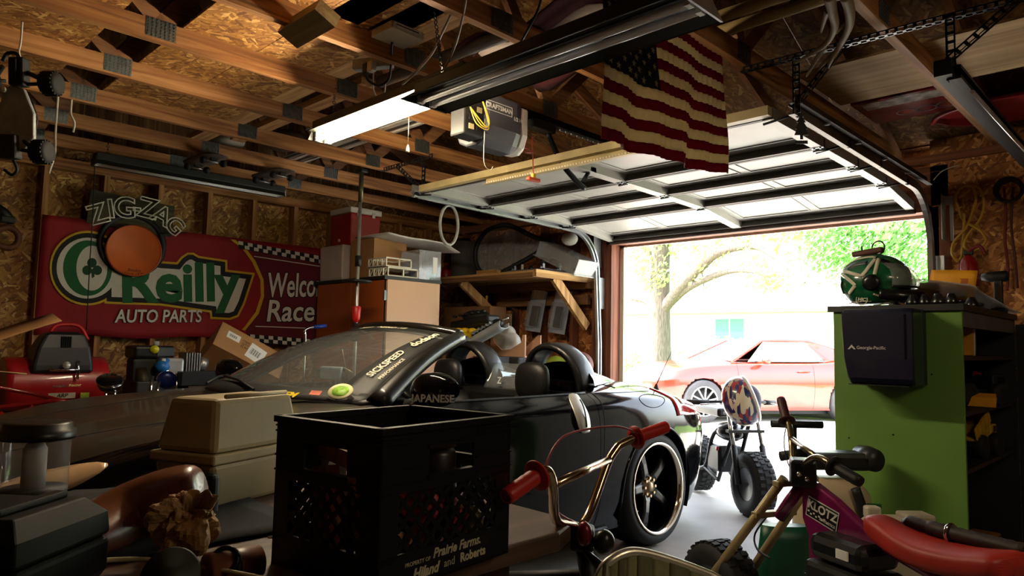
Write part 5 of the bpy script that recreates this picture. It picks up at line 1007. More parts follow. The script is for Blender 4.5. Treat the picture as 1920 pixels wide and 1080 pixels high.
for k,(dy,c,h_,lb) in enumerate(((0,0xb8801e,.17,'orange folder standing on the top cabinet shelf'),(.035,0xc9c0a8,.165,'cream folder standing beside the orange one on the top shelf'))): tag(B(TR(GX1-.14,sy(1822,650)+dy-.02,sz[0])@MX.Rotation(-.12,4,'X')).box((0,0,h_/2+.003),(.20,.02,h_)).o('folder',M(c,.6)),lb,'folder','folders on the top cabinet shelf')
jk=V((GX1-.16,sy(1850,650)+.04,sz[0])); b=B(); b.box(jk+V((0,0,.05)),(.1,.09,.10)); b.tube([jk+V((0,0,.1)),jk+V((0,.03,.15))],.008,8); tag(b.o('black_gauge',mblk,bev=.01),'small black gauge box right of the folders','gauge box')
# black post beside the cabinet and bar clamps on the floor
tag(B().bb((2.99,-.20,0),(3.05,-.13,1.36)).o('black_post',mblk),'upright black post at the far end of the green cabinet','post')
for k in range(2):
    a=PX(1893+12*k,990+20*k,3.0); b_=PX(1830+22*k,1050,3.05); p0=V((3.06+.06*k,-.75+.1*k,.12)); p1=V((3.02+.08*k,-1.25,.016)); tag(B().bar(p0,p1,.05,.006).o('aluminium_bar',chrome),'flat shiny metal bar leaning at the cabinet foot, %s of two'%('left','right')[k],'metal bar','metal bars')
# pier wall: cords, extinguisher
yc=M(0xb8922c,.5,var=.15); W0=-.035
def wallcord(name,label,px,r,mat,cat='cord',y0=W0):
    P=spl([PY(x,y,y0-.012*(i%3)) for i,(x,y) in enumerate(px)],6); tag(B().tube(P,r,7).o(name,mat),label,cat)
wallcord('extension_cord','yellow extension cord looped on the wall beside the doorway',[(1812,350),(1835,352),(1845,380),(1838,410),(1815,440),(1808,462),(1825,470),(1848,452),(1835,430),(1808,415),(1798,395),(1792,368),(1805,350),(1822,350),(1830,372),(1822,400),(1812,425),(1800,440),(1788,455),(1785,475),(1795,490),(1803,480),(1806,440),(1808,400)],.008,yc)
wallcord('air_hose','red cord hanging down the right edge of the wall',[(1882,350),(1886,400),(1884,450),(1890,500),(1888,545)],.008,M(0x6e1a18,.5)); wallcord('air_hose','dark red cord hanging nearest the frame edge',[(1900,350),(1896,420),(1903,480),(1908,540)],.007,M(0x4a1616,.5)); wallcord('wire','thin black wire hooked over the corner of the door bracket',[(1750,338),(1765,322),(1785,313),(1800,310)],.003,M(0xbfbcb4,.4))
b=B(); c=PY(1893,358,W0-.03)
for k in range(4): b.ring(c+V((0,-.012*k,0)),(0,1,.05*k),.06+.004*k,.008,28,6)
tag(b.o('cable_coil',mblk),'coil of black cable hung high on the pier wall','cable')
e0=PY(1818,550,-.09); e1=PY(1818,490,-.09); ex_=thing('fire_extinguisher','red fire extinguisher hung on the wall under the yellow cord','extinguisher',(e0.x,-.09,e0.z-.12)); B().lathe([(0,0),(.048,0),(.052,.01),(.052,e1.z-e0.z+.10),(.035,e1.z-e0.z+.14),(.016,e1.z-e0.z+.16),(0,e1.z-e0.z+.16)],(e0.x,-.09,e0.z-.12),(0,0,1),24).o('cylinder',M(0x8a1418,.3,coat=.4),ex_); B().box((e0.x,-.09,e1.z+.055),(.05,.03,.03)).o('valve',mblk,ex_,bev=.004); B().tube(spl([(e0.x,-.10,e1.z+.06),(e0.x+.06,-.10,e1.z+.09),(e0.x+.09,-.1,e1.z+.03)],5),.010,8).o('lever',M(0x7a2030,.4),ex_); B().lathe([(.0525,.06),(.0525,.14)],(e0.x,-.09,e0.z-.10),(0,0,1),24,cap=False).o('label_band',M(0xb9a890,.5,var=.3,scale=50),ex_)
# ================================================================ minibikes
def minibike_wheel(t,c,axis,r,w):
    ax=V(axis).normalized(); ty=B().lathe([(r*.52,-w*.40),(r*.7,-w*.5),(r*.92,-w*.47),(r*.985,-w*.3),(r,0),(r*.985,w*.3),(r*.92,w*.47),(r*.7,w*.5),(r*.52,w*.40)],c,ax,40,cap=False).o('tyre',rub,t)
    u=ax.orthogonal().normalized(); v=ax.cross(u); b=B()
    for k in range(30):
        a=6.2832*k/30
        for s in(-1,0,1): b.box(c+(u*math.cos(a+.1*abs(s))+v*math.sin(a+.1*abs(s)))*(r*.99)+ax*(s*w*.27),(w*.2,r*.11,.014),MX((ax,-u*math.sin(a)+v*math.cos(a),u*math.cos(a)+v*math.sin(a))).transposed())
    b.o('tread',rub,ty,kind='stuff'); B().lathe([(0,-w*.2),(r*.2,-w*.3),(r*.5,-w*.36),(r*.54,-w*.40),(r*.54,w*.4),(r*.5,w*.36),(r*.2,w*.3),(0,w*.2)],c,ax,28).o('wheel_hub',M(0x3a3c3e,.4,.6),ty)
# purple one
pur=M(0x7c1c54,.25,.2,var=.15,coat=.8); tanf=M(0x9c8a62,.4,.2,var=.15)
Af=PD(1352,1088,2.95); Af.z=.19; H=PD(1492,905,2.75); S0=PD(1632,988,2.42); S1=PD(1915,1062,1.95)
pb_=thing('purple_minibike','purple minibike with tan forks and a long red seat','minibike',(H.x,H.y,0)); ax_dir=(H-S1); ax_dir.z=0; ax_dir.normalize(); sid_=V((-ax_dir.y,ax_dir.x,0))
minibike_wheel(pb_,Af,sid_,.19,.15)
ft=[PD(1475,888,2.86),PD(1502,935,2.66)]
d_=(Af-H); d_.normalize(); up_=-d_
for s,tpx in((1,(1472,890)),(-1,(1508,930))):
    top=H+sid_*.075*s; B().tube([top+up_*.03,Af+sid_*.10*s],.0175,12).o('fork_leg',tanf,pb_)
for q in(.0,.16): B().box(H+d_*q,(.035,.20,.022),MX((ax_dir,sid_,ax_dir.cross(sid_))).transposed()).o('fork_plate',tanf,pb_,bev=.004)
B().tube([H-ax_dir*.035+up_*.0,H-ax_dir*.035+d_*.17],.024,14).o('head_tube',pur,pb_)
# frame: big flat gusset with the sticker, spine under the seat
TF=frame(H-ax_dir*.05,-ax_dir,(0,0,1)); xs_=(S0-H).dot(-ax_dir)
rows=[[( -.005,.0),(.05,.015),(.14,-.03),(.24,-.07),(xs_,S0.z-H.z-.02)],]
B(TF@TR(0,0,-.02)).prism([(0,.03),(.06,.02),(.16,-.02),(xs_*.75,-.075),(xs_,S0.z-H.z-.03),(xs_,S0.z-H.z-.07),(xs_*.72,-.135),(.20,-.14),(.11,-.20),(.08,-.30),(.03,-.30),(.03,-.18),(.0,-.12)],MX(),.04).o('frame_gusset',pur,pb_,bev=.01,seg=3)
B().tube([H-ax_dir*.03+V((0,0,.01)),H-ax_dir*.22+V((0,0,-.045)),S0+V((0,0,-.04)),S1+V((0,0,-.16))],.02,12).o('spine_tube',pur,pb_); B().tube([H-ax_dir*.08+V((0,0,-.28)),H-ax_dir*.12+V((0,0,-.52)),H-ax_dir*.75+V((0,0,-.52)),S1+V((0,0,-.18))],.018,12).o('cradle_tube',pur,pb_)
st=frame(H-ax_dir*.155+V((0,0,-.082)),-ax_dir,(0,0,1))@MX.Rotation(-.22,4,'Z'); zo=.0225 if (st.to_3x3()@V((0,0,1))).dot(CAM-H)>0 else -.0225
for w_,h_,m_,e in((.15,.075,M(0xd0ccc4,.4),0),(.142,.067,M(0x0d0d0e,.4),.0006)): B(st@TR(0,0,zo+math.copysign(e,zo))).box((0,0,0),(w_,h_,.0008)).o('sticker',m_,pb_)
text('KLOTZ',st@TR(0,.01,zo+math.copysign(.0014,zo)),.044,M(0xd6d2ca,.4),pb_,'sticker_lettering',.0003,.03); text('SYNTHETICS',st@TR(.03,-.022,zo+math.copysign(.0014,zo)),.013,M(0xd6d2ca,.4),pb_,'sticker_lettering',.0003,.02)
for k in range(8): B(st@TR(-.062+.013*k,-.016-.007*(k%2),zo+math.copysign(.0014,zo))).box((0,0,0),(.008,.006,.0006)).o('sticker_check',M(0xd6d2ca,.4),pb_)
# seat
rows=[]; dirs=(S1-S0); L_=dirs.length; dd=dirs.normalized(); sx=dd.cross(V((0,0,1))).normalized()
for i in range(15):
    t=i/14; c=S0+dirs*t+V((0,0,-.035*math.sin(t*3.14)+.02*(1-t)**4)); w_=.05+.05*min(1,t*2.2); h_=.042 if .05<t<.95 else .026
    rows.append([c+sx*w_*math.copysign(abs(math.cos(a))**.5,math.cos(a))+V((0,0,h_*math.copysign(abs(math.sin(a))**.7,math.sin(a)))) for a in [6.2832*k/20 for k in range(20)]])
B().loft(rows).o('seat',M(0xa82a1c,.5,var=.15,scale=10,bump=.05,bscale=120),pb_,sub=1); B().tube([r[15]*.5+r[16]*.5 for r in rows],.004,6).o('seat_piping',M(0x1a1010,.6),pb_)
# bars
gm=M(0x8f8066,.25,.9,var=.15); nb_=[H+V((0,0,.03)),PD(1512,868,2.62),PD(1528,858,2.56),PD(1545,862,2.5),PD(1562,874,2.46)]; fb_=[H+V((0,0,.03)),PD(1487,872,2.86),PD(1484,830,2.92),PD(1480,800,2.98),PD(1474,782,3.02)]
B().tube(spl(nb_,5),.0125,12).o('handlebar_side',gm,pb_); B().tube(spl(fb_,5),.0125,12).o('handlebar_side',gm,pb_); B().tube([PD(1484,822,2.93),PD(1535,860,2.54)],.011,12).o('crossbar',gm,pb_)
for a,b_,m_ in((PD(1562,874,2.46),PD(1614,904,2.36),mblk),(PD(1475,790,3.01),PD(1464,748,3.1),M(0x3a1216,.5))):
    d2=(b_-a).normalized(); g=B().tube([a]+[a.lerp(b_,k/10) for k in range(1,10)]+[b_],[.021]+[.0195+.001*(k%2) for k in range(9)]+[.018],14).o('grip',m_,pb_); B().lathe([(.018,-.004),(.036,-.003),(.036,.003),(.018,.004)],a,d2,20).o('grip_flange',m_,g)
B().box(PD(1505,885,2.68),(.09,.10,.10),MX.Rotation(.5,3,'Z')).o('number_bracket',M(0x0d0d0e,.35,var=.2),pb_,bev=.012)
for q in((1498,889),(1513,898)): B().lathe([(0,0),(.009,0),(.009,.006),(0,.008)],PD(*q,2.585),(.6,-.75,.1),12).o('bolt',chrome,pb_)
B().tube(spl([PD(1476,790,3.0),PD(1470,830,2.95),PD(1478,870,2.9),PD(1490,890,2.8)],5),.003,6).o('brake_cable',mblk,pb_); B().tube(spl([PD(1445,960,2.8),PD(1416,1000,2.8),PD(1420,1030,2.75),PD(1445,1048,2.7)],5),.004,6).o('brake_cable',mblk,pb_)
e0=PD(1600,1045,2.45); T=TR(e0.x,e0.y,.30)@MX.Rotation(math.atan2(-ax_dir.y,-ax_dir.x),4,'Z'); en_=B(T).box((0,0,.05),(.26,.2,.2)).o('engine_block',M(0x17181a,.4,var=.3),pb_,bev=.02); B(T).box((.0,0,.20),(.24,.18,.09)).o('fuel_tank',M(0x101113,.35,coat=.3),pb_,bev=.03); B(T).bb((.02,-.1,.19),(.07,-.094,.22)).o('tank_sticker',papr,pb_)
for k in range(6): B(T).bb((-.145,-.08,-.03+k*.022),(-.125,.08,-.022+k*.022)).o('cooling_fin',M(0x3a3c3e,.4,.7),pb_)
Ar=S1-ax_dir*.0; Ar.z=.19; minibike_wheel(pb_,V((S1.x,S1.y,.19)),sid_,.19,.15)
# brown wrapped bar lying on the seat
a=PD(1695,978,2.36); b_=PD(1925,1035,2.0); wb=thing('wrapped_bar','brown tape-wrapped bar with a metal clamp lying across the red seat','bar',a); br_=M(0x2a1c14,.6,var=.4,scale=30,bump=.3); B().tube([a,a.lerp(b_,.06),a.lerp(b_,.16),a.lerp(b_,.22)]+[a.lerp(b_,.24+.76*k/20) for k in range(21)],[.012,.024,.022,.016]+[.022+.002*(k%2) for k in range(21)],12).o('wrapped_shaft',br_,wb); q=a.lerp(b_,.42)+V((.0,-.0,-.03)); B().lathe([(0,0),(.018,0),(.018,.03),(.010,.04),(0,.04)],q,(.5,-.6,-.4),14).o('clamp_bolt',chrome,wb); B().ring(a.lerp(b_,.42),b_-a,.026,.006,20,6).o('clamp_ring',chrome,wb)
# black one by the doorway, with helmet on the bars
Wc=V((1.47,-.33,.225)); bb_=thing('black_minibike','black minibike at the doorway carrying a patterned helmet','minibike',(1.3,-.1,0)); hd=V((.80,-.60,0)).normalized(); sd2=V((-hd.y,hd.x,0))
Wc=PZ(1412,908,.225); minibike_wheel(bb_,Wc,sd2,.225,.16); topF=PZ(1405,770,.80) if False else Wc-hd*.16+V((0,0,.50))
for s in(-1,1): B().tube([Wc+sd2*.11*s,Wc+sd2*.11*s-hd*.075+V((0,0,.26))],.022,12).o('fork_slider',mblk,bb_); B().tube([Wc+sd2*.11*s-hd*.075+V((0,0,.26)),topF+sd2*.11*s],.015,12).o('fork_leg',M(0xb0aea8,.25,.8),bb_)
for q in(.72,.97): p=Wc.lerp(topF,q); B().box(p,(.05,.28,.02),MX((hd,sd2,V((0,0,1)))).transposed()).o('fork_plate',mblk,bb_)
B().tube([topF-sd2*.33+V((-.08,0,.06)),topF-sd2*.14+V((0,0,.07)),topF+V((0,0,.03)),topF+sd2*.14+V((0,0,.07)),topF+sd2*.33+V((-.08,0,.06))],.012,10).o('handlebar',mblk,bb_)
for s in(-1,1): B().tube([topF+sd2*.22*s+V((-.04,0,.065)),topF+sd2*.35*s+V((-.09,0,.06))],.019,12).o('grip',mblk,bb_); B().tube([topF+sd2*.2*s+hd*.05+V((0,0,.06)),topF+sd2*.32*s+hd*.04+V((-.03,0,.05))],.005,6).o('brake_lever',chrome,bb_)
R0=Wc-hd*.95; minibike_wheel(bb_,R0,sd2,.225,.16)
for s in(-1,1): B().tube(spl([topF+V((0,0,-.08))+sd2*.05*s,Wc-hd*.45+V((0,0,.30))+sd2*.09*s,Wc-hd*.62+V((0,0,.02))+sd2*.09*s,R0+sd2*.1*s],5),.016,10).o('frame_tube',mblk,bb_); B().tube([topF+V((0,0,-.1))+sd2*.05*s,Wc-hd*.42+V((0,0,-.05))+sd2*.07*s,Wc-hd*.62+V((0,0,.02))+sd2*.09*s],.016,10).o('frame_tube',mblk,bb_)
B().box(Wc-hd*.62+V((0,0,.47)),(.5,.18,.07),MX((hd,sd2,V((0,0,1)))).transposed()).o('seat',lea,bb_,bev=.02); B().ball(Wc-hd*.36+V((0,0,.33)),(.17,.10,.075),20,12,MX((hd,sd2,V((0,0,1)))).transposed()).o('fuel_tank',M(0x16171a,.25,coat=.5),bb_); B().box(Wc-hd*.45+V((0,0,.12)),(.22,.2,.2),MX((hd,sd2,V((0,0,1)))).transposed()).o('engine',M(0x26282a,.4,.4,var=.3),bb_,bev=.02); B().lathe([(0,0),(.018,0),(.016,.012),(0,.014)],Wc-hd*.36-sd2*.1+V((0,0,.20)),-sd2,14).o('red_cap',M(0xa81c24,.4),bb_)
mg=[V((Wc.x,Wc.y,0))-hd*.0+sd2*.0]; rows=[]
for i in range(9):
    a=.55+1.9*i/8; rows.append([Wc+(-hd*math.cos(a)*-1+V((0,0,1))*math.sin(a))*.26-hd*.0+sd2*(-.09+.045*k) for k in range(5)])
pass
hp=PD(1392,752,(Wc-CAM).dot(_F)-.0); h2=thing('helmet','open-face helmet in red, white and navy hung over the black minibike bars','helmet',hp-V((0,0,.15))); R3=MX.Rotation(.35,3,'Z')
b=B(); rows=[]
hv=MX((V((.74,.67,0)),V((-.67,.74,0)),V((0,0,1)))).transposed()
for i in range(19):
    a=2.0*i/18; rows.append([hp+hv@(MX.Rotation(-.35,3,'Y')@V((-.135*math.cos(a)-.0,.125*math.sin(a)*math.cos(t),.175*math.sin(a)*math.sin(t)))) for t in [6.2832*k/32 for k in range(32)]])
b.loft(rows,cap=False)
m,t_,p_=nmat('helmet_pattern'); n=t_.nodes; L=t_.links.new; tcx=n.new('ShaderNodeTexCoord'); vo=n.new('ShaderNodeTexVoronoi'); vo.inputs['Scale'].default_value=26; nzx=n.new('ShaderNodeMapping'); nzx.inputs['Scale'].default_value=(1.6,1.6,.45); L(tcx.outputs['Object'],nzx.inputs[0]); L(nzx.outputs[0],vo.inputs['Vector']); sx_=n.new('ShaderNodeSeparateXYZ'); L(vo.outputs['Color'],sx_.inputs[0]); rp=ramp(n,[(0,0x1c1c4a),(.3,0xc9c0a8),(.5,0x9a2030),(.68,0x2a2a5c),(.85,0x8a7a5c)]); rp.color_ramp.interpolation='CONSTANT'; L(sx_.outputs[0],rp.inputs[0]); L(rp.outputs[0],p_.inputs['Base Color']); p_.inputs['Roughness'].default_value=.3; p_.inputs['Coat Weight'].default_value=.5
b.o('shell',m,h2,solid=.012); B().tube(rows[-1],.016,8,closed=True).o('edge_trim',M(0xcfcac4,.4),h2); B().ball(hp+hv@V((.04,0,0)),(.09,.10,.12),20,12).o('padding',M(0x14142a,.8),h2)
for k,(a,e) in enumerate(((1.2,.3),(1.5,-1.0),(1.0,-2.2))):
    q=hp+hv@(MX.Rotation(-.35,3,'Y')@V((-.137*math.cos(a),.128*math.sin(a)*math.cos(e-1.2),.168*math.sin(a)*math.sin(e-1.2)))); nq=(q-hp).normalized(); B(frame(q+nq*.004,nq.orthogonal(),nq.cross(nq.orthogonal()))).prism([(.018*(1 if j%2==0 else .4)*math.sin(.628*j),.018*(1 if j%2==0 else .4)*math.cos(.628*j)) for j in range(10)],MX(),.002).o('star',M(0xd8d4cc,.4),h2)
# ---- cream tank unit with black motor head, behind the purple bike
k0=PD(1560,930,3.3); k0.z=0; kt=thing('tank_sprayer','cream tank sprayer with black motor head and green label','sprayer',k0); crm=M(0xb3a184,.5,var=.12,scale=5); x_=V((.71,.70,0)); TK=frame(k0,x_,V((-.70,.71,0)))@MX.Diagonal((1,1,1.15,1))
b=B(TK); b.loft([[V((.17*q*math.copysign(abs(math.cos(a))**.6,math.cos(a)),.12*q*math.copysign(abs(math.sin(a))**.6,math.sin(a)),z)) for a in [6.2832*k/24 for k in range(24)]] for z,q in((.12,.85),(.16,1),(.40,1.0),(.47,.9),(.52,.6),(.525,.3))]); b.o('tank',crm,kt); B(TK).lathe([(0,.0),(.15,.0),(.15,.12),(0,.12)],(0,0,0),(0,0,1),24).o('stand',mblk,kt)
B(TK).box((.02,0,.59),(.28,.14,.07)).o('motor_head',M(0x1c1e1f,.4,var=.3),kt,bev=.02); B(TK).tube([(-.24,0,.60),(-.12,0,.62)],.02,10).o('pull_handle',mblk,kt); B(TK).lathe([(0,-.07),(.045,-.07),(.05,0),(.045,.07),(0,.07)],(.17,0,.60),(0,1,0),24).o('motor_drum',M(0x26282a,.4,var=.2),kt); B(TK).tube([(-.17,0,.60),(-.17,0,.72),(-.17,0,.73)],.010,8).o('tee_post',mblk,kt); B(TK).tube([(-.28,.0,.73),(-.04,0,.73)],.015,10).o('tee_handle',mblk,kt)
B(TK).tube(spl([(.05,-.125,.50),(.09,-.14,.36),(.09,-.14,.2)],5),.022,8).o('strap',mblk,kt); B(TK).bb((.11,-.127,.2),(.165,-.11,.44)).o('green_label',M(0x1c6a3c,.5,var=.3,scale=20),kt); B(TK).tube([(.12,.05,.5),(.12,.05,.0)],.012,8).o('back_tube',mblk,kt)
# green tub and cream plastic pot
g0=PD(1472,1050,3.1); g0.z=0; gt=thing('green_sack','dark green printed plastic sack on the floor behind the forks','sack',g0); TG=frame(g0,x_,V((-.70,.71,0))); b=B(TG); rows=[]
for i in range(8):
    t=i/7; rows.append([V((.16*math.copysign(abs(math.cos(a))**.7,math.cos(a))*(1-.35*t)+.01*NZ.noise(V((a,t*3,2))),.09*math.sin(a)*(1-.6*t),.42*t)) for a in [6.2832*k/24 for k in range(24)]])
b.loft(rows); b.o('sack_body',M(0x0f4a32,.4,var=.4,scale=6,bump=.1),gt); text('Plant',TG@frame((-.0,-.088,.17),(1,0,0),(0,.12,1)),.07,M(0xb9c4b8,.5),gt,'lettering',.0005)
c0=PD(1690,1000,2.95); c0.z=0; cp=thing('plastic_container','cream plastic container with moulded edges behind the red seat','container',c0); TCc=frame(c0,x_,V((-.70,.71,0))); b=B(TCc); b.loft([[V((x*g,y*g,z)) for x,y in((-.15,-.1),(.15,-.1),(.15,.1),(-.15,.1))] for z,g in((0,.85),(.40,1.0),(.46,.97),(.50,.75))],smooth=False); b.o('body',M(0xb8ae98,.45,var=.1),cp,bev=.025,seg=3); B(TCc).box((-.12,0,.52),(.06,.05,.05)).o('spout',M(0xc9c0ac,.45),cp,bev=.01); B(TCc).box((.06,0,.505),(.12,.10,.03)).o('grip_moulding',M(0xb8ae98,.45),cp,bev=.01)
# ================================================================ outside the doorway
drive=M(0xb9b4aa,.8,var=.2,scale=1.5,bump=.05,bscale=40); grassm=M(0x5f7a34,.9,var=.5,scale=3,bump=.3,bscale=60)
tag(B().bb((-40,.12,-.10),(40,7.6,-.02)).o('driveway',drive),'sunlit concrete driveway in front of the garage',None,kind='structure')
tag(B().bb((-60,7.6,-.10),(60,70,.0)).o('lawn',grassm),'short green lawn beyond the driveway','lawn',kind='structure')
def leafcloud(b,cs,n,size):
    for _ in range(n):
        c,r=random.choice(cs); p=V(c)+V((random.gauss(0,.42)*r[0],random.gauss(0,.42)*r[1],random.gauss(0,.42)*r[2])); s=size*rnd(.6,1.3)
        q=V((rnd(-1,1),rnd(-1,1),rnd(-.6,.6))).normalized(); u=q.orthogonal().normalized(); w_=q.cross(u)
        b.add([p-u*s,p+w_*s*.45+q*s*.15,p+u*s,p-w_*s*.45+q*s*.15],[(0,1,2),(0,2,3)],True)
    return b
def leafm(c,tr):
    m,t,p=nmat('leaf_%d'%len(bpy.data.materials)); p.inputs['Base Color'].default_value=col(c); p.inputs['Roughness'].default_value=.6; p.inputs['Specular IOR Level'].default_value=.2
    tn=t.nodes.new('ShaderNodeBsdfTranslucent'); tn.inputs[0].default_value=col(tr); mx=t.nodes.new('ShaderNodeMixShader'); mx.inputs[0].default_value=.4
    t.links.new(p.outputs[0],mx.inputs[1]); t.links.new(tn.outputs[0],mx.inputs[2]); t.links.new(mx.outputs[0],t.nodes['Material Output'].inputs[0]); return m
lf=leafm(0x7f9a58,0xa8c070); lf2=leafm(0x5c8a4a,0x98c878)
bark=M(0x5c554c,.9,var=.45,scale=7,stretch=(6,6,.8),bump=1.,bscale=9)
Yt=10.; t0=PY(1231,600,Yt)
tree=thing('shade_tree','large tree with ridged grey trunk standing beyond the driveway','tree',(t0.x,Yt,0))
rows=[]
for k in range(26):
    z=-.05+k*.30; cx=t0.x+.01*k-.0; r=.335*(1+.55*math.exp(-z*1.6))*(1-.028*k)
    rows.append([V((cx+math.cos(a)*r*(1+.06*NZ.noise(V((a*4,z*.6,0)))),Yt+math.sin(a)*r*(1+.06*NZ.noise(V((a*4,z*.6,5)))),z)) for a in [6.2832*j/28 for j in range(28)]])
B().loft(rows).o('trunk',bark,tree)
def branch(px,r0,r1,dy=0):
    P=spl([PY(x,y,Yt+dy*i/len(px)) for i,(x,y) in enumerate(px)],5); n=len(P); B().tube(P,[r0+(r1-r0)*i/(n-1) for i in range(n)],8).o('branch',bark,tree); return P
branch([(1240,585),(1275,540),(1310,505),(1345,475),(1395,462),(1430,468),(1475,500),(1510,530)],.16,.02,-1.5); branch([(1250,575),(1290,540),(1340,517),(1375,508),(1410,510),(1445,520)],.11,.02,-1); branch([(1222,572),(1205,563),(1183,560)],.09,.05)
branch([(1225,480),(1200,460),(1160,450)],.1,.04); branch([(1235,450),(1260,420),(1330,390),(1420,380),(1560,400)],.15,.03,-2); branch([(1315,510),(1320,530),(1315,555)],.02,.008); branch([(1235,440),(1232,380),(1215,300)],.2,.1)
def cl(px,d,r): return [(PY(x,y,Yt+d),(r,r,r*.7)) for x,y in px]
leafcloud(B(),cl([(1205,470),(1235,455),(1225,500),(1240,520),(1215,530),(1190,500)],-.3,.55)+cl([(1175,470),(1260,460),(1235,480)],.2,.6),700,.07).o('foliage',lf,tree,kind='stuff')
leafcloud(B(),cl([(1300,470),(1345,465),(1370,450),(1330,490),(1300,505)],-.5,.6)+cl([(1430,515),(1440,535),(1445,505),(1400,470),(1465,530)],-1,.4),480,.07).o('foliage',lf,tree,kind='stuff')
leafcloud(B(),[(PY(x,y,Yt-.5),(1.3,1.2,.7)) for x,y in((1180,380),(1250,360),(1330,380),(1420,400),(1500,380),(1600,360),(1700,380),(1300,340),(1450,340))],2600,.11).o('foliage',lf,tree,kind='stuff')
t2=thing('shade_tree','leafy bright green tree filling the upper right of the doorway','tree',(2.6,15,0))
B().tube([(2.6,15,-.05),(2.5,15,2.5),(2.6,15,5)],[.3,.22,.15],12).o('trunk',bark,t2)
for e in((.5,13.8,4.6),(4.6,14,5.0),(1.5,15.6,6)): B().tube([(2.55,15,2.8),e],[.12,.03],8).o('branch',bark,t2)
leafcloud(B(),[(PY(x,y,14.2),(1.1,.9,.55)) for x,y in((1720,430),(1700,470),(1720,510),(1650,430),(1610,420),(1660,470),(1570,440),(1690,550),(1600,480),(1720,590),(1545,480),(1640,520))],6500,.075).o('foliage',lf2,t2,kind='stuff')
leafcloud(B(),[(PY(x,y,14.2),(1.3,1.,.8)) for x,y in((1520,430),(1600,390),(1680,380),(1740,400),(1500,390))],3000,.075).o('foliage',lf2,t2,kind='stuff')
def bush(px,Y,r,n,label,m):
    c=PY(*px,Y); c.z=r*.55; t=thing('shrub',label,'shrub',(c.x,c.y,0)); 
    B().tube([(c.x,c.y,-.02),(c.x+.02,c.y,r)],.03,6).o('stem',bark,t); leafcloud(B(),[(c,(r,r,r*.75)),(c+V((r*.5,0,r*.2)),(r*.7,r*.7,r*.6)),(c-V((r*.6,0,.05)),(r*.6,r*.6,r*.5))],n,.09).o('foliage',m,t,kind='stuff')
bush((1330,645),17,1.15,900,'rounded green shrub right of the trunk above the red car hood',lf2); bush((1365,620),20,1.2,700,'pale shrub below the porch window of the far house',lf); bush((1185,640),16,1.0,500,'low shrub left of the tree trunk',lf); bush((1440,600),24,1.2,500,'far shrub behind the red car roof',lf)
# far house
hs_=thing('house','white house with a green-framed porch window across the street','house',(-16,34,0))
sid=M(0xe8e6e0,.7,var=.08)
B().bb((-34,34,0),(2,40,3.4)).o('house_wall',sid,hs_)
for k in range(13): B().bb((-34,33.97,.2+k*.24),(2,34.0,.225+k*.24)).o('siding_board',sid,hs_)
B().prism([(33.4,3.3),(40.6,3.3),(37,5.6)],frame((-34.5,0,0),(0,1,0),(0,0,1)),37).o('roof',M(0xa8a49c,.8,var=.3,scale=2),hs_)
gw=M(0x2a5a4c,.4,var=.1)
for px in(1370,): 
    c=PY(px,617,34); w_=B(); w_.bb((c.x-1.0,33.85,c.z-.7),(c.x+1.0,33.95,c.z+.7)); wo=w_.o('window',M(0xdfe6e2,.3),hs_)
    for x in(-.48,.48): B().bb((c.x+x-.42,33.8,c.z-.6),(c.x+x+.42,33.85,c.z+.6)).o('pane',gw,wo)
# ---- red coupe
ang=math.radians(58); u=V((math.cos(ang),math.sin(ang),0)); pw=PZ(1325,754,.32); 
TMU=frame((pw.x,pw.y,-.02),u,V((-u.y,u.x,0)))@TR(0,.08,0)      # x back, y away, z up; origin under the front wheel
mu=thing('red_coupe','red coupe parked across the sunlit driveway outside','car',(TMU@V((1.36,.9,0))))
red=M(0x96200f,.25,var=.06,coat=1.); dk=M(0x101010,.6)
MS=[(-.86,.45,.60,.64),(-.78,.74,.70,.75),(-.45,.90,.86,.90),(0,.945,.93,.98),(.55,.95,.965,1.04),(1.2,.95,.975,1.0),(2.2,.95,.99,1.02),(2.8,.965,1.03,1.08),(3.4,.93,1.04,1.12),(3.8,.8,.98,1.08),(3.92,.55,.8,.9)]
def msec(x,sd):
    i=0
    while i<len(MS)-2 and x>MS[i+1][0]: i+=1
    g=lambda k: MS[max(0,min(len(MS)-1,k))]; t=(x-MS[i][0])/(MS[i+1][0]-MS[i][0]); d,zs,zc=[cr(g(i-1)[q],g(i)[q],g(i+1)[q],g(i+2)[q],t) for q in(1,2,3)]
    K=[(d*.93,.19),(d*.985,.4),(d,.66),(d*.955,zs-.07),(d*.86,zs),(d*.5,zs*.4+zc*.6),(0,zc)]
    return [V((x,.94-sd*p.x,p.z)) for p in spl([(a,0,b) for a,b in K],5)]
MWH=[(0,.345,.375),(2.72,.345,.375)]
def mpiece(name,x0,x1,mat,k0=0,k1=30):
    b=B(TMU)
    for sd in(1,-1):
        n=int((x1-x0)/.03); rows=[msec(x0+(x1-x0)*i/n,sd)[k0:k1+1] for i in range(n+1)]; m=len(rows[0]); vs=[p for r in rows for p in r]; fs=[]
        for i in range(n):
            for k in range(m-1):
                q=(i*m+k,i*m+k+1,(i+1)*m+k+1,(i+1)*m+k); c=sum((vs[j] for j in q),V())/4
                if any(math.hypot(c.x-a,c.z-z)<R and abs(c.y-.94)>.6 for a,z,R in MWH): continue
                fs.append(q)
        for p in vs:
            for a,z,R in MWH:
                r=math.hypot(p.x-a,p.z-z)
                if r<R and abs(p.y-.94)>.6 and r>.8*R: p.x=a+(p.x-a)*R/r; p.z=z+(p.z-z)*R/r
        us=sorted({i for f in fs for i in f}); mp={q:i for i,q in enumerate(us)}; b.add([vs[q] for q in us],[tuple(mp[i] for i in f) for f in fs],True)
    return b.o(name,mat,mu)
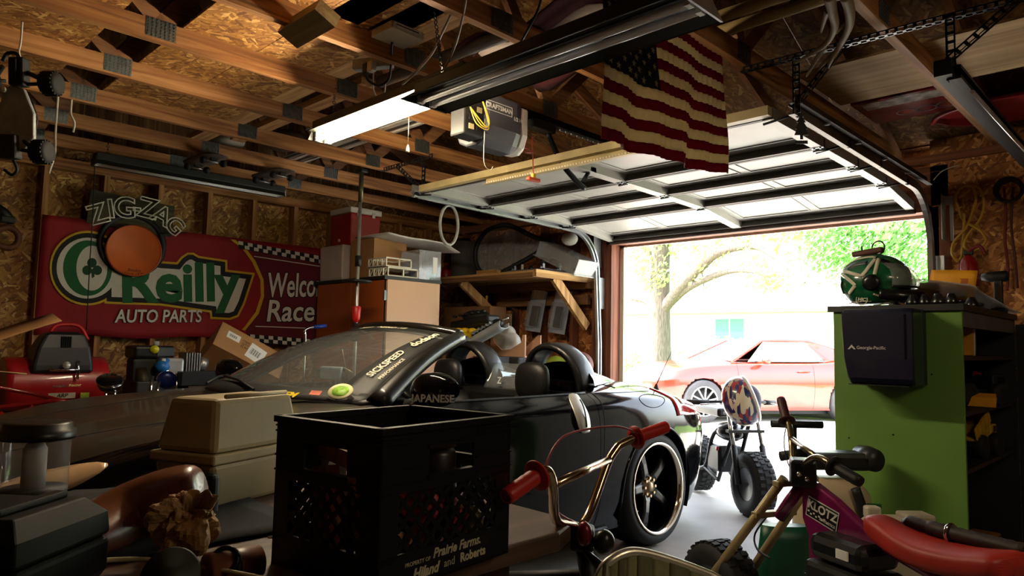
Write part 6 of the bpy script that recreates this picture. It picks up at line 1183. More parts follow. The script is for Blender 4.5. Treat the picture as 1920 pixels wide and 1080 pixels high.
mpiece('front_body',-.86,.62,red); mpiece('door',.625,2.05,red); mpiece('rear_body',2.055,3.92,red)
A=msec(-.86,1); C_=msec(-.86,-1)[::-1]; B(TMU).add(A+C_[1:],[tuple(range(2*len(A)-1))]).o('bumper_face',red,mu)
for wx in(0,2.72):
    for wy in(.09,1.79):
        s=1 if wy<.5 else -1; T=TMU@TR(wx,wy,.345); b=B(T); b.lathe([(.24,-.1),(.33,-.11),(.345,-.08),(.345,.08),(.33,.11),(.24,.10)],(0,0,0),(0,1,0),40,cap=False); ty=b.o('tyre',M(0x3a3a3c,.7),mu)
        b=B(T); b.lathe([(.24,.10),(.235,-.02),(.06,-.02),(.0,-.02)],(0,0,0),(0,-s,0),32,cap=False); b.o('rim',dk,ty)
        for k in range(10):
            a=6.2832*k/10+.1; R_=T@MX.Rotation(a,4,'Y'); B(R_).bar((0,-s*.095,.03),(0,-s*.10,.24),.032,.02,(1,0,0)).o('spoke',M(0xb9bcc0,.3,.8),ty)
        B(T).ring((0,-s*.1,0),(0,1,0),.235,.012,32,8).o('rim_lip',M(0xc8cace,.25,.8),ty)
        B(TMU@TR(wx,wy+s*.08,.345)).lathe([(0,0),(.37,0),(.372,-.08),(0,-.081)],(0,0,0),(0,s,0),28).o('wheel_house',dk,mu)
def q4(a,b,c,d,name,mat,n=8,bow=.03):
    a,b,c,d=[V(p) for p in(a,b,c,d)]; nn=(b-a).cross(d-a).normalized(); rows=[]
    for i in range(n+1):
        rows.append([(a.lerp(b,k/n)).lerp(d.lerp(c,k/n),i/n)+nn*bow*math.sin(math.pi*k/n)*math.sin(math.pi*(i/n*.5+.25)) for k in range(n+1)])
    bb=B(TMU); bb.sheet(rows,.012); return bb.o(name,mat,mu)
cy=.94; gl=M(0x3a4a48,.05,var=.1,spec=.8,coat=1.)
q4((.60,cy-.80,1.0),(.60,cy+.80,1.0),(1.28,cy+.56,1.35),(1.28,cy-.56,1.35),'windscreen',gl,10,-.05)
q4((1.28,cy-.58,1.355),(1.28,cy+.58,1.355),(2.2,cy+.55,1.36),(2.2,cy-.55,1.36),'roof',red,8,-.02)
q4((2.2,cy-.55,1.36),(2.2,cy+.55,1.36),(3.15,cy+.7,1.08),(3.15,cy-.7,1.08),'rear_window',gl,8,-.03)
for s in(1,-1):
    q4((.86,cy-s*.815,.985),(2.35,cy-s*.82,1.0),(2.1,cy-s*.60,1.335),(1.28,cy-s*.60,1.33),'side_window',gl,8,.0); q4((2.35,cy-s*.82,1.0),(3.15,cy-s*.76,1.06),(2.3,cy-s*.58,1.34),(2.1,cy-s*.60,1.335),'quarter_panel',red,6,.0)
    B(TMU).tube([(.58,cy-s*.81,.99),(1.27,cy-s*.58,1.345),(1.7,cy-s*.57,1.36),(2.2,cy-s*.56,1.355),(2.6,cy-s*.63,1.24),(3.15,cy-s*.75,1.07)],.03,8).o('roof_rail',red,mu)
    b=B(TMU); b.ball((1.06,cy-s*1.06,1.02),(.07,.10,.06),16,10); b.bb((1.0,cy-s*.9,.96),(1.1,cy-s*1.05,1.0)); b.o('door_mirror',red,mu)
    B(TMU).tube([(1.75,cy-s*.955,.84),(1.85,cy-s*.975,.845),(1.95,cy-s*.955,.84)],.012,6).o('door_handle',M(0xc03020,.3),mu)
B(TMU).bb((-.3,.2,.12),(3.6,1.7,.2)).o('underbody',dk,mu)
# ================================================================ along the left wall, beside and behind the car
sb_=thing('side_bench','plain plank bench along the left wall behind the car','bench',(-1.62,-3.5,0)); SBZ=.70
for k in range(3): B().bb((-2.04+.29*k,-4.55,SBZ-.035),(-1.76+.29*k,-2.32,SBZ)).o('plank',WOOD('y',0x6a4a30,0x8a6444,0x4a3220),sb_)
for x in(-1.98,-1.26):
    for y in(-4.45,-2.42): B().bb((x-.03,y-.03,0),(x+.03,y+.03,SBZ-.035)).o('leg',STUD,sb_)
# ---- compressor
cr_=M(0x9a1418,.35,var=.2,coat=.3); q0=PX(120,690,-1.42)
cmp_=thing('air_compressor','red and black air compressor with stickers under the banner corner','compressor',(-1.55,q0.y,SBZ)); y0,y1=PX(62,660,-1.4).y,PX(178,660,-1.4).y; zt,zb=PX(120,622,-1.4).z,PX(120,700,-1.4).z
b=B(); b.loft([[V((x,y,z)) for x,y in((-1.64+g,y0+g*1.2),(-1.40-g*.4,y0+g*1.2),(-1.40-g*.4,y1-g),(-1.64+g,y1-g))] for z,g in((zb,0),(zb+.05,.0),(zt-.10,.02),(zt-.02,.05),(zt,.09))],smooth=False); shd=b.o('shroud',M(0x17191b,.45,var=.2),cmp_,bev=.02,seg=3)
for k in range(5): y=PX(118+4*k,640,-1.40).y; B().bb((-1.417,y-.006,zt-.10),(-1.398,y+.001,zt-.03)).o('vent_slot',gap,shd)
b=B(); P=[]; b.loft([[V((-1.58+.17*math.cos(a),y,SBZ+.175+.17*math.sin(a))) for a in [6.2832*k/28 for k in range(28)]] for y in(y0-.12,y0-.08,y1+.06,y1+.10)]); tk=b.o('tank',cr_,cmp_); 
B().bb((-1.66,y0,SBZ+.32),(-1.44,y1,zb+.01)).o('mount',cr_,cmp_,bev=.01)
B().tube(spl([V((-1.5,y0+.10,zt-.02)),V((-1.5,y0+.14,zt+.04)),V((-1.5,y1-.08,zt+.04)),V((-1.5,y1-.02,zt-.05))],5),.012,10).o('handle',M(0xb81c1c,.4),cmp_)
for i,(x,y,s_,m_) in enumerate(((116,742,'ARP',M(0x1a0a0a,.5)),(112,724,'KOMO',M(0x3a1a14,.5)),(140,722,'Racing',M(0xc9a860,.5)))):
    p=PX(x,y,-1.41); T=frame(V((-1.408,p.y,p.z)),(0,1,0),(-.4 if y<730 else .1,0,1)); 
    if i==0: B(T@TR(0,0,-.003)).box((0,0,0),(.15,.036,.002)).o('sticker',M(0xa89a80,.5),tk)
    text(s_,T,.034 if i==0 else .026,m_,tk,'lettering',.0005,.02,.2)
B(frame(PX(159,741,-1.40),(0,1,0),(0,0,1))).box((0,0,0),(.05,.035,.002)).o('sticker',M(0xa8b020,.5,var=.3,scale=60),tk)
pg=PX(125,685,-1.36); B().lathe([(0,0),(.022,0),(.022,.012),(0,.014)],pg,(1,-.3,.2),16).o('gauge',M(0xc9c8c0,.3,.4),cmp_); B().tube([pg+V((-.02,-.09,-.03)),pg+V((-.02,.08,-.03))],.009,8).o('pipe',chrome,cmp_); B().tube([pg+V((-.02,.07,.03)),pg+V((-.02,.07,-.09))],.009,8).o('valve',chrome,cmp_)
# ---- round lamp on a stalk, red bent tube frame
l0=PX(205,718,-1.15); lm=thing('round_headlamp','black round headlamp on chrome stalks at the edge of the hood','headlamp',(l0.x,l0.y,SBZ)); B().lathe([(0,.05),(.03,.048),(.06,.03),(.072,0),(.075,-.02),(.07,-.025),(0,-.02)],l0,(-.45,.1,-.75),28).o('shell',M(0x0d0e12,.2,coat=.8),lm); B().ring(l0+V((.008,0,.012)),(-.45,.1,-.75),.073,.005,32,8).o('rim',chrome,lm)
for dy in(-.015,.035): B().tube([l0+V((.02,dy,-.03)),l0+V((.03,dy-.02,-.13))],.009,8).o('stalk',chrome,lm)
B().tube([l0+V((.03,.01,-.12)),V((l0.x-.12,l0.y,SBZ-.02))],.014,8).o('post',mblk,lm)
rt=thing('red_tube_frame','bent red tube frame lying in front of the compressor','tube frame',(-.95,-4.1,.6)); rtm=M(0x7a1014,.35,coat=.4)
B().tube(spl([PX(-10,765,-1.0),PX(60,757,-.95),PX(110,752,-.9),PX(150,760,-.9),PX(165,775,-.9)],6),.014,10).o('tube',rtm,rt); B().tube(spl([PX(-10,725,-1.1),PX(60,738,-1.1),PX(120,752,-1.0)],6),.012,10).o('tube',rtm,rt); B().tube([PX(0,775,-.8),PX(20,795,-.75)],.014,10).o('tube',M(0xa81c1c,.4),rt)
for px_ in((60,757,-.95),(150,760,-.9)): p=PX(*px_); B().tube([p,V((p.x-.05,p.y,0))],.014,10).o('tube_leg',rtm,rt)
# ---- small engine
e0=PX(300,700,-1.45); eg=thing('small_engine','small petrol engine with black tank, blue funnel and yellow cap sticker','engine',(-1.5,e0.y,SBZ)); sil=M(0xb9babc,.35,.7,var=.15)
y0,y1=PX(246,690,-1.45).y,PX(322,690,-1.45).y; z1=PX(290,648,-1.45).z; z0=PX(290,672,-1.45).z
B().bb((-1.62,y0,z0),(-1.40,y1,z1)).o('fuel_tank',M(0x101216,.35,var=.2),eg,bev=.02,seg=3); B().bb((-1.399,PX(295,655,-1.4).y,z0+.02),(-1.392,y1-.01,z1-.015)).o('tank_face',M(0x4a5056,.4,var=.2),eg); B().lathe([(0,0),(.028,0),(.028,.004),(0,.004)],PX(290,655,-1.385),(1,-.3,0),20).o('round_sticker',M(0xc9c41e,.4,var=.2,scale=60),eg)
B().lathe([(0,0),(.02,0),(.02,.03),(0,.03)],V((-1.5,PX(293,642,-1.5).y,z1)),(0,0,1),16).o('fuel_cap',M(0xb9bcc2,.4),eg)
cc=PX(315,692,-1.42); B().box(cc,(.18,.16,.16)).o('crankcase',sil,eg,bev=.02); 
for k in range(6): B().box(cc+V((.02,.09+.018*k,.05)),(.15,.007,.13)).o('cooling_fin',sil,eg)
B().tube([cc+V((.02,.20,.04)),cc+V((.02,.25,.03))],.05,16).o('cylinder_head',sil,eg); B().lathe([(.02,-.02),(.06,-.02),(.06,.02),(.02,.02)],PX(312,712,-1.33),(1,-.2,0),24).o('pulley',M(0x14205a,.3,.4),eg); B().ring(PX(312,712,-1.32),(1,-.2,0),.06,.006,28,6).o('pulley_rim',chrome,eg)
b=B(); fp=PX(297,685,-1.36); b.lathe([(.012,0),(.05,.03),(.045,.07),(.025,.085),(.02,.11),(0,.115)],fp-V((0,0,.05)),(.1,.5,.8),20); b.o('blue_funnel',M(0x1c6ab8,.4),eg); B().bb((-1.56,y0+.0,z0-.16),(-1.42,y0+.16,z0)).o('carburettor',mblk,eg,bev=.015); B().lathe([(.03,-.04),(.10,-.03),(.10,.03),(.03,.04)],PX(262,715,-1.45),(0,1,.1),28).o('flywheel',M(0x3a3420,.5,.4),eg)
for a,b_ in(((288,705),(276,735)),((300,715),(288,735)),((330,700),(335,735))): B().tube([PX(*a,-1.32),V((-1.32,PX(*b_,-1.32).y,SBZ+.01))],.010,8).o('engine_leg',chrome,eg)
B().bb((-1.62,y0,SBZ),(-1.32,y1+.1,z0-.15)).o('engine_base',M(0x1d1e20,.5),eg,bev=.01)
a,b_=PX(335,710,-1.3),PX(437,712,-1.25); tag(B().bb((-1.36,a.y,a.z-.05),(-1.25,b_.y,a.z+.05)).o('steel_channel',M(0x0e1012,.45,var=.2),bev=.006),'flat black steel channel lying right of the small engine','channel')
bpost=thing('channel_stand','dark wooden block under the black steel channel','block',(-1.3,(a.y+b_.y)/2,SBZ)); B().bb((-1.36,a.y+.05,SBZ),(-1.25,b_.y-.05,a.z-.051)).o('block',WOOD('y',0x4a3220,0x5a4028,0x302014),bpost)
# ---- tilted shipping box with labels
A_=PX(418,603,-1.42); B_=PX(537,668,-1.30); D_=PX(378,655,-1.22); TB=frame(A_,B_-A_,D_-A_); Lx=(B_-A_).length; Ly=.26
sbx=thing('shipping_box','brown shipping box with white labels tipped against the wall','box',A_-V((0,0,.3))); dz=-.30 if (TB.to_3x3()@V((0,0,1))).dot(CAM-A_)>0 else .30
for a,b_ in(((0,0,0),(Lx,Ly,math.copysign(.004,dz))),((0,0,dz),(Lx,Ly,dz-math.copysign(.004,dz))),((0,0,0),(.004,Ly,dz)),((Lx-.004,0,0),(Lx,Ly,dz)),((0,0,0),(Lx,.004,dz)),((0,Ly-.004,0),(Lx,Ly,dz))): B(TB).bb(a,b_).o('box_panel',card,sbx)
o_=math.copysign(.0012,-dz)
for x,y,w_,h_,r_ in((.13*Lx/.6,.09,.10,.07,.0),(.58*Lx,.14,.13,.16,.15),(.85*Lx,.14,.08,.06,.1)): L_=B(TB@TR(x,y,o_)@MX.Rotation(r_,4,'Z')).box((0,0,0),(w_,h_,.001)).o('paper_label',papr,sbx); [B(TB@TR(x,y,o_*2)@MX.Rotation(r_,4,'Z')).bb((-w_*.35+k*w_*.07,-h_*.2,0),(-w_*.35+k*w_*.07+w_*(.02+.02*(k%2)),h_*.2,.0004)).o('barcode',ink,L_) for k in range(9)]
for k,s_ in enumerate(('ITEM','QTY','G.W.')): text(s_,TB@TR(.40*Lx,.08+.03*k,o_)@MX.Rotation(math.pi,4,'X') if dz>0 else TB@TR(.40*Lx,.08+.03*k,o_)@MX.Rotation(0,4,'X')@MX.Diagonal((1,-1,-1,1)),.028,ink,sbx,'lettering',.0003)
# ---- handlebar with blue grip
h0=PX(572,640,-1.2); hbk=thing('kids_bike','chrome handlebar of a small bike with blue grip before the banner','bicycle',(h0.x,h0.y,0)); B().tube(spl([V((h0.x,h0.y,.5)),h0,PX(570,622,-1.2),PX(578,615,-1.2),PX(590,613,-1.2)],5),.010,10).o('handlebar',chrome,hbk); B().tube([PX(588,613,-1.2),PX(611,611,-1.2)],.016,12).o('grip',M(0x1c3a9a,.4),hbk); B().box(h0+V((0,0,-.03)),(.07,.06,.05)).o('stem',mblk,hbk,bev=.01)
B().tube([V((h0.x,h0.y,.25)),V((h0.x,h0.y,.52))],.022,12).o('head_tube',mblk,hbk); B().ring(V((h0.x,h0.y,.205)),(0,1,0),.18,.025,32,8).o('tyre',rub,hbk); B().tube([V((h0.x,h0.y-.05,.205)),V((h0.x,h0.y+.05,.205))],.02,10).o('hub',chrome,hbk)
for s in(-1,1): B().tube([V((h0.x,h0.y+.05*s,.205)),V((h0.x,h0.y+.03*s,.42))],.012,8).o('fork_leg',mblk,hbk)
# ---- open carton with bent flaps at the left edge
fl=thing('open_carton','cardboard carton with bent-up flaps at the left edge','carton',(-.75,-4.85,0)); cbx=(-1.05,-.62,-5.15,-4.70)
for a,b_ in(((cbx[0],cbx[2],0),(cbx[1],cbx[2]+.005,1.0)),((cbx[0],cbx[3]-.005,0),(cbx[1],cbx[3],1.0)),((cbx[0],cbx[2],0),(cbx[0]+.005,cbx[3],1.0)),((cbx[1]-.005,cbx[2],0),(cbx[1],cbx[3],1.0))): B().bb(a,b_).o('box_wall',card,fl)
def flap(a,b_,w,m): 
    a=V(a);b_=V(b_); n=V(w); B().sheet([[a.lerp(b_,k/8)+n*t+V((0,0,.012*math.sin(k/8*3.14))) for k in range(9)] for t in(0,.5,1)],.005).o('flap',m,fl)
flap((-.64,-4.70,1.0),PX(116,602,-.64),(-.30,.02,.045),card); flap((-.60,-4.70,1.0),PX(50,702,-.55),(-.25,.0,-.01),M(0xb8986c,.8,var=.15))
# ---- wall odds at the far left
c=PX(12,438,-2.05); hk_=B(); hk_.ring(c+V((.03,0,-.03)),(1,.2,0),.07,.022,28,8); tag(hk_.o('rusty_shackle',M(0x5a3420,.7,.3,var=.4,scale=20)),'rusty curved shackle hanging on the left wall','shackle')
hx=thing('tow_hook','black metal tow hook above the rusty shackle','hook',PX(12,405,-2.05)); B().tube([PX(-12,385,-2.04),PX(8,400,-2.04),PX(22,418,-2.04)],[.03,.035,.03],12).o('shank',mblk,hx); B().box(PX(14,412,-2.03),(.05,.09,.05)).o('block',mblk,hx,bev=.01)
# ---- radio-controlled truck hung by its nose from a truss
rc=thing('rc_truck','radio-controlled truck hung vertically from a truss at the left edge','toy truck',PD(25,320,2.9)); q=lambda x,y,d=2.9: PD(x,y,d)
gry=M(0x9a9c9e,.5,.2,var=.25,scale=20)
B().prism([(0,0),(.05,-.02),(.09,-.12),(.09,-.22),(.05,-.27),(-.03,-.27),(-.05,-.2),(-.05,-.08),(-.03,-.02)],frame(q(28,160),_R,_U),.02).o('chassis_plate',gry,rc,bev=.006)
for (x0_,y0_,x1_,y1_) in((35,112,50,165),(15,255,35,300)): B(frame(q((x0_+x1_)/2,(y0_+y1_)/2),_R,_U)).box((0,0,.02),((x1_-x0_)*.0022+.03,(y1_-y0_)*.0022,.05)).o('gearbox',mblk,rc,bev=.008)
for k in range(3): B(frame(q(35+5*k,138),_R,_U)).box((0,0,.05),(.006,.09,.01)).o('skid_rib',mblk,rc)
for x,y in((96,157),(78,285),(-25,150),(-35,280)):
    c=q(x,y,2.86); s=1 if x>20 else -1; w_=B().lathe([(.02,-.03),(.04,-.032),(.046,-.02),(.046,.02),(.04,.032),(.02,.03)],c,_R,22).o('wheel',rub,rc); bb=B()
    for k in range(18):
        a=6.2832*k/18; n_=(_U*math.cos(a)+_F*math.sin(a)); bb.box(c+n_*.046,(.05,.006,.008),MX((_R,n_.cross(_R),n_)).transposed())
    bb.o('tread',rub,w_,kind='stuff'); B().tube([c-_R*.03*s,q(35 if x>20 else 10,y+(2 if y<200 else -5))],.008,8).o('axle',mblk,rc); B().tube([c-_R*.04*s+_U*.02,q(40 if x>20 else 5,y-25)],.010,8).o('shock',mblk,rc)
B().tube(spl([q(5,115),q(15,100),q(35,105),q(48,150)],5),.008,8).o('roll_bar',mblk,rc); B().tube(spl([q(8,318),q(22,328),q(32,318),q(25,300)],5),.006,8).o('bumper_loop',mblk,rc); B().lathe([(0,0),(.012,0),(.012,.01),(0,.01)],q(7,168,2.85),-_F,16).o('pinion',M(0xc8c8c4,.3,.6),rc)
for x,y in((65,200),(70,215)): B().tube([q(x-5,y-10),q(x,y+8),q(x-3,y+30)],.004,6).o('body_clip',mblk,rc)
top=q(38,92); B().tube(spl([V((top.x,top.y,2.47)),top+V((0,0,.03)),q(36,100),q(46,125)],5),.004,6).o('hang_strap',M(0xc9c4b8,.5),rc)
for (a,b_,lb) in(((133,212),(137,248),'short white strip dangling from a truss, nearer one'),((104,248),(92,325),'long white strip dangling from a truss by the toy wheel')):
    P0=PX(*a,-.59); P1=PX(*b_,-.59); o=B().tube(spl([V((P0.x,P0.y,max(P0.z,2.5))),P0,P0.lerp(P1,.5)+V((.01,.01,0)),P1],5),.006,6).o('white_strap',M(0xc9c4b8,.6)); tag(o,lb,'strap','white straps')
# ================================================================ behind the car at the front wall
hb0=thing('storage_chest','low dark chest supporting the boxes behind the car','chest',(-1.25,-.42,0)); B().bb((-2.0,-.72,0),(-.50,-.16,.80)).o('body',M(0x2a1c14,.7),hb0); B().bb((-2.02,-.74,.80),(-.49,-.15,.83)).o('lid',M(0x33241a,.7),hb0)
x0,x1,zb,z1=fy(832,575,918,612,-.55); tag(B().bb((x0,-.55,.832),(x1,-.33,z1)).o('cardboard_box',cardd,bev=.004),'dark brown cardboard box on the chest under the shelf','box')
x0,x1,zb,z1=fy(921,578,937,640,-.33); tag(B().bb((x0-.04,-.32,.832),(x1+.02,-.18,z1-.05)).o('cardboard_box',M(0xa08468,.8,var=.5,scale=25),bev=.004),'printed carton right of the dark brown box','box')
# ribbed grey trough with black contents
TBm=thing('plastic_trough','grey ribbed plastic trough lying on the boxes behind the windscreen','trough',PY(890,630,-1.0)); gyp=M(0x8a9298,.4,var=.15)
a,b_=PY(872,648,-1.02),PY(945,606,-.95); rows=[]
for i in range(11):
    t=i/10; c=a.lerp(b_,t); rows.append([c+V((.0,-.045,.02)),c+V((.0,-.05,-.015)),c+V((0,-.035,-.035)),c+V((0,.02,-.04)),c+V((0,.05,-.03)),c+V((0,.055,.005))])
B().sheet(rows,.008).o('shell',gyp,TBm); 
for k in range(7): c=a.lerp(b_,.2+.09*k); B().box(c+V((0,-.03,.052)),(.012,.05,.02)).o('rib',gyp,TBm)
for k in range(5): c=a.lerp(b_,.12+.18*k)+V((-.02,.02,.03)); B().ball(c,(.06,.05,.04),14,8).o('black_lump',mblk,TBm)
tt_=PY(890,600,-.90); tl=thing('black_tray','black moulded tray heaped above the grey trough','tray',tt_); B(TR(*tt_)@MX.Rotation(-.12,4,'Y')).box((0,.0,-.02),(.50,.16,.07)).o('tray_body',mblk,tl,bev=.02); B().ball(tt_+V((.0,.02,.03)),(.17,.08,.06),20,10).o('black_cover',M(0x1c1f1c,.5,var=.2),tl)
for k in range(6): B().lathe([(0,0),(.02,0),(.018,.02),(0,.022)],tt_+V((-.2+.075*k,-.06,.02+.009*k)),(0,0,1),10).o('knob',mblk,tl)
B().tube([a+V((-.15,.1,.09)),b_+V((0,.05,.045))],.006,8).o('rod',M(0x8a8f8a,.3,.6),TBm)
pst=B().bb((a.x-.02,-1.0,.0),(b_.x-.1,-.78,a.z-.09)).o('dark_crate',M(0x1a1614,.7)); tag(pst,'dark crate standing under the grey trough','crate')
# yellow studded tray
yt=thing('yellow_tray','yellow tray with rounded studs beside the cabinet','tray',PY(845,632,-1.15)); yl=M(0xd8b210,.35,var=.08); c0=PY(826,628,-1.12); ex=PY(869,624,-1.12)-c0; ex.z=0; 
TY=frame(c0,ex,(0,1,.0)); Lw=ex.length; B(TY).bb((0,0,-.05),(Lw,.26,.02) if (TY.to_3x3()@V((0,0,1))).z>0 else (Lw,.26,-.12)).o('base',yl,yt,bev=.008)
for i in range(4):
    for j in range(3): B().lathe([(.032,0),(.03,.03),(.018,.045),(0,.047)],TY@V((Lw*(i+.5)/4,.045+.085*j,.018)),(0,0,1),14).o('stud',yl,yt)
tag(B().bb((c0.x,-1.10,0),(c0.x+Lw,-.88,c0.z-.052)).o('upright_carton',cardd),'plain carton hidden under the yellow tray','carton')
# tyre, wooden cradle, white bag
tc_=PY(925,668,-.245); tc_.z=.83+.205; sp_t=B(); sp_t.lathe([(.12,-.06),(.18,-.07),(.20,-.05),(.205,0),(.20,.05),(.18,.07),(.12,.06)],tc_,(.35,.94,0),40,cap=False); tag(sp_t.o('spare_tyre',M(0x4a4d52,.5,var=.2)),'grey tyre standing on the chest behind the cradle','tyre')
YC=-.60; wc=thing('wooden_cradle','small pale wooden cradle holding a white bag behind the car','cradle',PY(950,668,YC)); pw_=M(0xd0a284,.6,var=.1); za=PY(950,668,YC).z
TW=frame(PY(921,668,YC),(1,0,0),(0,0,1)); Lc=(PY(986,668,YC)-PY(921,668,YC)).x
B(TW).prism([(0,0),(Lc,0),(Lc,.20),(Lc-.03,.20),(Lc-.05,.13),(Lc*.6,.07),(Lc*.35,.06),(.06,.12),(.035,.17),(.0,.20)],MX(),.015).o('end_board',pw_,wc); B(TW).bb((0,0,-.20),(Lc,.012,0)).o('bottom_board',pw_,wc)
B(TW@TR(0,0,-.20)).prism([(0,0),(Lc,0),(Lc,.2),(Lc-.03,.2),(Lc/2,.06),(.03,.2),(0,.2)],MX(),.015).o('end_board',pw_,wc)
p2=PY(899,668,YC); B().bb((p2.x-.03,YC-.02,za-.0),(p2.x+.035,YC+.01,za+.15)).o('side_post',pw_,wc); B().bb((p2.x-.03,YC-.01,za-.0),((TW@V((0,0,0))).x,YC+.01,za+.02)).o('side_rail',pw_,wc)
tag(B().bb((p2.x-.05,YC-.09,.831),((TW@V((Lc,0,0))).x,YC+.04,za-.001)).o('grey_tub',M(0x3a3c40,.5,var=.2),bev=.02),'dark grey plastic tub under the small cradle','tub')
c=PY(952,645,YC+.10); b=B(); b.ball(c+V((0,0,-.02)),(.13,.085,.17),28,18); b.v=[p+(p-c).normalized()*(.06*NZ.noise(p*11)+.03*abs(NZ.noise(p*26))) for p in b.v]; tag(b.o('white_bag',M(0xe2e4e6,.5,var=.05,bump=.3,bscale=20)),'crumpled white plastic bag in the small cradle','bag')
# balls
c=PY(1087,685,-.32); bs_=thing('basketball','brown basketball on the ledge beside the door track','ball',(c.x,c.y,c.z-.12)); B().ball(c,.12,28,18).o('skin',M(0x5a2418,.6,var=.2,bump=.3,bscale=200),bs_)
for ax in((1,0,0),(0,1,.3),(.5,.3,1)): B().ring(c,ax,.1205,.0025,40,5).o('seam',gap,bs_)
c2=PY(1042,688,-.34); tag(B().ball(c2,.10,24,14).o('green_ball',M(0x8a9a2a,.5,var=.15)),'yellow-green ball left of the basketball','ball')
tag(B().bb((c2.x-.10,-.46,0),(c.x+.13,-.17,min(c.z-.12,c2.z-.10)-.001)).o('low_cabinet',M(0x3a2418,.7),bev=.004),'low brown cabinet carrying the two balls','cabinet')
# ================================================================ overhead
op=thing('door_opener','grey garage door opener hung from the trusses','door opener',(1.24,-2.8,2.16)); og=M(0x45444a,.4,var=.1); 
b=B(); ya,yb=PX(915,225,1.36).y,PX(982,235,1.36).y
b.loft([[V((x,y,z)) for x,z in((1.24-w_,2.40),(1.24+w_,2.40),(1.24+w_,2.24),(1.24+w_*.75,2.18),(1.24+w_*.3,2.155),(1.24-w_*.3,2.155),(1.24-w_*.75,2.18),(1.24-w_,2.24))] for y,w_ in((ya,.12),(yb-.05,.12),(yb,.105))],smooth=False); bd=b.o('body',og,op,bev=.012)
b=B(); b.loft([[V((x,y,z)) for x,z in((1.24-w_,2.39),(1.24+w_,2.39),(1.24+w_,2.25),(1.24+w_*.75,2.19),(1.24+w_*.3,2.165),(1.24-w_*.3,2.165),(1.24-w_*.75,2.19),(1.24-w_,2.25))] for y,w_ in((yb+.001,.105),(yb+.05,.10),(yb+.075,.07))],smooth=False); b.o('lamp_lens',M(0xdcd6cc,.4),op,bev=.01)
yc0=PX(855,215,1.36).y+.07; B().bb((1.235,yc0,2.17),(1.335,ya-.005,2.39)).o('open_chamber',mblk,op,bev=.01)
for k in range(3):
    for j in range(4): B().bb((1.336,yc0+.03+.05*k,2.20+.045*j),(1.341,yc0+.06+.05*k,2.225+.045*j)).o('terminal',M(0xb8a878 if (k+j)%3==0 else 0x1c1c1e,.4,.3),op)
for k in range(3): B().tube(spl([V((1.345,yc0+.03,2.30)),V((1.37,yc0+.05+.03*k,2.22)),V((1.36,yc0+.14,2.22+.02*k)),V((1.345,ya-.03,2.36))],5),.003,6).o('wire',M(0xc9a83a,.5),op)
B().tube(spl([V((1.36,ya-.02,2.20)),V((1.36,ya-.02,2.05)),V((1.36,ya+.02,2.02)),V((1.36,ya+.04,2.04))],5),.0015,5).o('antenna_wire',M(0xc8c4bc,.5),op)
tt=frame(V((1.3615,(ya+yb)/2-.05,2.335)),(0,1,0),(0,0,1)); wt_=M(0xd2d0cc,.4); text('CRAFTSMAN',tt,.032,wt_,bd,'lettering',.0005,.02); text('1/2 HP',tt@TR(.135,-.028,0),.026,wt_,bd,'lettering',.0005,.02)
for a,b_ in(((-.085,-.024),(.085,-.021)),((-.085,.021),(.085,.024)),((-.088,-.024),(-.085,.024)),((.085,-.024),(.088,.024))): B(tt).bb((*a,0),(*b_,.0008)).o('nameplate_edge',wt_,bd)
for x in(1.16,1.32): B().bar((x,-2.85,2.40),(x,-2.85,2.56),.03,.003,(0,1,0)).o('hanger_strap',galv,op)
B().bb((1.215,yb+.06,2.395),(1.265,-.04,2.43)).o('rail',M(0x141516,.4,.6),op); B().bb((1.20,-.03,2.36),(1.28,-.002,2.44)).o('rail_bracket',galv,op)
tr_=B().bb((1.205,-2.45,2.345),(1.275,-2.27,2.395)).o('trolley',mblk,op,bev=.006); b=B(); P=[V((1.24,-2.30,2.35)),PX(1050,300,1.24),PX(1072,330,1.24),PX(1096,354,1.24)]; b.tube(spl(P,5),.016,8); b.o('door_arm',M(0x14161a,.4,.4),tr_); B().bar(PX(1092,342,1.24),PX(1104,322,1.24),.03,.008).o('arm_link',M(0x14161a,.4,.4),tr_); B().box(PX(1104,320,1.24),(.07,.05,.03)).o('door_bracket',galv,tr_)
for k in range(14): B().bb((1.236,-2.2+.05*k,2.385),(1.244,-2.165+.05*k,2.393)).o('chain_link',galv,tr_)
rp_=thing('release_cord','red release cord with orange handle hanging from the opener','cord',PX(1000,345,1.24)); pr0,pr1=PX(998,256,1.24),PX(1000,330,1.24); om=M(0xc8503c,.5); B().tube([pr0,pr1],.0035,6).o('rope',om,rp_); m_=pr0.lerp(pr1,.4); B().tube(spl([m_,m_+V((0,-.05,.012)),m_+V((0,-.085,0)),m_+V((0,-.05,-.012)),m_],5),.004,6).o('knot_loop',om,rp_); B().box(pr1+V((0,0,-.02)),(.03,.09,.02)).o('handle',M(0xd0502a,.4),rp_,bev=.006); B().box(pr1+V((0,0,0)),(.02,.02,.025)).o('tab',M(0xd8a81c,.4),rp_)
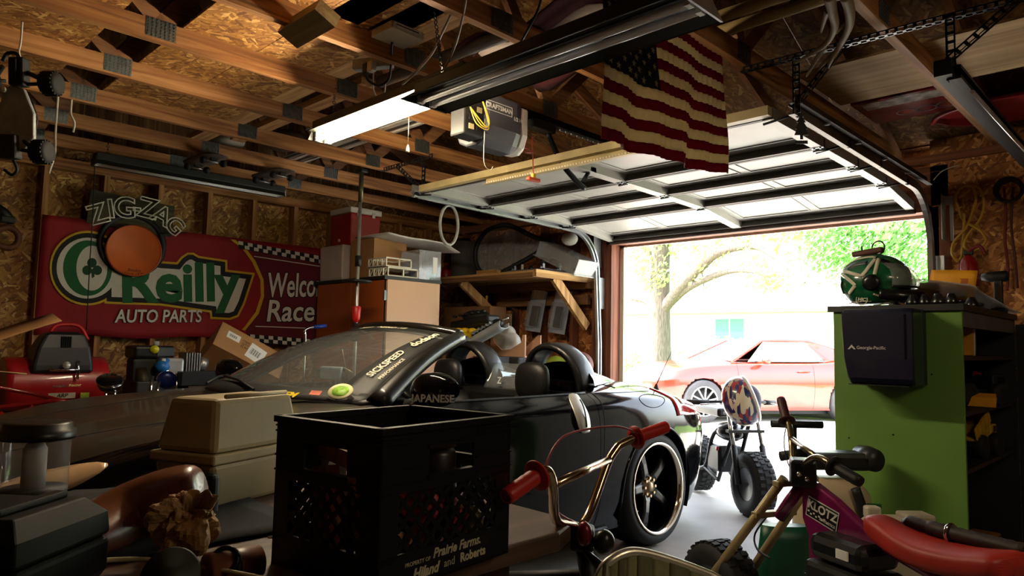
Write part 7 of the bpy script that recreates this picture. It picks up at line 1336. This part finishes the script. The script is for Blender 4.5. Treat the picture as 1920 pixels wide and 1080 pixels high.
# ---- flag hanging from a truss
FX=2.335; fg=thing('flag','faded striped flag with stars hanging from a truss before the door','flag',(FX,-2.83,1.9)); fy0,fy1=-3.25,-2.40; fred=leafm(0x7c1430,0x8c1a34); fcr=leafm(0xcfc5aa,0xd8caa6); fbl=M(0x14202e,.8,var=.25,scale=7)
def fpt(u,v):
    """u along the fly, v down"""
    y=fy0+(fy1-fy0)*u; zt=2.462-.02*u; zb=1.893+.034*u-.035*math.sin(u*3.14)*.6; z=zt+(zb-zt)*v
    return V((FX+.018*math.sin(u*13+v*2)*(.3+.7*v)+.012*math.sin(u*29+v*5)*v+.03*v*math.sin(u*3)+.003*math.sin(u*150+v*4),y,z))
for k in range(13):
    u0=.40 if k<7 else 0.; n=90
    B().sheet([[fpt(u0+(1-u0)*i/n,(k+j/3)/13) for i in range(n+1)] for j in range(4)],.0012).o('stripe',fcr if k%2 else fred,fg)
B().sheet([[fpt(.40*i/14,7/13*j/10) for i in range(15)] for j in range(11)],.0012).o('canton',fbl,fg)
for r in range(9):
    for c in range(6 if r%2==0 else 5):
        u=.40*((c+.5)/6 if r%2==0 else (c+1)/6); p=fpt(u,7/13*(r+.6)/9.2)+V((.006,0,0)); B(frame(p,(0,1,0),(0,0,1))).prism([(.014*(1 if j%2==0 else .4)*math.sin(.628*j),.014*(1 if j%2==0 else .4)*math.cos(.628*j)) for j in range(10)],MX(),.0015).o('star',M(0xa8a080,.7),fg)
# ---- perforated angle hangers
def perf(b,a,e,up,w=.032):
    """slotted steel angle as a ladder of rails and bridges"""
    a=V(a);e=V(e); d=(e-a); L=d.length; d.normalize(); u=(V(up)-d*d.dot(V(up))).normalized(); s=d.cross(u)
    for fu in(u,s):
        o2=s if fu is u else u
        for q in(.003,w-.003): b.bar(a+fu*q,e+fu*q,.006 if fu is s else .002,.002 if fu is s else .006,u)
        n=int(L/.032)
        for k in range(n+1): p=a+d*(L*k/n); b.bar(p,p+fu*w,.012,.002,o2)
    return b
pf=M(0x33363a,.4,.7,var=.2); pfd=M(0x17191b,.4,.6)
h1=thing('track_hanger','slotted steel hanger carrying the ends of the door tracks','hanger',(2.9,-2.2,2.2))
perf(B(),(2.34,-2.21,2.425),(3.45,-2.17,2.425),(0,0,1)).o('cross_angle',pfd,h1); perf(B(),(2.555,-2.2,2.20),(2.555,-2.2,2.44),(1,0,0)).o('drop_angle',pfd,h1); perf(B(),(2.58,-2.2,2.215),(2.78,-2.2,2.425),(0,0,1)).o('brace_angle',pfd,h1); perf(B(),(3.13,-2.2,2.20),(3.13,-2.2,2.44),(1,0,0)).o('drop_angle',pfd,h1); perf(B(),(3.15,-2.2,2.26),(3.38,-2.2,2.43),(0,0,1)).o('brace_angle',pfd,h1)
h2_=thing('track_hanger','small slotted steel hanger above the left track end','hanger',(-.15,-2.1,2.2)); p=PZ(785,365,2.23); perf(B(),PZ(720,322,2.45),PZ(810,296,2.45),(0,0,1)).o('cross_angle',pf,h2_); perf(B(),V((-.10,-2.12,2.22)),V((-.10,-2.12,2.45)),(1,0,0)).o('drop_angle',pf,h2_); perf(B(),V((-.10,-2.13,2.24)),V((-.35,-2.16,2.44)),(0,0,1)).o('brace_angle',pf,h2_)
# ---- antlers and tree-shaped freshener
al=thing('antlers','pair of tan deer antlers hung from the slotted hanger','antler',(2.72,-2.3,2.3)); bone=M(0x8f7c5c,.6,var=.25,scale=12)
def ant(pts,r0,r1): P=spl([PZ(x,y,z) for x,y,z in pts],5); B().tube(P,[r0+(r1-r0)*i/(len(P)-1) for i in range(len(P))],8).o('tine',bone,al)
ant([(1555,-8,2.46),(1560,20,2.44),(1565,50,2.42),(1550,80,2.40),(1520,102,2.38),(1491,118,2.36)],.022,.005); ant([(1585,-8,2.46),(1593,20,2.44),(1592,50,2.42),(1575,85,2.40),(1560,110,2.37),(1550,132,2.35)],.022,.005); ant([(1552,20,2.44),(1545,40,2.43),(1540,60,2.42)],.012,.004); ant([(1566,60,2.41),(1580,48,2.43),(1588,40,2.44)],.012,.006); ant([(1545,88,2.4),(1525,120,2.37),(1512,143,2.35)],.013,.004); ant([(1570,95,2.4),(1545,118,2.37),(1536,130,2.36)],.012,.004)
fr0=PZ(1503,240,2.13); fr0=V((2.60,-2.24,2.115)); af=thing('air_freshener','black tree-shaped air freshener dangling from the track end','air freshener',fr0); T=frame(PD(1502,235,(fr0-CAM).dot(_F)),_R,(0,0,1)); B(T).prism([(.0,.055),(.012,.035),(.006,.035),(.02,.012),(.012,.012),(.027,-.015),(.018,-.015),(.03,-.042),(.006,-.042),(.006,-.06),(-.006,-.06),(-.006,-.042),(-.03,-.042),(-.018,-.015),(-.027,-.015),(-.012,.012),(-.02,.012),(-.006,.035),(-.012,.035)],MX(),.002).o('card',mblk,af); B().tube([T@V((0,.055,0)),T@V((0,.12,0))],.001,4).o('string',M(0xb8a0a0,.5),af); B(T).box((0,-.072,.001),(.05,.014,.002)).o('tag',mblk,af)
# ---- stored in the loft
LZ=ZT+.003
plyl=WOOD('x',0xb3915c,0xd0b07a,0x9a7a48,sc=.5)
tag(B().bb((2.36,-1.69,LZ),(3.90,-1.09,LZ+.012)).o('plywood_sheet',plyl),'pale plywood sheet laid across the trusses at the upper right','plywood')
gb=thing('game_box','glossy red printed board wedged in the loft above the doorway','board',(2.7,-.8,LZ)); B().bb((2.40,-1.05,LZ),(2.95,-.62,LZ+.03)).o('board',M(0x8a2018,.2,var=.9,scale=9,coat=.6),gb); B().bb((2.44,-1.02,LZ-.001),(2.93,-.9,LZ)).o('pale_print',M(0xc9c0b4,.2,var=.7,scale=14,coat=.6),gb)
for k in range(3): B().ring((2.60+.1*k,-.74,LZ-.0005),(0,0,1),.05,.006,24,5,.15).o('printed_loop',M(0x2a2a30,.3),gb)
sl=thing('red_sled','red plastic sled stored upside down above the doorway','sled',(2.95,-.33,LZ)); rows=[]
for i in range(17):
    t=i/16; x=2.63+1.1*t; w_=.26*min(1,(math.sin(min(1,t*3.2)*1.5708))**.6); rows.append([V((x,-.34+w_*s_,LZ+.006+.05*(1-abs(s_))*0+(.03 if abs(s_)<.75 else 0)+.02*(1-t))) for s_ in(-1,-.88,-.74,-.4,0,.4,.74,.88,1)])
B().sheet(rows,.004).o('hull',M(0x9c1a26,.35,coat=.3,var=.1),sl); B().tube([V((2.63+1.1*t,-.34-.26*min(1,(math.sin(min(1,t*3.2)*1.5708))**.6),LZ+.02)) for t in [k/16 for k in range(17)]],.012,8).o('rolled_edge',M(0x9c1a26,.35),sl)
for k,(y,x0_,x1_,lb) in enumerate(((-2.47,2.25,3.4,'cream tube resting on the trusses, farther one'),(-2.34,2.15,3.5,'cream tube resting on the trusses, nearer one'))): tag(B().tube([(x0_,y,ZT+.03),(x1_,y,ZT+.03)],.026,14).o('cardboard_tube',M(0xa08a5c,.5,var=.1)),lb,'tube','tubes on the trusses')
tag(B().tube([(.62,-2.98,ZT+.04),(1.62,-2.94,ZT+.04)],.032,16).o('plastic_pipe',M(0x8a8a88,.4,var=.1)),'grey plastic pipe lying on the trusses behind the carton','pipe')
bl=thing('striped_blanket','dark red and grey blanket bundled on the trusses behind the long light','blanket',(1.8,-2.75,ZT))
for k in range(5):
    rows=[[V((1.28+.95*i/12,-3.02+.12*k+.125*j/3,ZT+.02+.03*math.sin(i*.9+k)+.02*math.sin(j+k*2.))) for i in range(13)] for j in range(4)]; B().sheet(rows,.006).o('fold',M(0x4a1a20,.9,var=.3) if k%2==0 else M(0xb0a29c,.9,var=.25),bl)
cbx_=thing('carton','small labelled cardboard carton standing on the truss beside the chain','box',(1.30,-3.29,ZC)); TQ=TR(1.27,-3.30,2.50); 
b0,b1=PX(733,70,1.35),PX(795,70,1.35); zt_=PX(765,28,1.35).z; zb_=PX(765,64,1.35).z
B().bb((1.20,b0.y,zb_),(1.35,b1.y,zb_+.30)).o('carton_body',M(0x9a8a72,.8,var=.1),cbx_,bev=.003); B().bb((1.351,b0.y+.01,zb_+.01),(1.3525,b1.y-.015,zb_+.075)).o('paper_label',M(0xb0a48c,.7,var=.4,scale=90),cbx_)
for k in range(4): B().bb((1.3526,b0.y+.025,zb_+.02+.012*k),(1.353,b1.y-.03-.01*(k%2),zb_+.025+.012*k)).o('label_line',ink,cbx_)
tag(B().bb((1.13,-3.84,2.385),(1.25,-3.66,2.47)).o('timber_cleat',WOOD('x',0x8a7650,0xa8936a,0x6a5838)),'short pale timber block nailed under a truss','timber') if False else None
tag(B(frame(PX(555,60,1.14),(1,0,0),(0,.45,1))).box((.10,0,0),(.30,.055,.10)).o('timber_cleat',WOOD('x',0x8a7a54,0xa8966c,0x6a5c3c)),'short grey timber cleat fixed under a truss near the top','timber')
# white ribbed panels and grey tub in the loft
for k,(x0_,x1_,y0_,y1_,lb) in enumerate(((-1.35,.30,-2.62,-2.42,'white ribbed metal panel lying on the trusses near the cabinet'),(-.40,.62,-2.86,-2.68,'white ribbed metal panel behind the lit lamp'),(.95,1.6,-3.98,-3.80,'white ribbed metal panel above the top truss'))):
    t=thing('ribbed_panel',lb,'panel',((x0_+x1_)/2,(y0_+y1_)/2,ZT),'white ribbed panels'); B().bb((x0_,y0_,ZT+.006),(x1_,y1_,ZT+.009)).o('sheet',M(0xc4c2bc,.5,var=.08),t)
    for j in range(4): y=y0_+(y1_-y0_)*(j+.5)/4; B().bb((x0_,y-.012,ZT+.0005),(x1_,y+.012,ZT+.006)).o('rib',M(0xc4c2bc,.5,var=.08) if j%2 else M(0x3a3834,.6),t)
for k,(x,y,rx,m_,lb) in enumerate(((-1.35,-3.0,.20,0xa09a8c,'grey oval lid lying in the loft above the wall lamp'),(-.95,-2.72,.22,0x4a3c30,'brown rounded bundle in the loft near the ribbed panels'),(-.3,-3.4,.3,0x1e1e1c,'dark bundle in the loft over the middle trusses'))):
    b=B(); b.ball((x,y,ZT+.07),(rx,rx*.7,.065),20,10); tag(b.o('loft_bundle',M(m_,.8,var=.25)),lb,'bundle','bundles in the loft')
# skateboards hung under the trusses
for k,(px_,py_,lb) in enumerate(((385,298,'skateboard slid over the trusses above the wall lamp, left one'),(512,325,'skateboard slid over the trusses above the wall lamp, right one'))):
    p=PZ(px_,py_,ZC-.01); yy=p.y; sk=thing('skateboard',lb,'skateboard',(p.x,yy,ZC-.06),'skateboards under the trusses'); dk2=M(0x5a5048,.6,var=.2)
    rows=[]
    for i in range(13):
        t=i/12; rows.append([V((p.x-.26+.52*t,yy-.09*math.sin(min(1,t*6,(1-t)*6)*1.57)*s_,ZC-.020+.05*max(0,abs(t-.5)-.36)*3*0)) for s_ in(-1,-.5,0,.5,1)])
    B().sheet(rows,.010).o('deck',dk2,sk)
    for dx in(-.14,.14):
        tk_=B().tube([(p.x+dx,yy-.055,ZC-.055),(p.x+dx,yy+.055,ZC-.055)],.008,8).o('truck',M(0x8a8c8e,.35,.7),sk); B().bb((p.x+dx-.02,yy-.02,ZC-.05),(p.x+dx+.02,yy+.02,ZC-.03)).o('base_plate',mblk,sk)
        for s in(-1,1): B().lathe([(0,-.016),(.02,-.016),(.026,0),(.02,.016),(0,.016)],(p.x+dx,yy+.07*s,ZC-.055),(0,1,0),16).o('wheel',rub,sk)
# ---- cords, chains, socket
sk_=thing('power_socket','grey socket strip with plugs fixed under the loft board','socket',(.90,-3.21,ZT-.06)); B(frame(PZ(700,120,2.50),(.9,.45,0),(0,0,1))).box((0,0,0),(.20,.05,.05)).o('strip',M(0xa8a8a0,.5),sk_,bev=.006); p=PZ(697,125,2.47); B().box(p,(.04,.03,.05)).o('plug',M(0xc4c2bc,.4),sk_,bev=.005); B().box(p+V((-.04,0,0)),(.04,.03,.05)).o('plug',mblk,sk_,bev=.005)
def cord(px,r,m,name,label,cat='cord'):
    P=spl([PZ(x,y,z) for x,y,z in px],6); tag(B().tube(P,r,6).o(name,m),label,cat)
wc_=M(0xbdb6a6,.5)
cord([(685,128,2.47),(690,150,2.44),(710,160,2.42),(728,150,2.43),(733,125,2.47),(735,80,2.52)],.006,mblk,'lamp_lead','black cord looping up from the socket strip')
cord([(700,135,2.46),(700,165,2.42),(708,182,2.40),(720,175,2.40),(722,155,2.43)],.004,wc_,'lamp_lead','white cord hanging in a small loop under the socket')
cord([(874,-6,2.52),(868,30,2.47),(855,80,2.40),(840,115,2.36),(820,150,2.31),(803,178,2.28)],.005,wc_,'lamp_lead','beige cord running down to the end of the long light, right one')
cord([(845,28,2.53),(830,60,2.47),(810,100,2.42),(780,135,2.40),(755,158,2.42)],.005,wc_,'lamp_lead','beige cord sweeping left above the lit lamp, left one')
cord([(1016,-8,2.55),(1008,20,2.50),(990,55,2.42),(968,95,2.36),(960,115,2.32)],.005,mblk,'lamp_lead','black cord dropping behind the long light')
cord([(793,95,2.5),(795,140,2.4),(788,112,2.35)],.003,mblk,'lamp_lead','thin dark cord between the chains') if False else None
def chain(p0,p1,label):
    t=thing('hanging_chain',label,'chain',p1,'lamp chains'); L=(p1-p0).length; n=max(3,int(L/.022)); d=(p1-p0)/n
    for k in range(n): c=p0+d*(k+.5); B().ring(c,(1,0,0) if k%2 else (0,1,0),.008,.0022,10,5).o('link',M(0x2a2826,.4,.7),t)
chain(V((1.55,-3.36,2.56)),V((1.62,-3.36,2.26)),'thin dark chain holding the long light near the lit lamp'); chain(V((.58,-3.235,2.56)),V((.58,-3.235,2.342)),'thin chain at the left end of the lit lamp'); chain(V((2.66,-3.36,2.56)),V((2.66,-3.36,2.25)),'thin chain at the far right end of the long light'); chain(V((-1.72,-3.66,2.56)),V((-1.72,-3.66,2.47)),'short chain at the left end of the wall lamp'); chain(V((-1.72,-2.42,2.56)),V((-1.72,-2.42,2.47)),'short chain at the right end of the wall lamp')
ps=thing('pull_switch','pull chain with a small white bell under the lit lamp','pull chain',PZ(793,292,2.03)); p0=V((1.13,-3.16,2.25)); pz_=PX(794,292,p0.x); B().tube([p0,V((p0.x,p0.y,pz_.z+.03))],.0012,5).o('bead_chain',M(0xb0a890,.4,.6),ps); B().lathe([(.0,.035),(.004,.03),(.008,.01),(.009,0),(0,-.002)],V((p0.x,p0.y,pz_.z)),(0,0,1),12).o('bell',M(0xd8d0bc,.4),ps)
# ---------------------------------------------------------------- overhead lamps
def shop_light(name,label,a,b,w,lit,tubes=2,es=145.):
    """hanging fluorescent fixture from a to b (underside line), w wide"""
    a=V(a);b=V(b); t=thing(name,label,'lamp',(a+b)/2,'fluorescent shop lights'); T=frame(a,b-a,V((0,0,1)).cross(b-a)); L=(b-a).length
    blk=M(0x1b1d1a,.45,var=.15)
    bd=B(T); bd.bb((0,-.055,.03),(L,.055,.085)); bd.o('housing',blk,t,bev=.006)
    prof=[(-w/2,0),(-w/2+.004,.004),(-.05,.034),(.05,.034),(w/2-.004,.004),(w/2,0)] if not lit else [(-w/2,.03),(-.05,.026),(.05,.026),(w/2,.03)]
    bd=B(T); bd.grid([[V((x,y,z)) for y,z in prof] for x in(0,L)],smooth=False); r=bd.o('reflector',M(0x23251f,.35,.2) if not lit else M(0x2b2a22,.5),t,solid=.002)
    for x in(0,L): bd=B(T); bd.prism([(-w/2,-.02*lit),(w/2,-.02*lit),(.05,.05),(-.05,.05)],frame((x-.004,0,0),(0,1,0),(0,0,1)),.008); bd.o('end_cap',blk if x==0 or lit else M(0xc9c9cc,.4),t)
    em=M(0xfff2d8,.4,var=0,emit=0xffe9c4,es=es) if lit else M(0xeceef2,.2,0.,var=.03,coat=.5)
    for q in range(tubes):
        y=(q-(tubes-1)/2)*.062
        tb=B(T).tube([(.03,y,.012-.022*lit),(L-.03,y,.012-.022*lit)],.0135,12).o('tube',em,t)
        for x in(.012,L-.03): B(T).bb((x,y-.014,-.022*lit),(x+.018,y+.014,.034)).o('lamp_holder',M(0xd8d6cc,.5),t)
    return t,T,L
lit,LT,LL=shop_light('shop_light','lit fluorescent shop light glowing under the trusses beside the door opener',(.46,-3.235,2.255),(1.66,-3.235,2.255),.15,True)
un,UT,UL=shop_light('shop_light','unlit wide black shop light hanging in front of the flag',(1.50,-3.36,2.165),(2.78,-3.36,2.165),.24,False)
wl,WT,WLn=shop_light('shop_light','unlit shop light with bright lower edge hanging above the banner sign',(-1.72,-3.74,2.38),(-1.72,-2.33,2.38),.13,False)
# X4: the fourth fixture of the row hangs to the right of the view, lit like the first
shop_light('shop_light','lit shop light at the right end of the row, beyond the second track',(4.35,-3.40,2.255),(5.55,-3.40,2.255),.15,True,es=66.)
